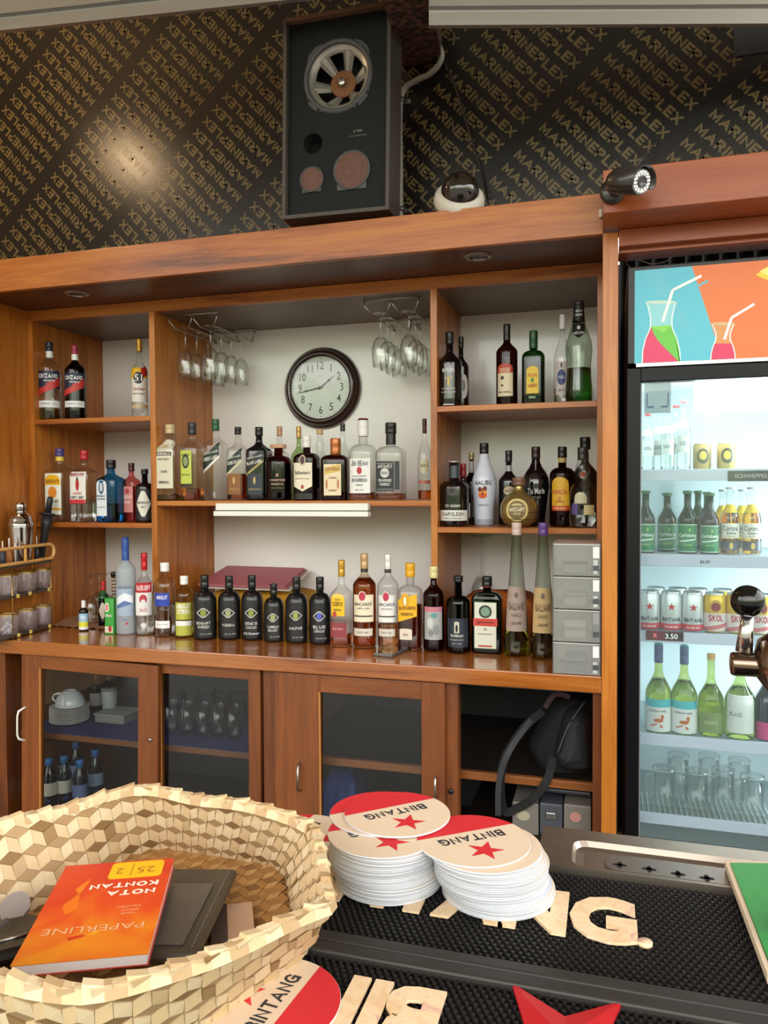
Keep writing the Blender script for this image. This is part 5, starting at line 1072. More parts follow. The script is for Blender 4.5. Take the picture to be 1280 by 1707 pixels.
# ============================================================ INSIDE THE BASE CABINET
zs = zsh+.0035
def onsh(px, Y): return at(px, 1200, Y).x
def plate_at(x, y, z, r, lab, k):
    t = MB().lathe([(r*.55,0),(r*.6,.001),(r*.98,.011),(r,.0125),(r*.97,.013),(r*.6,.004),(0.0005,.0035)], col('#d8d6d4',.2,0,.4), seg=36).build('saucer', loc=(x,y,z)); return setp(t, lab, 'saucer', 'saucers stacked under the cup')
Yp = 2.62; xp = onsh(116, Yp)
for k in range(10): plate_at(xp+random.uniform(-.002,.002), Yp, zs+.0005+k*.0062, .078, 'white saucer in the stack under the upturned cup behind the left glass door', k)
zc_ = zs+.0005+9*.0062+.0135
cu = empty('coffee_cup', (xp+.004, Yp, zc_), 'white cup turned upside down on the saucer stack', 'cup')
wt = col('#d6dade', .15, 0, .5)
MB().lathe([(.058,0),(.060,.002),(.057,.018),(.050,.036),(.040,.050),(.030,.057),(.026,.057),(.026,.061),(.022,.061),(.021,.058),(0.0005,.058)], wt, seg=40).build('bowl', cu)
MB().tube([(-.052,0,.010),(-.074,-.004,.014),(-.082,-.005,.026),(-.074,-.004,.040),(-.045,0,.047)], [.005,.004,.004,.004,.005], wt, seg=8).build('handle', cu)
# bottles and a box at the back of the same shelf
def small(px, pt, Y, lab, c1, capc, r=.03, lc=None):
    x = onsh(px, Y); H = at(px,pt,Y).z-zs; t = empty('spirit_bottle', (x,Y,zs), lab, 'bottle')
    Pz = [(a*r, b*H) for b, a in PROFS['high']]; MB().lathe(Pz, col(c1,.15,0,.5), seg=20).build('body', t)
    MB().lathe([(r*.36,H*.80),(r*.36,H),(r*.3,H*1.005)], col(capc,.4), seg=14).build('cap', t)
    if lc: MB().lathe([(r+.0008,H*.15),(r+.0008,H*.5)], col(lc,.6), seg=20, cap0=False, cap1=False).build('front_label', t)
small(104,1118,2.86,'dark bottle with pale label behind the upturned cup in the cabinet','#1a1c20','#c8c8c8',.034,'#9a9a9a'); small(161,1124,2.80,'dark bottle with orange neck behind the plastic food box in the cabinet','#15161a','#8a3a1c',.026,'#b8b8b4'); small(183,1122,2.84,'dark bottle with olive cap at the right behind the food box','#15161a','#5a5a30',.026,'#8a8a86')
bxY = 2.64; x0, x1 = onsh(157,bxY), onsh(206,bxY); hb = at(180,1194,bxY).z-zs
bx_ = empty('food_box', ((x0+x1)/2,bxY,zs+.0005), 'clear lidded food box with brown contents beside the saucers in the cabinet', 'box'); ww = (x1-x0)/2
boxo('tub', -ww, ww, 0, .12, 0, hb, glassy('tub_plastic','#c8ccca',.6,1,.2,.3), bx_, .006); boxo('lid', -ww-.003, ww+.003, -.003, .123, hb, hb+.006, col('#8e9290',.4), bx_, .002); boxo('contents', -ww*.8, ww*.8, .012, .10, .003, hb*.6, col('#7a5630',.8,var=.4), bx_, .008)
t = empty('steel_tumbler', (onsh(152,2.62),2.74,zs), 'small white tub behind the food box in the cabinet', 'tub'); MB().lathe([(.026,0),(.032,.07),(.032,.105),(.030,.11)], col('#a8aaac',.4), seg=24).build('body', t); MB().lathe([(.033,.11),(.033,.118),(.001,.119)], col('#8a8c8e',.4), seg=24).build('lid', t)
# glasses on the shelf behind door two
k = 0
for r_, (Yr, py) in enumerate(((2.62,0),(2.78,0))):
    for i in range(5):
        x = onsh(285+26*i+(8 if r_ else 0), Yr); t = empty('drinking_glass', (x,Yr,zs), 'tumbler behind the second glass door, %s row, %s' % (('front','rear')[r_], ('leftmost','second from left','middle','second from right','rightmost')[i]), 'glass')
        MB().lathe([(.024,0),(.026,.002),(.034,.13),(.0325,.13),(.025,.008),(.0005,.008)], G_WINE, seg=22).build('glass_wall', t)
# water bottles on the lower shelf
zl = at(120, 1352, 2.62).z; C('lower_shelf', X(12), X(437), CY+.06, D2-.03, zl-.02, zl, DARKIN)
WB = glassy('pet_plastic', '#9fc4e0', .45, 1.2)
for i, (px, Y, lc) in enumerate(((83,2.56,'#c9c4b8'),(108,2.60,'#c9c4b8'),(134,2.58,'#5a6a9a'),(99,2.74,'#b8b4b0'),(128,2.76,'#9aa8c0'),(160,2.70,'#8aa0b8'))):
    x = at(px,1340,Y).x; H = .235; t = empty('water_bottle', (x,Y,zl+.0005), 'small plastic water bottle with blue cap in the lower cabinet, %s' % ('front left','second from left in front','front right','rear left','rear middle','rear right')[i], 'bottle'); R = .031
    P = [(a*R,b*H) for b,a in [(0,.8),(.01,.95),(.05,1),(.2,.94),(.22,1),(.38,1),(.60,1),(.62,.95),(.66,1),(.78,.75),(.86,.42),(.93,.40)]]
    MB().lathe(P, WB, seg=22).build('body', t); MB().lathe([(R*.94,.003),(R*.94,H*.6),(R*.3,H*.84)], liquid('water_blue','#b8d8f0') if i==0 else bpy.data.materials['water_blue'], seg=20).build('water', t)
    MB().lathe([(R*1.01,H*.38),(R*1.01,H*.60)], col(lc,.5), seg=22, cap0=False, cap1=False).build('front_label', t); MB().lathe([(R*.50,H*.88),(R*.50,H*.99),(R*.44,H)], col('#2f6fb0',.4), seg=18).build('cap', t)
# drink can at the far left
Yc = 2.50; x = at(24,1310,Yc).x; zt_ = at(24,1304,Yc).z; 
def can(kind, lab, x, y, z, H, R, body, items, group=None):
    t = empty(kind, (x,y,z+.0004), lab, 'can', group); P = [(R*.80,0),(R*.88,.003),(R,H*.07),(R,H*.88),(R*.86,H*.955),(R*.87,H*.965),(R*.84,H*.97)]
    MB().lathe(P, body, seg=28, cap1=False).build('body', t); MB().lathe([(R*.87,H*.955),(R*.88,H*.985),(R*.84,H),(R*.82,H*.98),(R*.2,H*.975),(.0004,H*.975)], col('#c9cccf',.25,.8), seg=28, cap0=False).build('can_end', t)
    if items: label_mesh(Surf(P, lambda a,r,z: (r*math.sin(a), -r*math.cos(a)), R, H), items, R, H).build('printed_label', t)
    return t
can('drink_can', 'slim silver drink can with slanted yellow band at the far left of the base cabinet', x, Yc, zt_-.155, .155, .029, col('#8a94a0',.3,.6), [('s',-1.3,1.3,.50,.68,.10,'#d8b81c'),('t','Schweppes',0,.58,.07,'#b0321c',1.7,.12),('r',-.3,.1,.12,.46,'#c8c0c0')])
# steel stand behind the left door's free side
p0 = at(33,1150,2.55); m = MB().tube([at(36,1150,2.60), at(30,1192,2.60), at(28,1222,2.62)], .003, STEEL); m.tube([at(28,1156,2.60), at(42,1148,2.60)], .004, STEEL); setp(m.build('wire_stand'), 'thin steel wire stand in the open gap left of the first cabinet door', 'stand')
# blue bag behind door three
blob('blue_bag', 'dark blue bag slumped behind the third glass door', 'bag', [Vector((at(536,1300,2.62).x,2.60,0)),Vector((at(596,1300,2.62).x,2.60,0)),Vector((at(590,1300,2.62).x,2.80,0)),Vector((at(536,1300,2.62).x,2.80,0))], FLOOR+.071, at(566,1278,2.64).z-FLOOR-.071, col('#1c3f8a',.5,var=.2), .008, 9)
# ---- backpack hanging over the shelf on the right
bk_ = col('#0c0c0e', .8, var=.25); bp_ = empty('backpack', tuple(at(925,1290,2.62)), 'black backpack with hanging straps stuffed into the open cabinet bay', 'backpack'); bo = bp_.location.copy()
def lump(name, pts, m, sub=2):
    bm = bmesh.new()
    for (x_,y_,Y_,rx,rz_) in pts:
        c_ = at(x_,y_,Y_); res = bmesh.ops.create_icosphere(bm, subdivisions=2, radius=1)
        for v in res['verts']: v.co = Vector((v.co.x*rx, v.co.y*.09, v.co.z*rz_)) + c_ - bo
    r_ = bmesh.ops.convex_hull(bm, input=bm.verts[:]); bmesh.ops.delete(bm, geom=[g for g in r_['geom_interior']+r_['geom_unused'] if isinstance(g, bmesh.types.BMVert)], context='VERTS')
    me = bpy.data.meshes.new(name); bm.to_mesh(me); bm.free(); me.materials.append(m); o = bpy.data.objects.new(name, me); COL.objects.link(o); o.parent = bp_
    md = o.modifiers.new('s','SUBSURF'); md.levels = md.render_levels = 1; return o
lump('main_bag', [(958,1178,2.70,.085,.05),(905,1240,2.68,.05,.05),(975,1240,2.70,.05,.10),(930,1285,2.64,.05,.06),(975,1285,2.66,.04,.05)], bk_)
lump('front_pocket', [(962,1200,2.60,.05,.05),(948,1255,2.57,.05,.05),(975,1262,2.58,.03,.04)], col('#141417',.7,var=.2))
def strap(name, P, w_, m):
    P = spline([at(*a) for a in P], 6); V = []
    for i, p in enumerate(P):
        t_ = (P[min(i+1,len(P)-1)]-P[max(i-1,0)]).normalized(); s_ = t_.cross(Vector((0,-1,0))).normalized(); V += [p-s_*w_-bo, p+s_*w_-bo, p+s_*w_-bo+Vector((0,.006,0)), p-s_*w_-bo+Vector((0,.006,0))]
    Fc = [(4*i+k,4*i+(k+1)%4,4*i+4+(k+1)%4,4*i+4+k) for i in range(len(P)-1) for k in range(4)]+[(3,2,1,0),tuple(4*(len(P)-1)+k for k in range(4))]
    return mk(name, V, Fc, m, bp_)
strap('shoulder_strap', [(905,1185,2.56),(872,1215,2.50),(842,1262,2.46),(834,1310,2.45),(840,1352,2.46),(862,1348,2.47),(890,1330,2.47),(912,1300,2.48),(922,1262,2.52)], .013, col('#0e0e10',.8,var=.2))
strap('webbing_strap', [(885,1200,2.52),(850,1250,2.44),(832,1300,2.43),(830,1360,2.43)], .009, col('#2a2a2e',.7))
strap('carry_loop', [(908,1180,2.58),(925,1158,2.58),(950,1162,2.58)], .008, col('#3a1c20',.7))
m = MB(); P = spline([at(930,1255,2.50)-bo, at(945,1215,2.52)-bo, at(960,1190,2.54)-bo, at(975,1170,2.56)-bo], 5); m.tube(P, .0025, col('#3c3c42',.4)); m.build('zip', bp_)
# grey plastic drawers at the bottom
for i, (xa, xb, ya_, c1, lab) in enumerate(((853,898,1336,'#75706a','grey plastic drawer box with pale sticker, left one below the backpack'),(899,938,1338,'#4a4c54','dark grey plastic drawer box with chrome latch, middle one below the backpack'),(939,986,1340,'#7a736c','grey plastic drawer box with pink sticker, right one below the backpack'))):
    Y = 2.48; A_, B_ = at(xa,ya_,Y), at(xb,ya_,Y); zb_ = at(xa,1392,Y).z; t = empty('storage_box', ((A_.x+B_.x)/2,Y,zb_), lab, 'drawer'); w2 = (B_.x-A_.x)/2-.001
    boxo('box_body', -w2, w2, 0, .30, 0, A_.z-zb_, col(c1,.4), t, .004)
    if i == 1: boxo('latch', -.014, .014, -.008, 0, (A_.z-zb_)*.55, (A_.z-zb_)*.75, CHROME, t, .002)
    else: MB().prism([(.020*math.cos(k*PI/8)*(1.1 if i==0 else .9), .016*math.sin(k*PI/8)) for k in range(16)], 0, .001, col('#a8a088' if i==0 else '#c08a80',.5), M=Matrix.Translation((-.006,-.0005,(A_.z-zb_)*.62))@Matrix.Rotation(PI/2,4,'X')).build('sticker', t)
Y = 2.47; A_, B_ = at(905,1318,Y), at(984,1328,Y); o = boxo('plastic_tray', A_.x, B_.x, Y+.03, Y+.28, B_.z-.012, B_.z, col('#34343a',.4), None, .003); setp(o, 'dark flat plastic tray lying on the grey storage boxes', 'tray')
zsup = at(900,1392,2.48).z; C('low_shelf', X(764), XPS-.002, CY+.02, D2-.03, zsup-.02, zsup-.0005, DARKIN)
# ============================================================ FRIDGE
FY = 2.44; fx0 = at(1044, 700, FY).x; fx1 = fx0 + .66
zr0 = at(1062, 613, FY).z; zr1 = at(1062, 606, FY).z; zs1 = at(1058, 450, FY).z
fg = empty('display_fridge', ((fx0+fx1)/2, FY, FLOOR), 'tall black glass door drinks fridge with a turquoise and orange picture header', 'fridge'); fo_ = fg.location.copy()
FB = col('#0c0c0e', .4); FR2 = col('#0b0b0e', .38); FR2.node_tree.nodes['Principled BSDF'].inputs['Specular IOR Level'].default_value = .22; INW = col('#dbe6ea', .4)
def Fx(name, x0,x1,y0,y1,z0,z1, m, bev=0, par=None):
    o = boxo(name, x0,x1,y0,y1,z0,z1, m, None, bev); o.parent = par or fg
    o.location = -fo_ if par is None else -fo_
    return o
fd = 2.93
Fx('side_wall', fx0+.002, fx0+.030, FY+.06, fd, FLOOR+.05, zr0, FB); Fx('side_wall', fx1-.03, fx1-.002, FY+.06, fd, FLOOR+.05, zr0, FB)
Fx('back_wall', fx0+.03, fx1-.03, fd-.02, fd, FLOOR+.05, zr0, INW); Fx('base', fx0+.002, fx1-.002, FY+.06, fd, FLOOR, FLOOR+.05, FB)
Fx('inner_side', fx0+.0305, fx0+.036, FY+.06, fd-.02, FLOOR+.10, zr0-.03, INW); Fx('inner_side', fx1-.036, fx1-.0305, FY+.06, fd-.02, FLOOR+.10, zr0-.03, INW)
Fx('inner_ceiling', fx0+.036, fx1-.036, FY+.06, fd-.02, zr0-.035, zr0-.03, INW)
Fx('header_box', at(1046,500,FY).x, fx1, FY+.01, fd, zr1, zs1+.012, FB, .003)
gx0, gz0 = at(1068,640,FY).x, at(1068,637,FY).z; gz1 = FLOOR+.16
dr = empty('door', (0,0,0)); dr.parent = fg
def Dx(name, *a, bev=.003):
    o = boxo(name, *a, None, bev); o.parent = dr; o.location = -fo_; return o
Dx('door_frame', fx0, gx0, FY, FY+.05, FLOOR+.06, zr0, FR2); Dx('door_frame', fx1-(gx0-fx0), fx1, FY, FY+.05, FLOOR+.06, zr0, FR2)
Dx('door_frame', gx0, fx1-(gx0-fx0), FY, FY+.05, gz0, zr0, FR2); Dx('door_frame', gx0, fx1-(gx0-fx0), FY, FY+.05, FLOOR+.06, gz1, FR2)
Dx('glass_pane', gx0-.003, fx1-(gx0-fx0)+.003, FY+.016, FY+.021, gz1-.003, gz0+.003, G_DOOR, bev=0)
Dx('gasket', gx0, gx0+.0035, FY+.010, FY+.016, gz1, gz0, col('#8e9296',.4), bev=0)
Fx('silver_rail', at(1060,610,FY).x, fx1, FY-.004, FY+.012, zr0+.001, zr1, col('#d0d2d2',.3,.6), .001)
# header picture
hx0 = at(1058,500,FY).x; hz0, hz1 = zr1+.001, zs1
hp = MB(); Yh = FY+.0095
def hq(px, py): q = at(px, py, Yh); return q.x, q.z
def poly(pts, c, lay, e=.08, world=False):  # small glow added to brighten the print, which is no lamp
    P = [hq(*p) if not world else p for p in pts]; V = [(x_, Yh-.0002*lay, z_) for x_, z_ in P]; hp.add(V, [tuple(range(len(V)))], col(c,.35,emit=e))
TQ, OR = '#4eb4c8', '#da6c20'
bxa, bxb = hq(1153,443)[0], hq(1204,606)[0]
poly([(hx0,hz0),(bxb,hz0),(bxa,hz1),(hx0,hz1)], TQ, 0, world=True); poly([(bxb,hz0),(fx1-.004,hz0),(fx1-.004,hz1),(bxa,hz1)], OR, 0, world=True)
poly([(1070,451),(1100,449),(1160,560),(1140,560)], '#56b4c6', 1)
def straw(a, b, c_, w_, lay, c='#ece6e4'):
    for p, q in ((a,b),(b,c_)):
        P, Q = Vector(hq(*p)), Vector(hq(*q)); d = (Q-P).normalized(); n_ = Vector((-d.y,d.x))*w_; hp.add([(v.x, Yh-.0002*lay, v.y) for v in (P-n_,Q-n_,Q+n_,P+n_)], [(0,1,2,3)], col(c,.35,emit=.08))
def carafe(cx, top, bot, w0, wn, wb, liq, liq2, lay, lv):
    H_ = bot-top; prof = [(0,w0),(.05,w0*.9),(.25,wn),(.42,wn*1.0),(.60,wb*.85),(.80,wb*1.0),(1.0,wb*1.02)]
    f = lambda t: np.interp(t,[p[0] for p in prof],[p[1] for p in prof])
    ts = [i/16 for i in range(17)]; ol = [(cx-f(t), top+t*H_) for t in ts]+[(cx+f(t), top+t*H_) for t in reversed(ts)]
    poly(ol, '#d6e6e4', lay); il = [(cx-f(t)+2.2, top+t*H_) for t in ts]+[(cx+f(t)-2.2, top+t*H_) for t in reversed(ts)]
    poly(il, '#84c8cc' if liq2 else '#d08a48', lay+1)
    ts2 = [lv+(1-lv)*i/12 for i in range(13)]; poly([(cx-f(t)+2, top+t*H_) for t in ts2]+[(cx+f(t)-2, top+t*H_) for t in reversed(ts2)], liq, lay+2)
    if liq2:
        poly([(cx-f(t)*(.9-1.9*((t-lv)/(1-lv))) , top+t*H_) for t in ts2]+[(cx+f(t)-2, top+t*H_) for t in reversed(ts2)], liq2, lay+3)
        poly([(cx-f(lv)+1, top+lv*H_),(cx+f(lv)-1, top+lv*H_-3),(cx+f(lv)*.2, top+lv*H_+10)], '#7cc83c', lay+4)
    n_ = 20; poly([(cx+w0*math.cos(2*PI*k/n_), top+3*math.sin(2*PI*k/n_)) for k in range(n_)], '#c8a878' if not liq2 else '#b8d0c0', lay+5)
straw((1165,473),(1131,488),(1143,482),1e-5,4)
carafe(1102, 504, 606, 26, 19, 32, '#d01e58', '#5cb82e', 4, .40); carafe(1205, 540, 603, 20, 13, 21, '#d01a52', None, 4, .52)
straw((1104,537),(1121,484),(1169,460),.0042,12); straw((1207,566),(1219,530),(1257,507),.0038,12)
straw((1122,500),(1134,492),(1180,468),.003,2,'#4fb4c6')
n_ = 24; cxl, czl = 1292, 436
poly([(cxl+46*math.cos(2*PI*k/n_), 433+35*math.sin(2*PI*k/n_)) for k in range(3,10)]+[(1300,433)], '#e8c41c', 3); poly([(cxl+38*math.cos(2*PI*k/n_), 433+28*math.sin(2*PI*k/n_)) for k in range(3,10)]+[(1300,433)], '#f0dc6c', 4)
o = hp.build('header_picture', fg); o.location = -fo_
# interior lamp
lx0 = at(1157,660,FY+.20).x; Fx('lamp_panel', lx0, fx1-.05, FY+.16, FY+.22, at(1160,688,FY+.18).z, at(1160,640,FY+.18).z, col('#eef8fa',.4,emit=.25), .004)
light('fridge_lamp', 'AREA', (fx0+.33, FY+.12, zr0-.06), 2.0, (.86,.97,1.0), .5, .06, (fx0+.33, FY+.30, -.9))
light('fridge_lamp_low', 'AREA', (fx1-.06, FY+.12, -.25), 8, (.86,.97,1.0), .05, 1.2, (fx0+.1, FY+.25, -.25))
q0, q1 = at(1074,640,FY+.022), at(1118,688,FY+.022)
st_ = boxo('blue_sticker', q0.x, q1.x, FY+.0212, FY+.0222, q1.z, q0.z, col('#8fa6bc',.4), None, .0004); st_.parent = dr; st_.location = -fo_
m = MB(); 
for sx_ in (-1,1):
    cx_ = (q0.x+q1.x)/2; m.box(cx_+sx_*.030-.002, cx_+sx_*.030+.002, FY+.0206, FY+.0212, q1.z+.022, q1.z+.060, col('#2c4c84',.4)); m.box(cx_+sx_*.020-.010, cx_+sx_*.020+.010, FY+.0206, FY+.0212, q1.z+.016, q1.z+.022, col('#2c4c84',.4))
o = m.build('sticker_mark', st_); 
# shelves
SYf = FY+.075
shz = {}
for k, (pt, pb) in enumerate(((783,802),(923,943),(1051,1069),(1221,1240),(1352,1370))):
    z1, z0 = at(1069,pt,SYf).z, at(1069,pb,SYf).z; shz[k] = z1
    Fx('shelf_rack', fx0+.037, fx1-.037, SYf+.004, fd-.03, z1-.010, z1-.002, glassy('shelf_wire','#d8e0e2',.7,1,.2,.35,'#c8d4d8') if k == 0 else bpy.data.materials['shelf_wire'])
    Fx('price_strip', fx0+.037, fx1-.037, SYf-.004, SYf+.003, z0, z1, col('#c9cfe4',.35), .001)
m = MB(); zz = shz[4]
for i in range(36):
    x_ = fx0+.04+i*.0162; m.box(x_, x_+.003, SYf, SYf+.16, zz-.001, zz+.002, col('#d4dcde',.35))
m.box(fx0+.04, fx1-.04, SYf-.002, SYf+.002, zz-.001, zz+.024, G_PANE); o = m.build('wire_grid', fg); o.location = -fo_; o['kind'] = 'stuff'
m = MB(); q = at(1175,937,SYf-.0045); add_text(m, '$6.00', frontM(q.x, SYf-.0046, q.z), .011, col('#1c1c22',.5)); 
q = at(1190,938,SYf-.0045); m.box(q.x-.062, q.x-.0612, SYf-.0046, SYf-.0041, q.z-.014, q.z+.016, col('#b4bad0',.4)); o = m.build('price_text', fg); o.location = -fo_
a_, b_ = at(1077,1051,SYf-.005), at(1139,1069,SYf-.005); dsp = Fx('price_display', a_.x, b_.x, SYf-.009, SYf-.0042, b_.z, a_.z, col('#6a1c28',.3))
m = MB(); add_text(m, '3.50', frontM(lerp(a_.x,b_.x,.68), SYf-.0092, (a_.z+b_.z)/2), .016, col('#e8dce0',.3,emit=.3)); add_text(m, 'R', frontM(lerp(a_.x,b_.x,.25), SYf-.0092, (a_.z+b_.z)/2), .014, col('#e86a70',.3,emit=.3)); m.box(lerp(a_.x,b_.x,.5), b_.x-.002, SYf-.0091, SYf-.009, b_.z+.003, a_.z-.003, col('#1c1418',.3)); m.build('display_digits', dsp)
a_, b_ = at(1213,785,SYf-.005), at(1290,802,SYf-.005); dsp = Fx('brand_strip', a_.x, b_.x, SYf-.0065, SYf-.0042, b_.z, a_.z, col('#3e3236',.3)); m = MB(); add_text(m, 'SCHWEPPES', frontM(lerp(a_.x,b_.x,.5), SYf-.0067, (a_.z+b_.z)/2), .012, col('#b8a8ac',.3)); m.build('strip_text', dsp)
# drinks
ORD = ('leftmost','second','third','fourth','fifth','sixth')
def fb(kind, lab, px, row, yt, w, prof, glass, Yo=.055, **k):
    return bottle(kind, lab, px, yt, w, prof, glass, Y=SYf+Yo, Z=shz[row]-.001, **k)
for i, (px, yt, Yo) in enumerate(((1079,690,.06),(1098,684,.12),(1112,682,.06),(1126,676,.13),(1139,668,.07))):
    fb('soda_bottle', 'small clear soda bottle with red cap on the top fridge shelf, %s from the left' % ('first','second','third','fourth','fifth')[i], px, 0, yt, 23, 'beer', G_CLEAR, Yo=Yo, cap=('#b8323e',.965,1.3), liq=(L_WATER,.7), items=[('r',-.9,.9,.60,.72,'#e4e6e8'),('r',-.9,.9,.25,.5,'#d8dcd8'),('t','SODA',0,.38,.06,'#7a8a90',1.2)])
for i, px in enumerate((1170,1210)):
    q = at(px,770,SYf+.09); can('drink_can', 'short drink can with patterned wrap on the top fridge shelf, %s one' % ('left','right')[i], q.x, SYf+.09, shz[0]-.001, .085, .027, col('#b89a5c',.3,.3), [('e',0,.5,.7,.28,'#3c3a34'),('e',0,.52,.4,.16,'#d0b040')])
for i, (px, Yo) in enumerate(((1074,.05),(1110,.14),(1144,.05),(1181,.05))):
    fb('beer_bottle', 'dark green beer bottle with green label on the second fridge shelf, %s from left' % ORD[i], px+2, 1, 818+(i%2)*4, 31, 'beer', G_DKGREEN, Yo=Yo, cap=('#2c5a3c',.95,1.3), liq=(liquid('beer_dark','#20301c') if i==0 else bpy.data.materials['beer_dark'],.62), items=[
      ('r',-1.2,1.2,.03,.47,'#b8d0c0'),('r',-1.12,1.12,.045,.455,'#2c7a50'),('t','Carlsberg',0,.29,.07,'#eef4ee',1.9),('s',-.9,.9,.205,.225,.02,'#e0ece4'),('t','PILSNER',0,.14,.025,'#9cc850',.8),('e',.2,.38,.1,.025,'#8cc84a')])
for i, (px, Yo, yt) in enumerate(((1163,.26,818),(1178,.30,820))):
    fb('beer_bottle', 'green beer bottle in the back row of the second fridge shelf, %s one' % ('left','right')[i], px, 1, yt, 26, 'beer', G_GREEN, Yo=Yo, cap=('#2c5a3c',.95,1.3), liq=(L_GREEN,.60))
for i, (px, Yo) in enumerate(((1205,.17),(1217,.06),(1238,.17),(1253,.06))):
    fb('beer_bottle', 'clear long necked beer bottle with golden beer and white label, %s from the left' % ORD[i], px, 1, 812+(0 if i%2 else 4), 31, 'beer', G_CLEAR, Yo=Yo, cap=('#c8c8c8',.965,1.3,.3,.6), neck=(.62,.74,'#e0bc28'), liq=(L_BEER,.72), items=[
      ('r',-1.1,1.1,.24,.46,'#e6e4d8'),('t','Corona',0,.39,.075,'#2a3050',1.6),('t','Extra',.1,.32,.045,'#2a3050',.9),('t','LA CERVEZA',0,.265,.02,'#b08a3c',1.3),('r',-1.1,1.1,.06,.20,'#3c4254'),('e',.1,.13,.2,.05,'#d8b860')])
Rc = .0325; Hc = .122
def canx(px, Yo): return at(px, 1020, SYf+Yo).x
for i, px in enumerate((1082,1118,1154)):
    can('beer_can', 'white beer can with red star in the front row, %s from the left' % ORD[i], canx(px,.045), SYf+.045, shz[2]-.001, Hc, Rc, col('#d6dade',.3,.3), [('star',0,.62,.40,'#c02a34'),('t','BINTANG',0,.30,.10,'#1e2430',1.75),('r',-1.5,1.5,.02,.19,'#c8384a'),('t','PILSENER',0,.11,.05,'#f0d8dc',1.2)])
for i, px in enumerate((1093,1129,1163)):
    can('beer_can', 'white beer can in the second row behind the starred cans, %s from the left' % ORD[i], canx(px,.14), SYf+.14, shz[2]-.001, Hc, Rc, col('#d6dade',.3,.3), [('star',0,.62,.40,'#c02a34')])
for i, (px, Yo) in enumerate(((1191,.045),(1228,.045),(1268,.045),(1204,.14),(1243,.14))):
    can('beer_can', 'yellow beer can with red lettering, %s' % ('front row left','front row behind the tap stem','front row right of the tap knob','second row left','second row right')[i], canx(px,Yo), SYf+Yo, shz[2]-.001, Hc, Rc, col('#dcb43a',.3,.3), [('e',0,.68,.55,.16,'#c89a3c'),('e',0,.66,.42,.11,'#8a2a2c'),('r',-1.4,1.4,.04,.50,'#ded0d0'),('t','SKOL',0,.38,.17,'#b02438',1.3),('s',-1.2,1.2,.10,.2,.06,'#c86a74')])
WG = glassy('wine_green','#dde4ae',.45)
for i, px in enumerate((1099,1142)):
    fb('wine_bottle', 'pale green wine bottle with turquoise band and orange animal label, %s one' % ('left','right')[i], px, 3, 1074+3*i, 43, 'wine', WG, Yo=.045, cap=('#4a5278',.79,1.15), stopper=(.31,.008,'#4ab0a8'), liq=(liquid('white_wine','#f0f2b8') if i==0 else bpy.data.materials['white_wine'],.60), items=[
      ('r',-1.2,1.2,.02,.34,'#dcdede'),('r',-1.2,1.2,.30,.39,'#4cb4c0'),('t','[yellow tail]',-.1,.255,.03,'#44484c',1.3),('e',.0,.15,.36,.022,'#c0602c'),('e',.28,.19,.12,.03,'#c0602c'),('s',-.6,-.1,.11,.125,.06,'#c0602c'),('s',.1,.3,.09,.12,-.1,'#c0602c')])
fb('wine_bottle', 'yellow green wine bottle with cork top and faint green label on the fourth fridge shelf', 1187, 3, 1090, 42, 'wine', WG, Yo=.045, cap=('#c8a060',.93,1.15), liq=(liquid('wine_b','#e4e27c'),.62), items=[('r',-1.0,1.0,.05,.30,'#7c8c58'),('t','RESERVE',0,.18,.04,'#b8c090',1.0)])
fb('wine_bottle', 'clear bottle with tall white label behind the tap cylinder', 1236, 3, 1088, 50, 'wine', WG, Yo=.045, cap=('#b8b48c',.86,1.1), liq=(liquid('wine_c','#eef0c8'),.60), items=[('r',-.95,.95,.08,.52,'#dcdedc'),('t','BLANC',-.3,.30,.05,'#7c8490',.8)])
fb('wine_bottle', 'dark bottle with pink label at the right edge of the fourth fridge shelf', 1284, 3, 1090, 44, 'wine', col('#141a30',.1,0,.5), Yo=.045, cap=('#20202c',.86,1.1), items=[('r',-1.2,.9,.02,.22,'#c83c80')])
def beermug(px, Yo, lab, r=.036, h=.125):
    x_ = at(px,1300,SYf+Yo).x; z_ = shz[4]+.003; t = empty('beer_mug', (x_,SYf+Yo,z_), lab, 'mug')
    sc = lambda a,r_,z: (r_*(1+.03*math.cos(12*a))*math.sin(a), -r_*(1+.03*math.cos(12*a))*math.cos(a))
    MB().lathe([(r,0),(r,.004),(r*.95,h*.3),(r*.92,h*.9),(r*.94,h),(r*.6,h),(.0005,h-.004)], G_WINE, seg=48, sec=sc, cap0=False).build('glass_wall', t)
    MB().lathe([(r-.006,.001),(r-.007,h*.85),(.0005,h*.86)], G_WINE, seg=30, cap0=False).build('inner_wall', t)
    MB().tube([(-r*.9,-.01,h*.82),(-r*1.35,-.014,h*.80),(-r*1.48,-.016,h*.55),(-r*1.35,-.014,h*.25),(-r*.95,-.01,h*.2)], .006, G_WINE, seg=8).build('handle', t)
for i, (px, Yo) in enumerate(((1106,.06),(1160,.06),(1205,.10),(1254,.06))):
    beermug(px, Yo, 'frosty glass beer mug upside down on the wire shelf, %s from the left' % ORD[i])
for i, (px, Yo) in enumerate(((1130,.2),(1182,.22),(1232,.2))):
    beermug(px, Yo, 'frosty glass beer mug in the back row of the wire shelf, %s from the left' % ORD[i])
Fx('drain_panel', fx0+.037, fx1-.037, SYf+.02, SYf+.03, gz1, at(1070,1385,SYf).z-.03, col('#4c5058',.35))

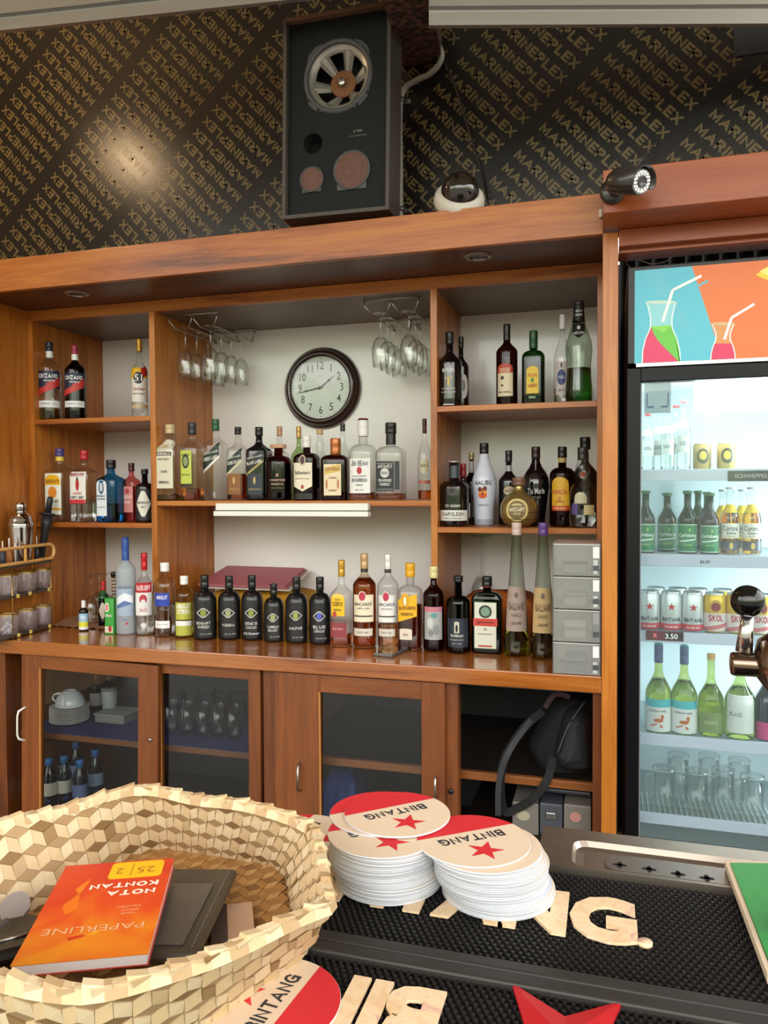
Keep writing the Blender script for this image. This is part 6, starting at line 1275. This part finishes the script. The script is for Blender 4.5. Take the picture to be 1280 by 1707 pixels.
# ============================================================ BAR TOP
def bl_(px, py, z=ZBAR): return atz(px, py, z)
ZM = ZBAR+.006
yt0 = bl_(906,1387,ZBAR+.004).y; yt1 = bl_(1060,1468,ZBAR+.006).y
bar = empty('bar_counter', (0,.5,ZBAR), 'dark bar counter top under the rubber mats', 'counter')
bk0 = [atz(-90,1396,ZBAR), atz(300,1392,ZBAR), atz(560,1392,ZBAR), atz(898,1432,ZBAR), atz(902,1388,ZBAR)]
ol_ = [(1.0,.10),(1.0,yt0+.010)] + [(p.x,p.y) for p in reversed(bk0)] + [(-.75,bk0[0].y),(-.75,.10)]
o = MB().prism(ol_, ZBAR-.05, ZBAR, col('#17130f',.3)).build('counter_top', bar); o.location = -bar.location
o = MB().prism([(x_*.98, max(.14, y_-.03)) for x_, y_ in ol_], FLOOR, ZBAR-.0502, col('#2a1a10',.6)).build('counter_body', bar); o.location = -bar.location
# drip tray
tx0 = bl_(906,1387,ZBAR+.004).x; SS2 = col('#a89c8e', .3, .9, var=.1)
tr_ = empty('drip_tray', (tx0+.2, (yt0+yt1)/2, ZBAR+.0005), 'brushed steel drip tray with small cross shaped holes behind the mat', 'tray')
w0, d0 = .30, yt0-yt1; hx_ = -.2
def T_(name, V, Fc, m=SS2): return mk(name, V, Fc, m, tr_)
zt_ = .010; iy0, iy1 = -d0/2+.004, d0/2-.022; ix0 = hx_+.030
m = MB()                                         # rim with a sunk, rounded well
def rrect(x0,x1,y0,y1,r,z,n=6):
    P = []
    for cx,cy,a0 in ((x1-r,y1-r,0),(x0+r,y1-r,PI/2),(x0+r,y0+r,PI),(x1-r,y0+r,3*PI/2)):
        for k in range(n): a = a0+PI/2*k/(n-1); P.append((cx+r*math.cos(a), cy+r*math.sin(a), z))
    return P
L_ = [rrect(hx_,.5,-d0/2,d0/2,.004,0), rrect(hx_,.5,-d0/2,d0/2,.004,zt_), rrect(ix0,.48,iy0,iy1,.012,zt_), rrect(ix0+.003,.477,iy0+.002,iy1-.003,.011,zt_-.0045), rrect(ix0+.010,.47,iy0+.004,iy1-.012,.010,zt_-.005), rrect(ix0+.012,.468,iy0+.005,iy1-.014,.010,zt_-.0035)]
n_ = len(L_[0]); V = sum(L_, []); Fc = [(j*n_+k, j*n_+(k+1)%n_, (j+1)*n_+(k+1)%n_, (j+1)*n_+k) for j in range(len(L_)-1) for k in range(n_)] + [tuple((len(L_)-1)*n_+k for k in range(n_))]
m.add(V, Fc, SS2); m.build('tray_body', tr_)
gp = MB(); gx_a = bl_(1010,1440,ZBAR+.010).x-(tx0+.2)
gp.prism([(x_,y_) for x_,y_,z_ in rrect(gx_a,.45,iy0+.004,iy1-.020,.010,0)], zt_-.0034, zt_-.0015, col('#a09890',.3,.9)); g_ = gp.build('grate_plate', tr_)
m = MB(); hol = col('#0c0a09',.8)
for k, (px, py) in enumerate(((1033,1442),(1082,1449),(1130,1457),(1178,1464),(1227,1472),(1276,1480))):
    q = bl_(px,py,ZBAR+.009); x_, y_ = q.x-(tx0+.2), q.y-(yt0+yt1)/2
    for a in (0, PI/2):
        m.prism([(.0062*math.cos(t)*1.0, .0022*math.sin(t)) for t in [i*PI/6 for i in range(12)]], zt_-.0014, zt_-.0012, hol, M=Matrix.Translation((x_,y_,0))@Matrix.Rotation(a,4,'Z'))
m.build('cross_holes', g_)
# rubber mats
RB = col('#15120f', .5, var=.3); CREAM, t_, b_ = pm('cream_print'); RB2 = col('#292521', .5)
n1 = t_.nodes.new('ShaderNodeTexNoise'); n1.inputs['Scale'].default_value = 45; n1.inputs['Detail'].default_value = 6; n1.inputs['Distortion'].default_value = 2; x_ = t_.nodes.new('ShaderNodeTexCoord'); t_.links.new(x_.outputs['Object'], n1.inputs[0])
r_ = t_.nodes.new('ShaderNodeValToRGB'); t_.links.new(n1.outputs['Fac'], r_.inputs[0]); e = r_.color_ramp; e.elements[0].position = .35; e.elements[0].color = (*hx('#d9b48a'),1); e.elements[1].position = .75; e.elements[1].color = (*hx('#c98e86'),1); q_ = e.elements.new(.55); q_.color = (*hx('#e2c9a2'),1)
t_.links.new(r_.outputs[0], b_.inputs['Base Color']); b_.inputs['Roughness'].default_value = .55
yr0 = bl_(860,1600,ZBAR+.012).y        # upper edge of the ridge between the mats
def mat_(name, lab, ya, yb, xa, xb, ridge):
    t = empty(name, ((xa+xb)/2, (ya+yb)/2, ZBAR+.0005), lab, 'bar mat'); o = t.location
    base = MB().box(xa-o.x, xb-o.x, ya-o.y, yb-o.y, 0, .003, RB, bev=.001); base.build('mat_base', t)
    r = MB()
    for y_ in ridge: r.box(xa-o.x, xb-o.x, y_[0]-o.y, y_[1]-o.y, .0031, .011, RB2, bev=.002)
    r.build('raised_edge', t)
    lo = min(y_[1] for y_ in ridge) if ridge[0][0] < (ya+yb)/2 else ya; hi = yb if ridge[0][0] < (ya+yb)/2 else max(y_[0] for y_ in ridge)
    m = MB(); pt = .0056; i = 0; y = lo+.0025
    while y < hi-.002:
        x = xa+.004 + (pt/2 if i%2 else 0)
        while x < xb-.003:
            if -.50 < x < .62:
                q = (x-o.x, y-o.y); rr = .0020
                V = [(q[0]+rr*math.cos(k*PI/3), q[1]+rr*math.sin(k*PI/3), .003) for k in range(6)]+[(q[0]+rr*.8*math.cos(k*PI/3), q[1]+rr*.8*math.sin(k*PI/3), .0068) for k in range(6)]
                m.add(V, [(k,(k+1)%6,6+(k+1)%6,6+k) for k in range(6)]+[(6,7,8,9,10,11)], RB)
            x += pt
        y += pt*.87; i += 1
    o2 = m.build('rubber_nubs', t); o2['kind'] = 'stuff'; return t
ym1 = yt1-.001
upm = mat_('bar_mat', 'black rubber bar mat with cream letters next to the drip tray, under the coaster stacks', yr0-.012, ym1, -.42, .60, [(yr0-.012, yr0)])
lom = mat_('bar_mat', 'nearer black rubber bar mat with upside-down cream letters and a red star', .12, yr0-.0135, -.42, .60, [(yr0-.0255, yr0-.0135)])
def mtext(par, s, x0, x1, y0, y1, flip):
    o = par.location; m = MB(); c_ = Vector(((x0+x1)/2-o.x, (y0+y1)/2-o.y, .0069)); M = Matrix.Translation(c_) @ Matrix.Rotation(PI if flip else 0, 4, 'Z')
    add_text(m, s, M, abs(y1-y0), CREAM, width=abs(x1-x0), bold=.05, depth=.0022, plain=True); return m.build('raised_letters', par)
# upper mat: the word's G ends at 1062 px, its letters stand 8 cm tall in the mat's middle
g0, g1 = bl_(935,1560,ZBAR+.009), bl_(1060,1563,ZBAR+.009); gt = bl_(1010,1496,ZBAR+.009); gw = g1.x-bl_(948,1530,ZBAR+.009).x
V_, F_, twB = textf('BINTANG', .05); V2, F2, twG = textf('G', .05)
hL = gt.y - bl_(1020,1572,ZBAR+.009).y; xr = bl_(1062,1545,ZBAR+.009).x
wordw = gw/twG*twB*1.02
mtext(upm, 'BINTANG', xr-wordw, xr, gt.y-hL, gt.y, False)
q = bl_(1075,1571,ZBAR+.009); m = MB().lathe([(.0055,.0069),(.0055,.0092),(.0005,.0092)], CREAM, c=(q.x-upm.location.x, q.y-upm.location.y, 0), seg=20); m.build('raised_dot', upm)
# lower mat: B upside down, left of the star
bR, bL = bl_(745,1655,ZBAR+.009), bl_(628,1650,ZBAR+.009); V3, F3, twb = textf('B', .05); bw = bR.x-bl_(640,1675,ZBAR+.009).x
hh = bw/twb*1.15; wordw2 = bw/twb*twB*1.02
mtext(lom, 'BINTANG', bR.x-wordw2, bR.x, bR.y+.001-hh, bR.y+.001, True)
# red star, folded look: ten facets
sc = bl_(950,1735,ZBAR+.009); o = lom.location; m = MB(); Rs = .062
tip1, tip2 = bl_(853,1637,ZBAR+.01), bl_(1038,1667,ZBAR+.01)
# two upper tips seen: solve the centre of a five pointed star standing on its head
mid = (tip1+tip2)/2; half = (tip2-tip1).length/2; Rs = half/math.sin(math.radians(36)); dirv = (tip2-tip1).normalized(); nrm = Vector((dirv.y,-dirv.x,0)); cS = mid + nrm*(Rs*math.cos(math.radians(36)))
a0 = math.atan2((tip1-cS).y, (tip1-cS).x)
V = [(cS.x-o.x, cS.y-o.y, .0125)]
for k in range(10):
    r = Rs if k%2 == 0 else Rs*.40; a = a0-PI*k/5; V.append((cS.x-o.x+r*math.cos(a), cS.y-o.y+r*math.sin(a), .0092))
V2_ = V + [(x,y,.0069) for x,y,z in V[1:]]
m.add(V2_, [(0,(k+1)%10+1,k+1) for k in range(10)]+[(k+1,(k+1)%10+1,11+(k+1)%10,11+k) for k in range(10)], col('#b3171d',.4)); m.build('red_star', lom)

# ---- coasters
CT, CR = col('#d4bda2',.7), col('#c5232b',.6); CE = col('#d8dbe2',.7); INK = col('#26282c',.6); RC = .0465; TC = .00145
def coaster(x, y, z, rz, lab, printed=True, group=None, tilt=None, bluish=False, flip=False):
    t = empty('beer_coaster', (x,y,z), lab, 'coaster', group, rz=rz)
    if tilt: t.rotation_euler = (tilt[0], tilt[1], rz)
    m = MB(); top = col('#b8bcd0',.7) if bluish else CT
    m.lathe([(RC,0),(RC,TC*.9),(RC*.997,TC)], CE, seg=56, cap1=False)
    n = 56; V = [(0,0,TC)]+[(RC*.997*math.cos(2*PI*k/n), RC*.997*math.sin(2*PI*k/n), TC) for k in range(n)]
    m.add(V, [(0,k+1,(k+1)%n+1) for k in range(n)], top); m.build('board', t)
    if printed:
        p = MB(); cut = -.30; P = []       # red segment below the diagonal word (word stands on its head for us)
        a0 = math.acos(cut)
        P = [(RC*.995*math.sin(a), -RC*.995*math.cos(a)) for a in np.linspace(-(PI-a0), (PI-a0), 28)]
        p.add([(x_,y_,TC+.00008) for x_,y_ in P], [tuple(range(len(P)))], CR if not flip else CR)
        add_text(p, 'BINTANG', Matrix.Translation((0,.0015-.004,TC+.00012)), RC*.24, INK, width=RC*1.25, bold=.03)
        V = [(0,RC*.45,TC+.00012)]+[((RC*.34 if k%2==0 else RC*.13)*math.sin(PI*k/5), RC*.45+(RC*.34 if k%2==0 else RC*.13)*math.cos(PI*k/5), TC+.00012) for k in range(10)]
        p.add(V, [(0,(k+1)%10+1,k+1) for k in range(10)], CR); p.build('print', t)
    return t
zb = ZBAR+.0098
def stack(path, n, grp, where, rot, toplab, zbase=None):
    """path: centres (px,py on plane) from bottom to top"""
    z = zbase or zb
    for k in range(n):
        t = k/(n-1); q = path(t); j = (random.uniform(-.0006,.0006), random.uniform(-.0006,.0006))
        last = k >= n-2
        if k < n-1: lab = 'beer coaster %s' % where
        else: lab = toplab
        printed = last or random.random() < .35
        coaster(q[0]+j[0], q[1]+j[1], z, rot+random.uniform(-.5,.5)*(0 if last else 1), lab, printed=printed, group=grp if k < n-1 else None, bluish=(where.startswith('in the right') and k in (8,9)))
        z += TC+.00006
    return z
# print is mirrored for us: the word stands on its head -> rotate by 180 degrees
# left stack
cb = atz(648,1462,zb); nL = 32; zt = zb+nL*(TC+.00006); cm = atz(637,1385,zt)
zl_ = stack(lambda t: (lerp(cb.x,cm.x,t)+.002*math.sin(9*t), lerp(cb.y,cm.y,t)), nL, 'coasters of the left stack', 'in the left stack on the black mat', PI+.6, 'beer coaster on the left stack showing only a red star, under the two shifted ones')
c2 = atz(648,1358,zl_); coaster(c2.x-.006, c2.y, zl_, PI+.7, 'beer coaster with red rim peeping out under the topmost one of the left stack'); coaster(c2.x+.008, c2.y-.001, zl_+TC+.0001, PI+.72, 'topmost beer coaster of the left stack, red and cream with word and star')
# right stack, leaning
cb = atz(830,1484,zb); nR = 31; zt = zb+nR*(TC+.00006); cm = atz(810,1408,zt)
zr_ = stack(lambda t: (lerp(cb.x,cm.x,t**.8)+.0015*math.sin(11*t), lerp(cb.y,cm.y,t)), nR, 'coasters of the right stack', 'in the right leaning stack on the black mat', PI+.6, 'plain cream beer coaster just below the topmost one of the right stack')
c2 = atz(789,1400,zr_+.001); coaster(c2.x, c2.y, zr_+.0002, PI+.64, 'topmost beer coaster of the right stack, red and cream with word and star')
q = atz(506,1394,zb); coaster(q.x, q.y, zb, -PI/2-.15, 'single beer coaster lying between the woven basket and the left stack')
zq = zb; q = atz(436,1676,zq); coaster(q.x+.004, q.y+.004, zq, 1.46, 'beer coaster lying on the near mat, half covered by the front of the basket')
# ---- green folder and papers at the right
G4 = [atz(1208,1447,zb), atz(1288,1449,zb), atz(1288,1640,zb), atz(1279,1640,zb)]
gb = empty('green_booklet', (G4[0].x,G4[0].y,zb), 'green covered booklet with worn cream edge at the right frame edge', 'booklet')
for k, (c_, nm, e_) in enumerate((('#c9b49a','pages',0),('#2f8a3a','cover',.004))):
    z = k*.0065; V = []
    for zz in (z, z+(.0065 if k==0 else .0008)):
        for i, q in enumerate(G4): V.append((q.x-G4[0].x+e_*(i in (0,3)), q.y-G4[0].y-e_*(i in (0,1)), zz))
    mk(nm, V, [(3,2,1,0),(4,5,6,7),(0,1,5,4),(1,2,6,5),(2,3,7,6),(3,0,4,7)], col(c_,.45 if k else .8,var=.12), gb)
# ---- beer tap at the right edge
YT = .62; kn = at(1246,1002,YT); sc_ = dep(kn)/F; tp = empty('beer_tap', tuple(at(1275,1130,YT)), 'beer tap with black ball knob and steel cylinder at the right frame edge', 'tap'); to = tp.location.copy()
def TP(mb_, nm): o = mb_.build(nm, tp); o.location = -to; return o
Rk = 27*sc_; TP(MB().lathe([(Rk*math.sin(a)+1e-5, Rk*math.cos(a)) for a in np.linspace(PI-.02,.02,24)], col('#050506',.10), c=tuple(kn), seg=36), 'knob')
lw_ = at(1240,1086,YT); TP(MB().tube([kn-Vector((0,0,Rk*.9)), lw_], [.0042,.0062], CHROME, seg=16), 'lever')
cc_ = at(1243,1103,YT); rr = 20*sc_; xe = at(1296,1108,YT).x; brz = col('#7e6c60',.16,1)
TP(MB().lathe([(rr*.9,0),(rr,.002),(rr,.05),(rr*1.02,.052),(rr*1.02,xe-cc_.x+.004)], brz, seg=32, M=Matrix.Translation((at(1218,1103,YT).x,cc_.y,cc_.z-.002))@Matrix.Rotation(PI/2,4,'Y')), 'cylinder')
tw_ = at(1312,1102,YT); TP(MB().lathe([(.022,ZBAR+.001-tw_.z),(.022,ZBAR+.006-tw_.z),(.0105,ZBAR+.012-tw_.z),(.0105,-.030),(.014,-.022),(.020,-.014),(.0235,0),(.020,.014),(.010,.022),(.0005,.024)], brz, seg=32, c=tuple(tw_)), 'tower')

# ============================================================ WOVEN BASKET
def cp(x, y):        # camera-plan coordinates (right, forward) to world
    return Vector((cy_*x - sy_*y, sy_*x + cy_*y, 0))
ZR = ZBAR+.083; ZF = ZBAR+.012
rim2 = [atz(232,1309,ZR), atz(517,1362,ZR), atz(546,1504,ZR), atz(176,1652,ZR), atz(-60,1606,ZR), atz(-170,1480,ZR), atz(-40,1384,ZR)]
cxy = sum((Vector((p.x,p.y,0)) for p in rim2), Vector())/len(rim2)
flo = [atz(252,1414,ZF), atz(476,1450,ZF), atz(500,1612,ZBAR+.003), None, None, None, None]
rimP = [Vector((p.x,p.y,0)) for p in rim2]; floP = []
for i, p in enumerate(rimP):
    if flo[i] is not None and i < 3: floP.append(Vector((flo[i].x,flo[i].y,0)))
    else: floP.append(p + (cxy-p).normalized()*.030)
bk = empty('woven_basket', (cxy.x,cxy.y,ZBAR+.0105), 'large pale basket of woven palm leaf holding a receipt book, in the left foreground', 'basket'); bo2 = bk.location.copy()
straw_m = [col(c_, .6, var=.10) for c_ in ('#c9ae84','#b0926a','#d4be98','#8e7048','#c0a67c')]
straw_i = [col(c_, .6, var=.12) for c_ in ('#b0824a','#966c3c','#bc945c','#805a32')]
def weave(name, grid, nu, nv, s, mats, out=1, thick=.0028, loop=False):
    """tumbling-block plaiting: hexagon cells of three rhombic strips, each strip tipped a little"""
    mb = MB(); du, dv = s*math.sqrt(3), s*1.5
    def rh(c, e1, e2, m, dz):
        P = [(c[0],c[1]), (c[0]+e1[0],c[1]+e1[1]), (c[0]+e1[0]+e2[0],c[1]+e1[1]+e2[1]), (c[0]+e2[0],c[1]+e2[1])]
        cu, cv = (P[0][0]+P[2][0])/2, (P[0][1]+P[2][1])/2
        if loop:
            if not (0 <= cu < nu and -.1*s < cv < nv+.05*s): return
        elif not (-.35*s < cu < nu+.35*s and -.1*s < cv < nv+.40*s): return
        V = []
        for i, (u, v) in enumerate(P):
            u = lerp(cu, u, .97); v = lerp(cv, v, .97); p, n = grid(u if loop else min(max(u,0),nu), min(max(v,-.002),nv+.001)); V.append(p + n*(dz[i]*thick*out))
        b = [v - grid(cu, min(max(cv,0),nv))[1]*(thick*.9*out) for v in V]
        mb.add(V+b, [(0,1,2,3),(7,6,5,4),(0,4,5,1),(1,5,6,2),(2,6,7,3),(3,7,4,0)], m)
    j = -1
    while j*dv < nv+2*s:
        i = -1
        while i*du < nu+2*s:
            cx, cy = i*du+(du/2 if j%2 else 0), j*dv
            a = [(s*math.sin(PI/3*k), s*math.cos(PI/3*k)) for k in range(6)]
            R_ = random.choice
            rh((cx,cy), a[0], a[2], mats[0 if random.random()<.7 else 2 % len(mats)], (1.0,.35,.1,.6))
            rh((cx,cy), a[2], a[4], mats[1 if random.random()<.7 else 3 % len(mats)], (1.0,.6,-.1,.2))
            rh((cx,cy), a[4], a[0], mats[2 % len(mats) if random.random()<.7 else R_(range(len(mats)))], (1.0,.2,.3,.9))
            i += 1
        j += 1
    o = mb.build(name, bk); o.location = -bo2; return o
def smooth_poly(P, rad=.25, n=5, sharp=()):
    """round the corners of the plan outline"""
    o = []; N_ = len(P)
    for i in range(N_):
        a, b, c_ = P[i-1], P[i], P[(i+1)%N_]
        r = .04 if i in sharp else rad
        p0, p1 = b.lerp(a, r), b.lerp(c_, r)
        for k in range(n): t = k/(n-1); o.append(((1-t)**2)*p0 + 2*t*(1-t)*b + t*t*p1)
    return o
RP, FP_ = smooth_poly(rimP, .22, 7, (2,)), smooth_poly(floP, .22, 7, (2,))
def loopgrid(RP, FP_, z0, z1):
    d = [0]; N_ = len(RP)
    for i in range(N_): d.append(d[-1]+(RP[(i+1)%N_]-RP[i]).length)
    tot = d[-1]; H_ = z1-z0
    def g(u, v):
        u = u % tot; i = max(k for k in range(N_) if d[k] <= u+1e-9); t = (u-d[i])/max(1e-9,d[i+1]-d[i])
        r = RP[i].lerp(RP[(i+1)%N_], t); f = FP_[i].lerp(FP_[(i+1)%N_], t); k = v/H_
        p = f.lerp(r, k) + Vector((0,0,z0+v)); p.z += .0015*math.sin(u*60)*k
        q = cxy - p; q.z = 0; return p, q.normalized()
    return g, tot, H_
g, tot, H_ = loopgrid(RP, FP_, ZBAR+.012, ZR)
s_ = .0112; ncell = round(tot/(s_*math.sqrt(3))); s_ = tot/ncell/math.sqrt(3)
weave('woven_wall', g, tot, H_, s_, straw_m, 1, .0034, True)
og = lambda u, v: (g(u,v)[0]-g(u,v)[1]*.0045, -g(u,v)[1])
weave('outer_wall', og, tot, H_, s_, straw_m, 1, .0034, True)
# folded rim strips
m = MB(); k = 0; u = 0
while u < tot:
    p0, n0 = g(u, H_); p1, n1_ = g(min(u+s_*1.05, tot), H_); z_ = Vector((0,0,.0014+.0022*(k%2))); zz = Vector((0,0,-.006))
    m.add([p0+n0*.003+zz, p1+n1_*.003+zz, p1+n1_*.001+z_, p0+n0*.001+z_*.3, p0-n0*.0075+zz, p1-n1_*.0075+zz, p1-n1_*.005+z_, p0-n0*.005+z_*.3], [(0,1,2,3),(7,6,5,4),(3,2,6,7),(0,4,5,1),(0,3,7,4),(1,5,6,2)], straw_m[k%3]); u += s_; k += 1
o = m.build('folded_rim', bk); o.location = -bo2
# floor: flat plaited mat inside the plan outline
xs = [p.x for p in FP_]; ys = [p.y for p in FP_]; x0f, y0f = min(xs), min(ys)
def inside(x, y):
    c = False; N_ = len(FP_)
    for i in range(N_):
        a, b = FP_[i], FP_[(i+1)%N_]
        if (a.y > y) != (b.y > y) and x < (b.x-a.x)*(y-a.y)/(b.y-a.y)+a.x: c = not c
    return c
fg_ = lambda u, v: (Vector((x0f+u, y0f+v, ZBAR+.0155)), Vector((0,0,1)))
o = weave('woven_floor', fg_, max(xs)-x0f, max(ys)-y0f, s_*.9, straw_i, 1, .0022)
bm = bmesh.new(); bm.from_mesh(o.data); kill = []
for f in bm.faces:
    c_ = f.calc_center_median()
    if not inside(c_.x, c_.y): kill.append(f)
bmesh.ops.delete(bm, geom=kill, context='FACES'); bm.to_mesh(o.data); bm.free()
o2 = MB().prism([(p.x,p.y) for p in FP_], ZBAR+.0108, ZBAR+.0128, straw_i[3]).build('base_mat', bk); o2.location = -bo2
ZI = ZBAR+.019
def slab(name, lab, cat, C4, z, th, mats, tilt=0, extra=None):
    """a flat booklet: C4 = back left, back right, front right, front left"""
    C4 = [Vector((p.x,p.y,0)) for p in C4]; ctr = sum(C4, Vector())/4; xr = ((C4[1]-C4[0])+(C4[2]-C4[3])).normalized(); yr = Vector((-xr.y,xr.x,0))
    w = ((C4[1]-C4[0]).length+(C4[2]-C4[3]).length)/2; d = ((C4[0]-C4[3]).length+(C4[1]-C4[2]).length)/2
    t = empty(name, (ctr.x,ctr.y,z), lab, cat, rz=math.atan2(xr.y,xr.x)); t.rotation_euler = (tilt,0,math.atan2(xr.y,xr.x)); return t, w, d
# dark wallet
C4 = [atz(262,1440,ZI+.02), atz(398,1447,ZI+.02), atz(326,1592,ZI+.02), atz(196,1600,ZI+.02)]
t, w, d = slab('bill_wallet', 'worn dark brown bill wallet lying under the orange receipt book', 'wallet', C4, ZI+.012, .01, None, math.radians(-2)); lea = col('#453d32',.42,var=.2)
boxo('cover', -w/2, w/2, -d/2, d/2, 0, .009, lea, t, .004); boxo('pocket', -w/2+.012, w/2-.012, -d/2+.008, d/2-.03, .0091, .0105, col('#565048',.3,var=.2), t, .0006)
m = MB(); 
for a_ in (0,):
    for sx_ in (w/2-.006,):
        for k in range(24): yy = -d/2+.006+k*(d-.012)/24; m.box(sx_, sx_+.001, yy, yy+.003, .0088, .0093, col('#6a645a',.6))
m.build('stitching', t)
C4 = [atz(372,1512,ZI+.004), atz(440,1504,ZI+.004), atz(404,1568,ZI+.004), atz(330,1578,ZI+.004)]
t, w, d = slab('paper_card', 'small pinkish card with a dark edge to the right of the wallet', 'card', C4, ZI+.0, .002, None); boxo('card_sheet', -w/2, w/2, -d/2, d/2, 0, .004, col('#c9a488',.7), t, .0004); boxo('dark_band', -w/2, -w/2+w*.38, -d/2, d/2, .0041, .0046, col('#4e403a',.6), t)
t.location.z = ZI+.001
# receipt book
zB_ = ZI+.030
C4 = [atz(118,1441,zB_+.008), atz(302,1425,zB_+.008), atz(232,1594,zB_+.008), atz(7,1611,zB_+.008)]
t, w, d = slab('receipt_book', 'orange and red receipt book lying upside down to us on top of the wallet', 'book', C4, zB_, .008, None, math.radians(-1.0))
boxo('pages', -w/2+.0005, w/2-.001, -d/2+.0005, d/2-.0005, .0006, .0068, col('#cfc6c0',.7), t); boxo('back_cover', -w/2, w/2, -d/2, d/2, 0, .0005, col('#b8342a',.4), t)
cov, t_, b_ = pm('book_cover'); x_ = t_.nodes.new('ShaderNodeTexCoord'); sp_n = t_.nodes.new('ShaderNodeSeparateXYZ'); t_.links.new(x_.outputs['Object'], sp_n.inputs[0]); n_ = t_.nodes.new('ShaderNodeTexNoise'); n_.inputs['Scale'].default_value = 16; n_.inputs['Distortion'].default_value = 1.5; t_.links.new(x_.outputs['Object'], n_.inputs[0])
a_ = t_.nodes.new('ShaderNodeMath'); a_.operation = 'MULTIPLY_ADD'; t_.links.new(sp_n.outputs['Y'], a_.inputs[0]); a_.inputs[1].default_value = 6.0; t_.links.new(n_.outputs['Fac'], a_.inputs[2])
r_ = t_.nodes.new('ShaderNodeValToRGB'); t_.links.new(a_.outputs[0], r_.inputs[0]); e = r_.color_ramp; e.elements[0].position = .05; e.elements[0].color = (*hx('#e08a1e'),1); e.elements[1].position = .95; e.elements[1].color = (*hx('#c3281c'),1); q_ = e.elements.new(.48); q_.color = (*hx('#d8501e'),1)
t_.links.new(r_.outputs[0], b_.inputs['Base Color']); b_.inputs['Roughness'].default_value = .3
fc = boxo('front_cover', -w/2, w/2, -d/2, d/2, .0069, .0075, cov, t)
m = MB(); RZ = Matrix.Rotation(PI,4,'Z'); zc0 = .00765
def ct_(s, x, y, h, wd, c_='#f0dcc8', b_=.02): add_text(m, s, Matrix.Translation((x,y,zc0+.0001)) @ RZ, h, col(c_,.5), width=wd, bold=b_)
ct_('NOTA', w*.20, d*.115, d*.055, w*.42, b_=.04); ct_('KONTAN', w*.12, d*.205, d*.055, w*.60, b_=.04)
ct_('PAPERLINE', .0, -d*.235, d*.055, w*.80, '#e0a878', 0); ct_('YOUR', w*.24, -d*.11, d*.018, w*.12, '#e8a070'); ct_('OFFICE', w*.25, -d*.075, d*.018, w*.14, '#e8a070'); ct_('SOLUTION', w*.23, -d*.04, d*.018, w*.2, '#e8a070')
yw = col('#e8b416',.4)
m.prism([(x_,y_) for x_,y_,z_ in rrect(-w*.06, w*.42, d*.285, d*.485, .004, 0)], zc0-.0001, zc0+.00005, yw)
ct_('25', w*.27, d*.375, d*.07, w*.16, '#a85a1c', 0); ct_('2', w*.03, d*.375, d*.07, w*.07, '#a85a1c', 0); m.box(w*.135, w*.141, d*.31, d*.46, zc0, zc0+.0002, col('#a85a1c',.5))
for pts, c_ in (([(-.30,.20),(-.20,.32),(-.24,.12)],'#e87a1e'),([(-.34,.02),(-.24,.16),(-.20,-.02),(-.28,-.08)],'#e0701c'),([(-.02,.26),(.03,.31),(.05,.24)],'#d83a2c'),([(-.16,-.33),(-.04,-.30),(-.06,-.28),(-.17,-.30)],'#c8301c'),([(-.03,-.30),(.06,-.27),(.04,-.25)],'#e8a81c'),([(-.40,.05),(-.28,.24),(-.32,.30),(-.44,.12)],'#d0401c')):
    m.add([(a_*w, b__*d, zc0-.00005) for a_, b__ in pts], [tuple(range(len(pts)))], col(c_,.35))
m.build('cover_print', t)
# small things at the left in the basket
q = atz(24,1502,ZI+.02); t = empty('plastic_tag', (q.x,q.y,ZI+.012), 'small grey rounded plastic tag left of the receipt book', 'tag'); t.rotation_euler = (math.radians(25),0,.5); MB().prism([(.011*math.cos(k*PI/10)*(1 if math.sin(k*PI/10)>-.2 else .8), .015*math.sin(k*PI/10)) for k in range(20)], 0, .003, col('#9c9290',.4)).build('tag_plate', t)
P = [atz(-30,1600,ZI+.006), atz(12,1536,ZI+.010)]; t = empty('ballpoint_pen', tuple(P[0]), 'dark grey pen pointing out of the left side of the basket', 'pen'); o = MB().tube([P[0], P[0].lerp(P[1],.85), P[1]], [.0055,.0055,.003], col('#4c4c50',.35)).build('barrel', t); o.location = -P[0]; o = MB().tube([P[0].lerp(P[1],.35), P[0].lerp(P[1],.45)], .006, CHROME).build('ring', t); o.location = -P[0]
C4 = [atz(-20,1560,ZI+.002), atz(60,1540,ZI+.002), atz(70,1600,ZI+.002), atz(-20,1622,ZI+.002)]
t, w, d = slab('black_pouch', 'flat black pouch lying under the left edge of the receipt book', 'pouch', C4, ZI+.001, .01, None); boxo('pouch_body', -w/2, w/2, -d/2, d/2, 0, .012, col('#1a1714',.35,var=.2), t, .005); MB().tube([(-w*.4,-d*.2,.0125),(w*.4,-d*.15,.0125)], .0012, CHROME).build('zip', t)
# pale handle tip of a spoon beyond the basket's left edge
P = [atz(-10,1388,-.30), atz(12,1370,-.295)];
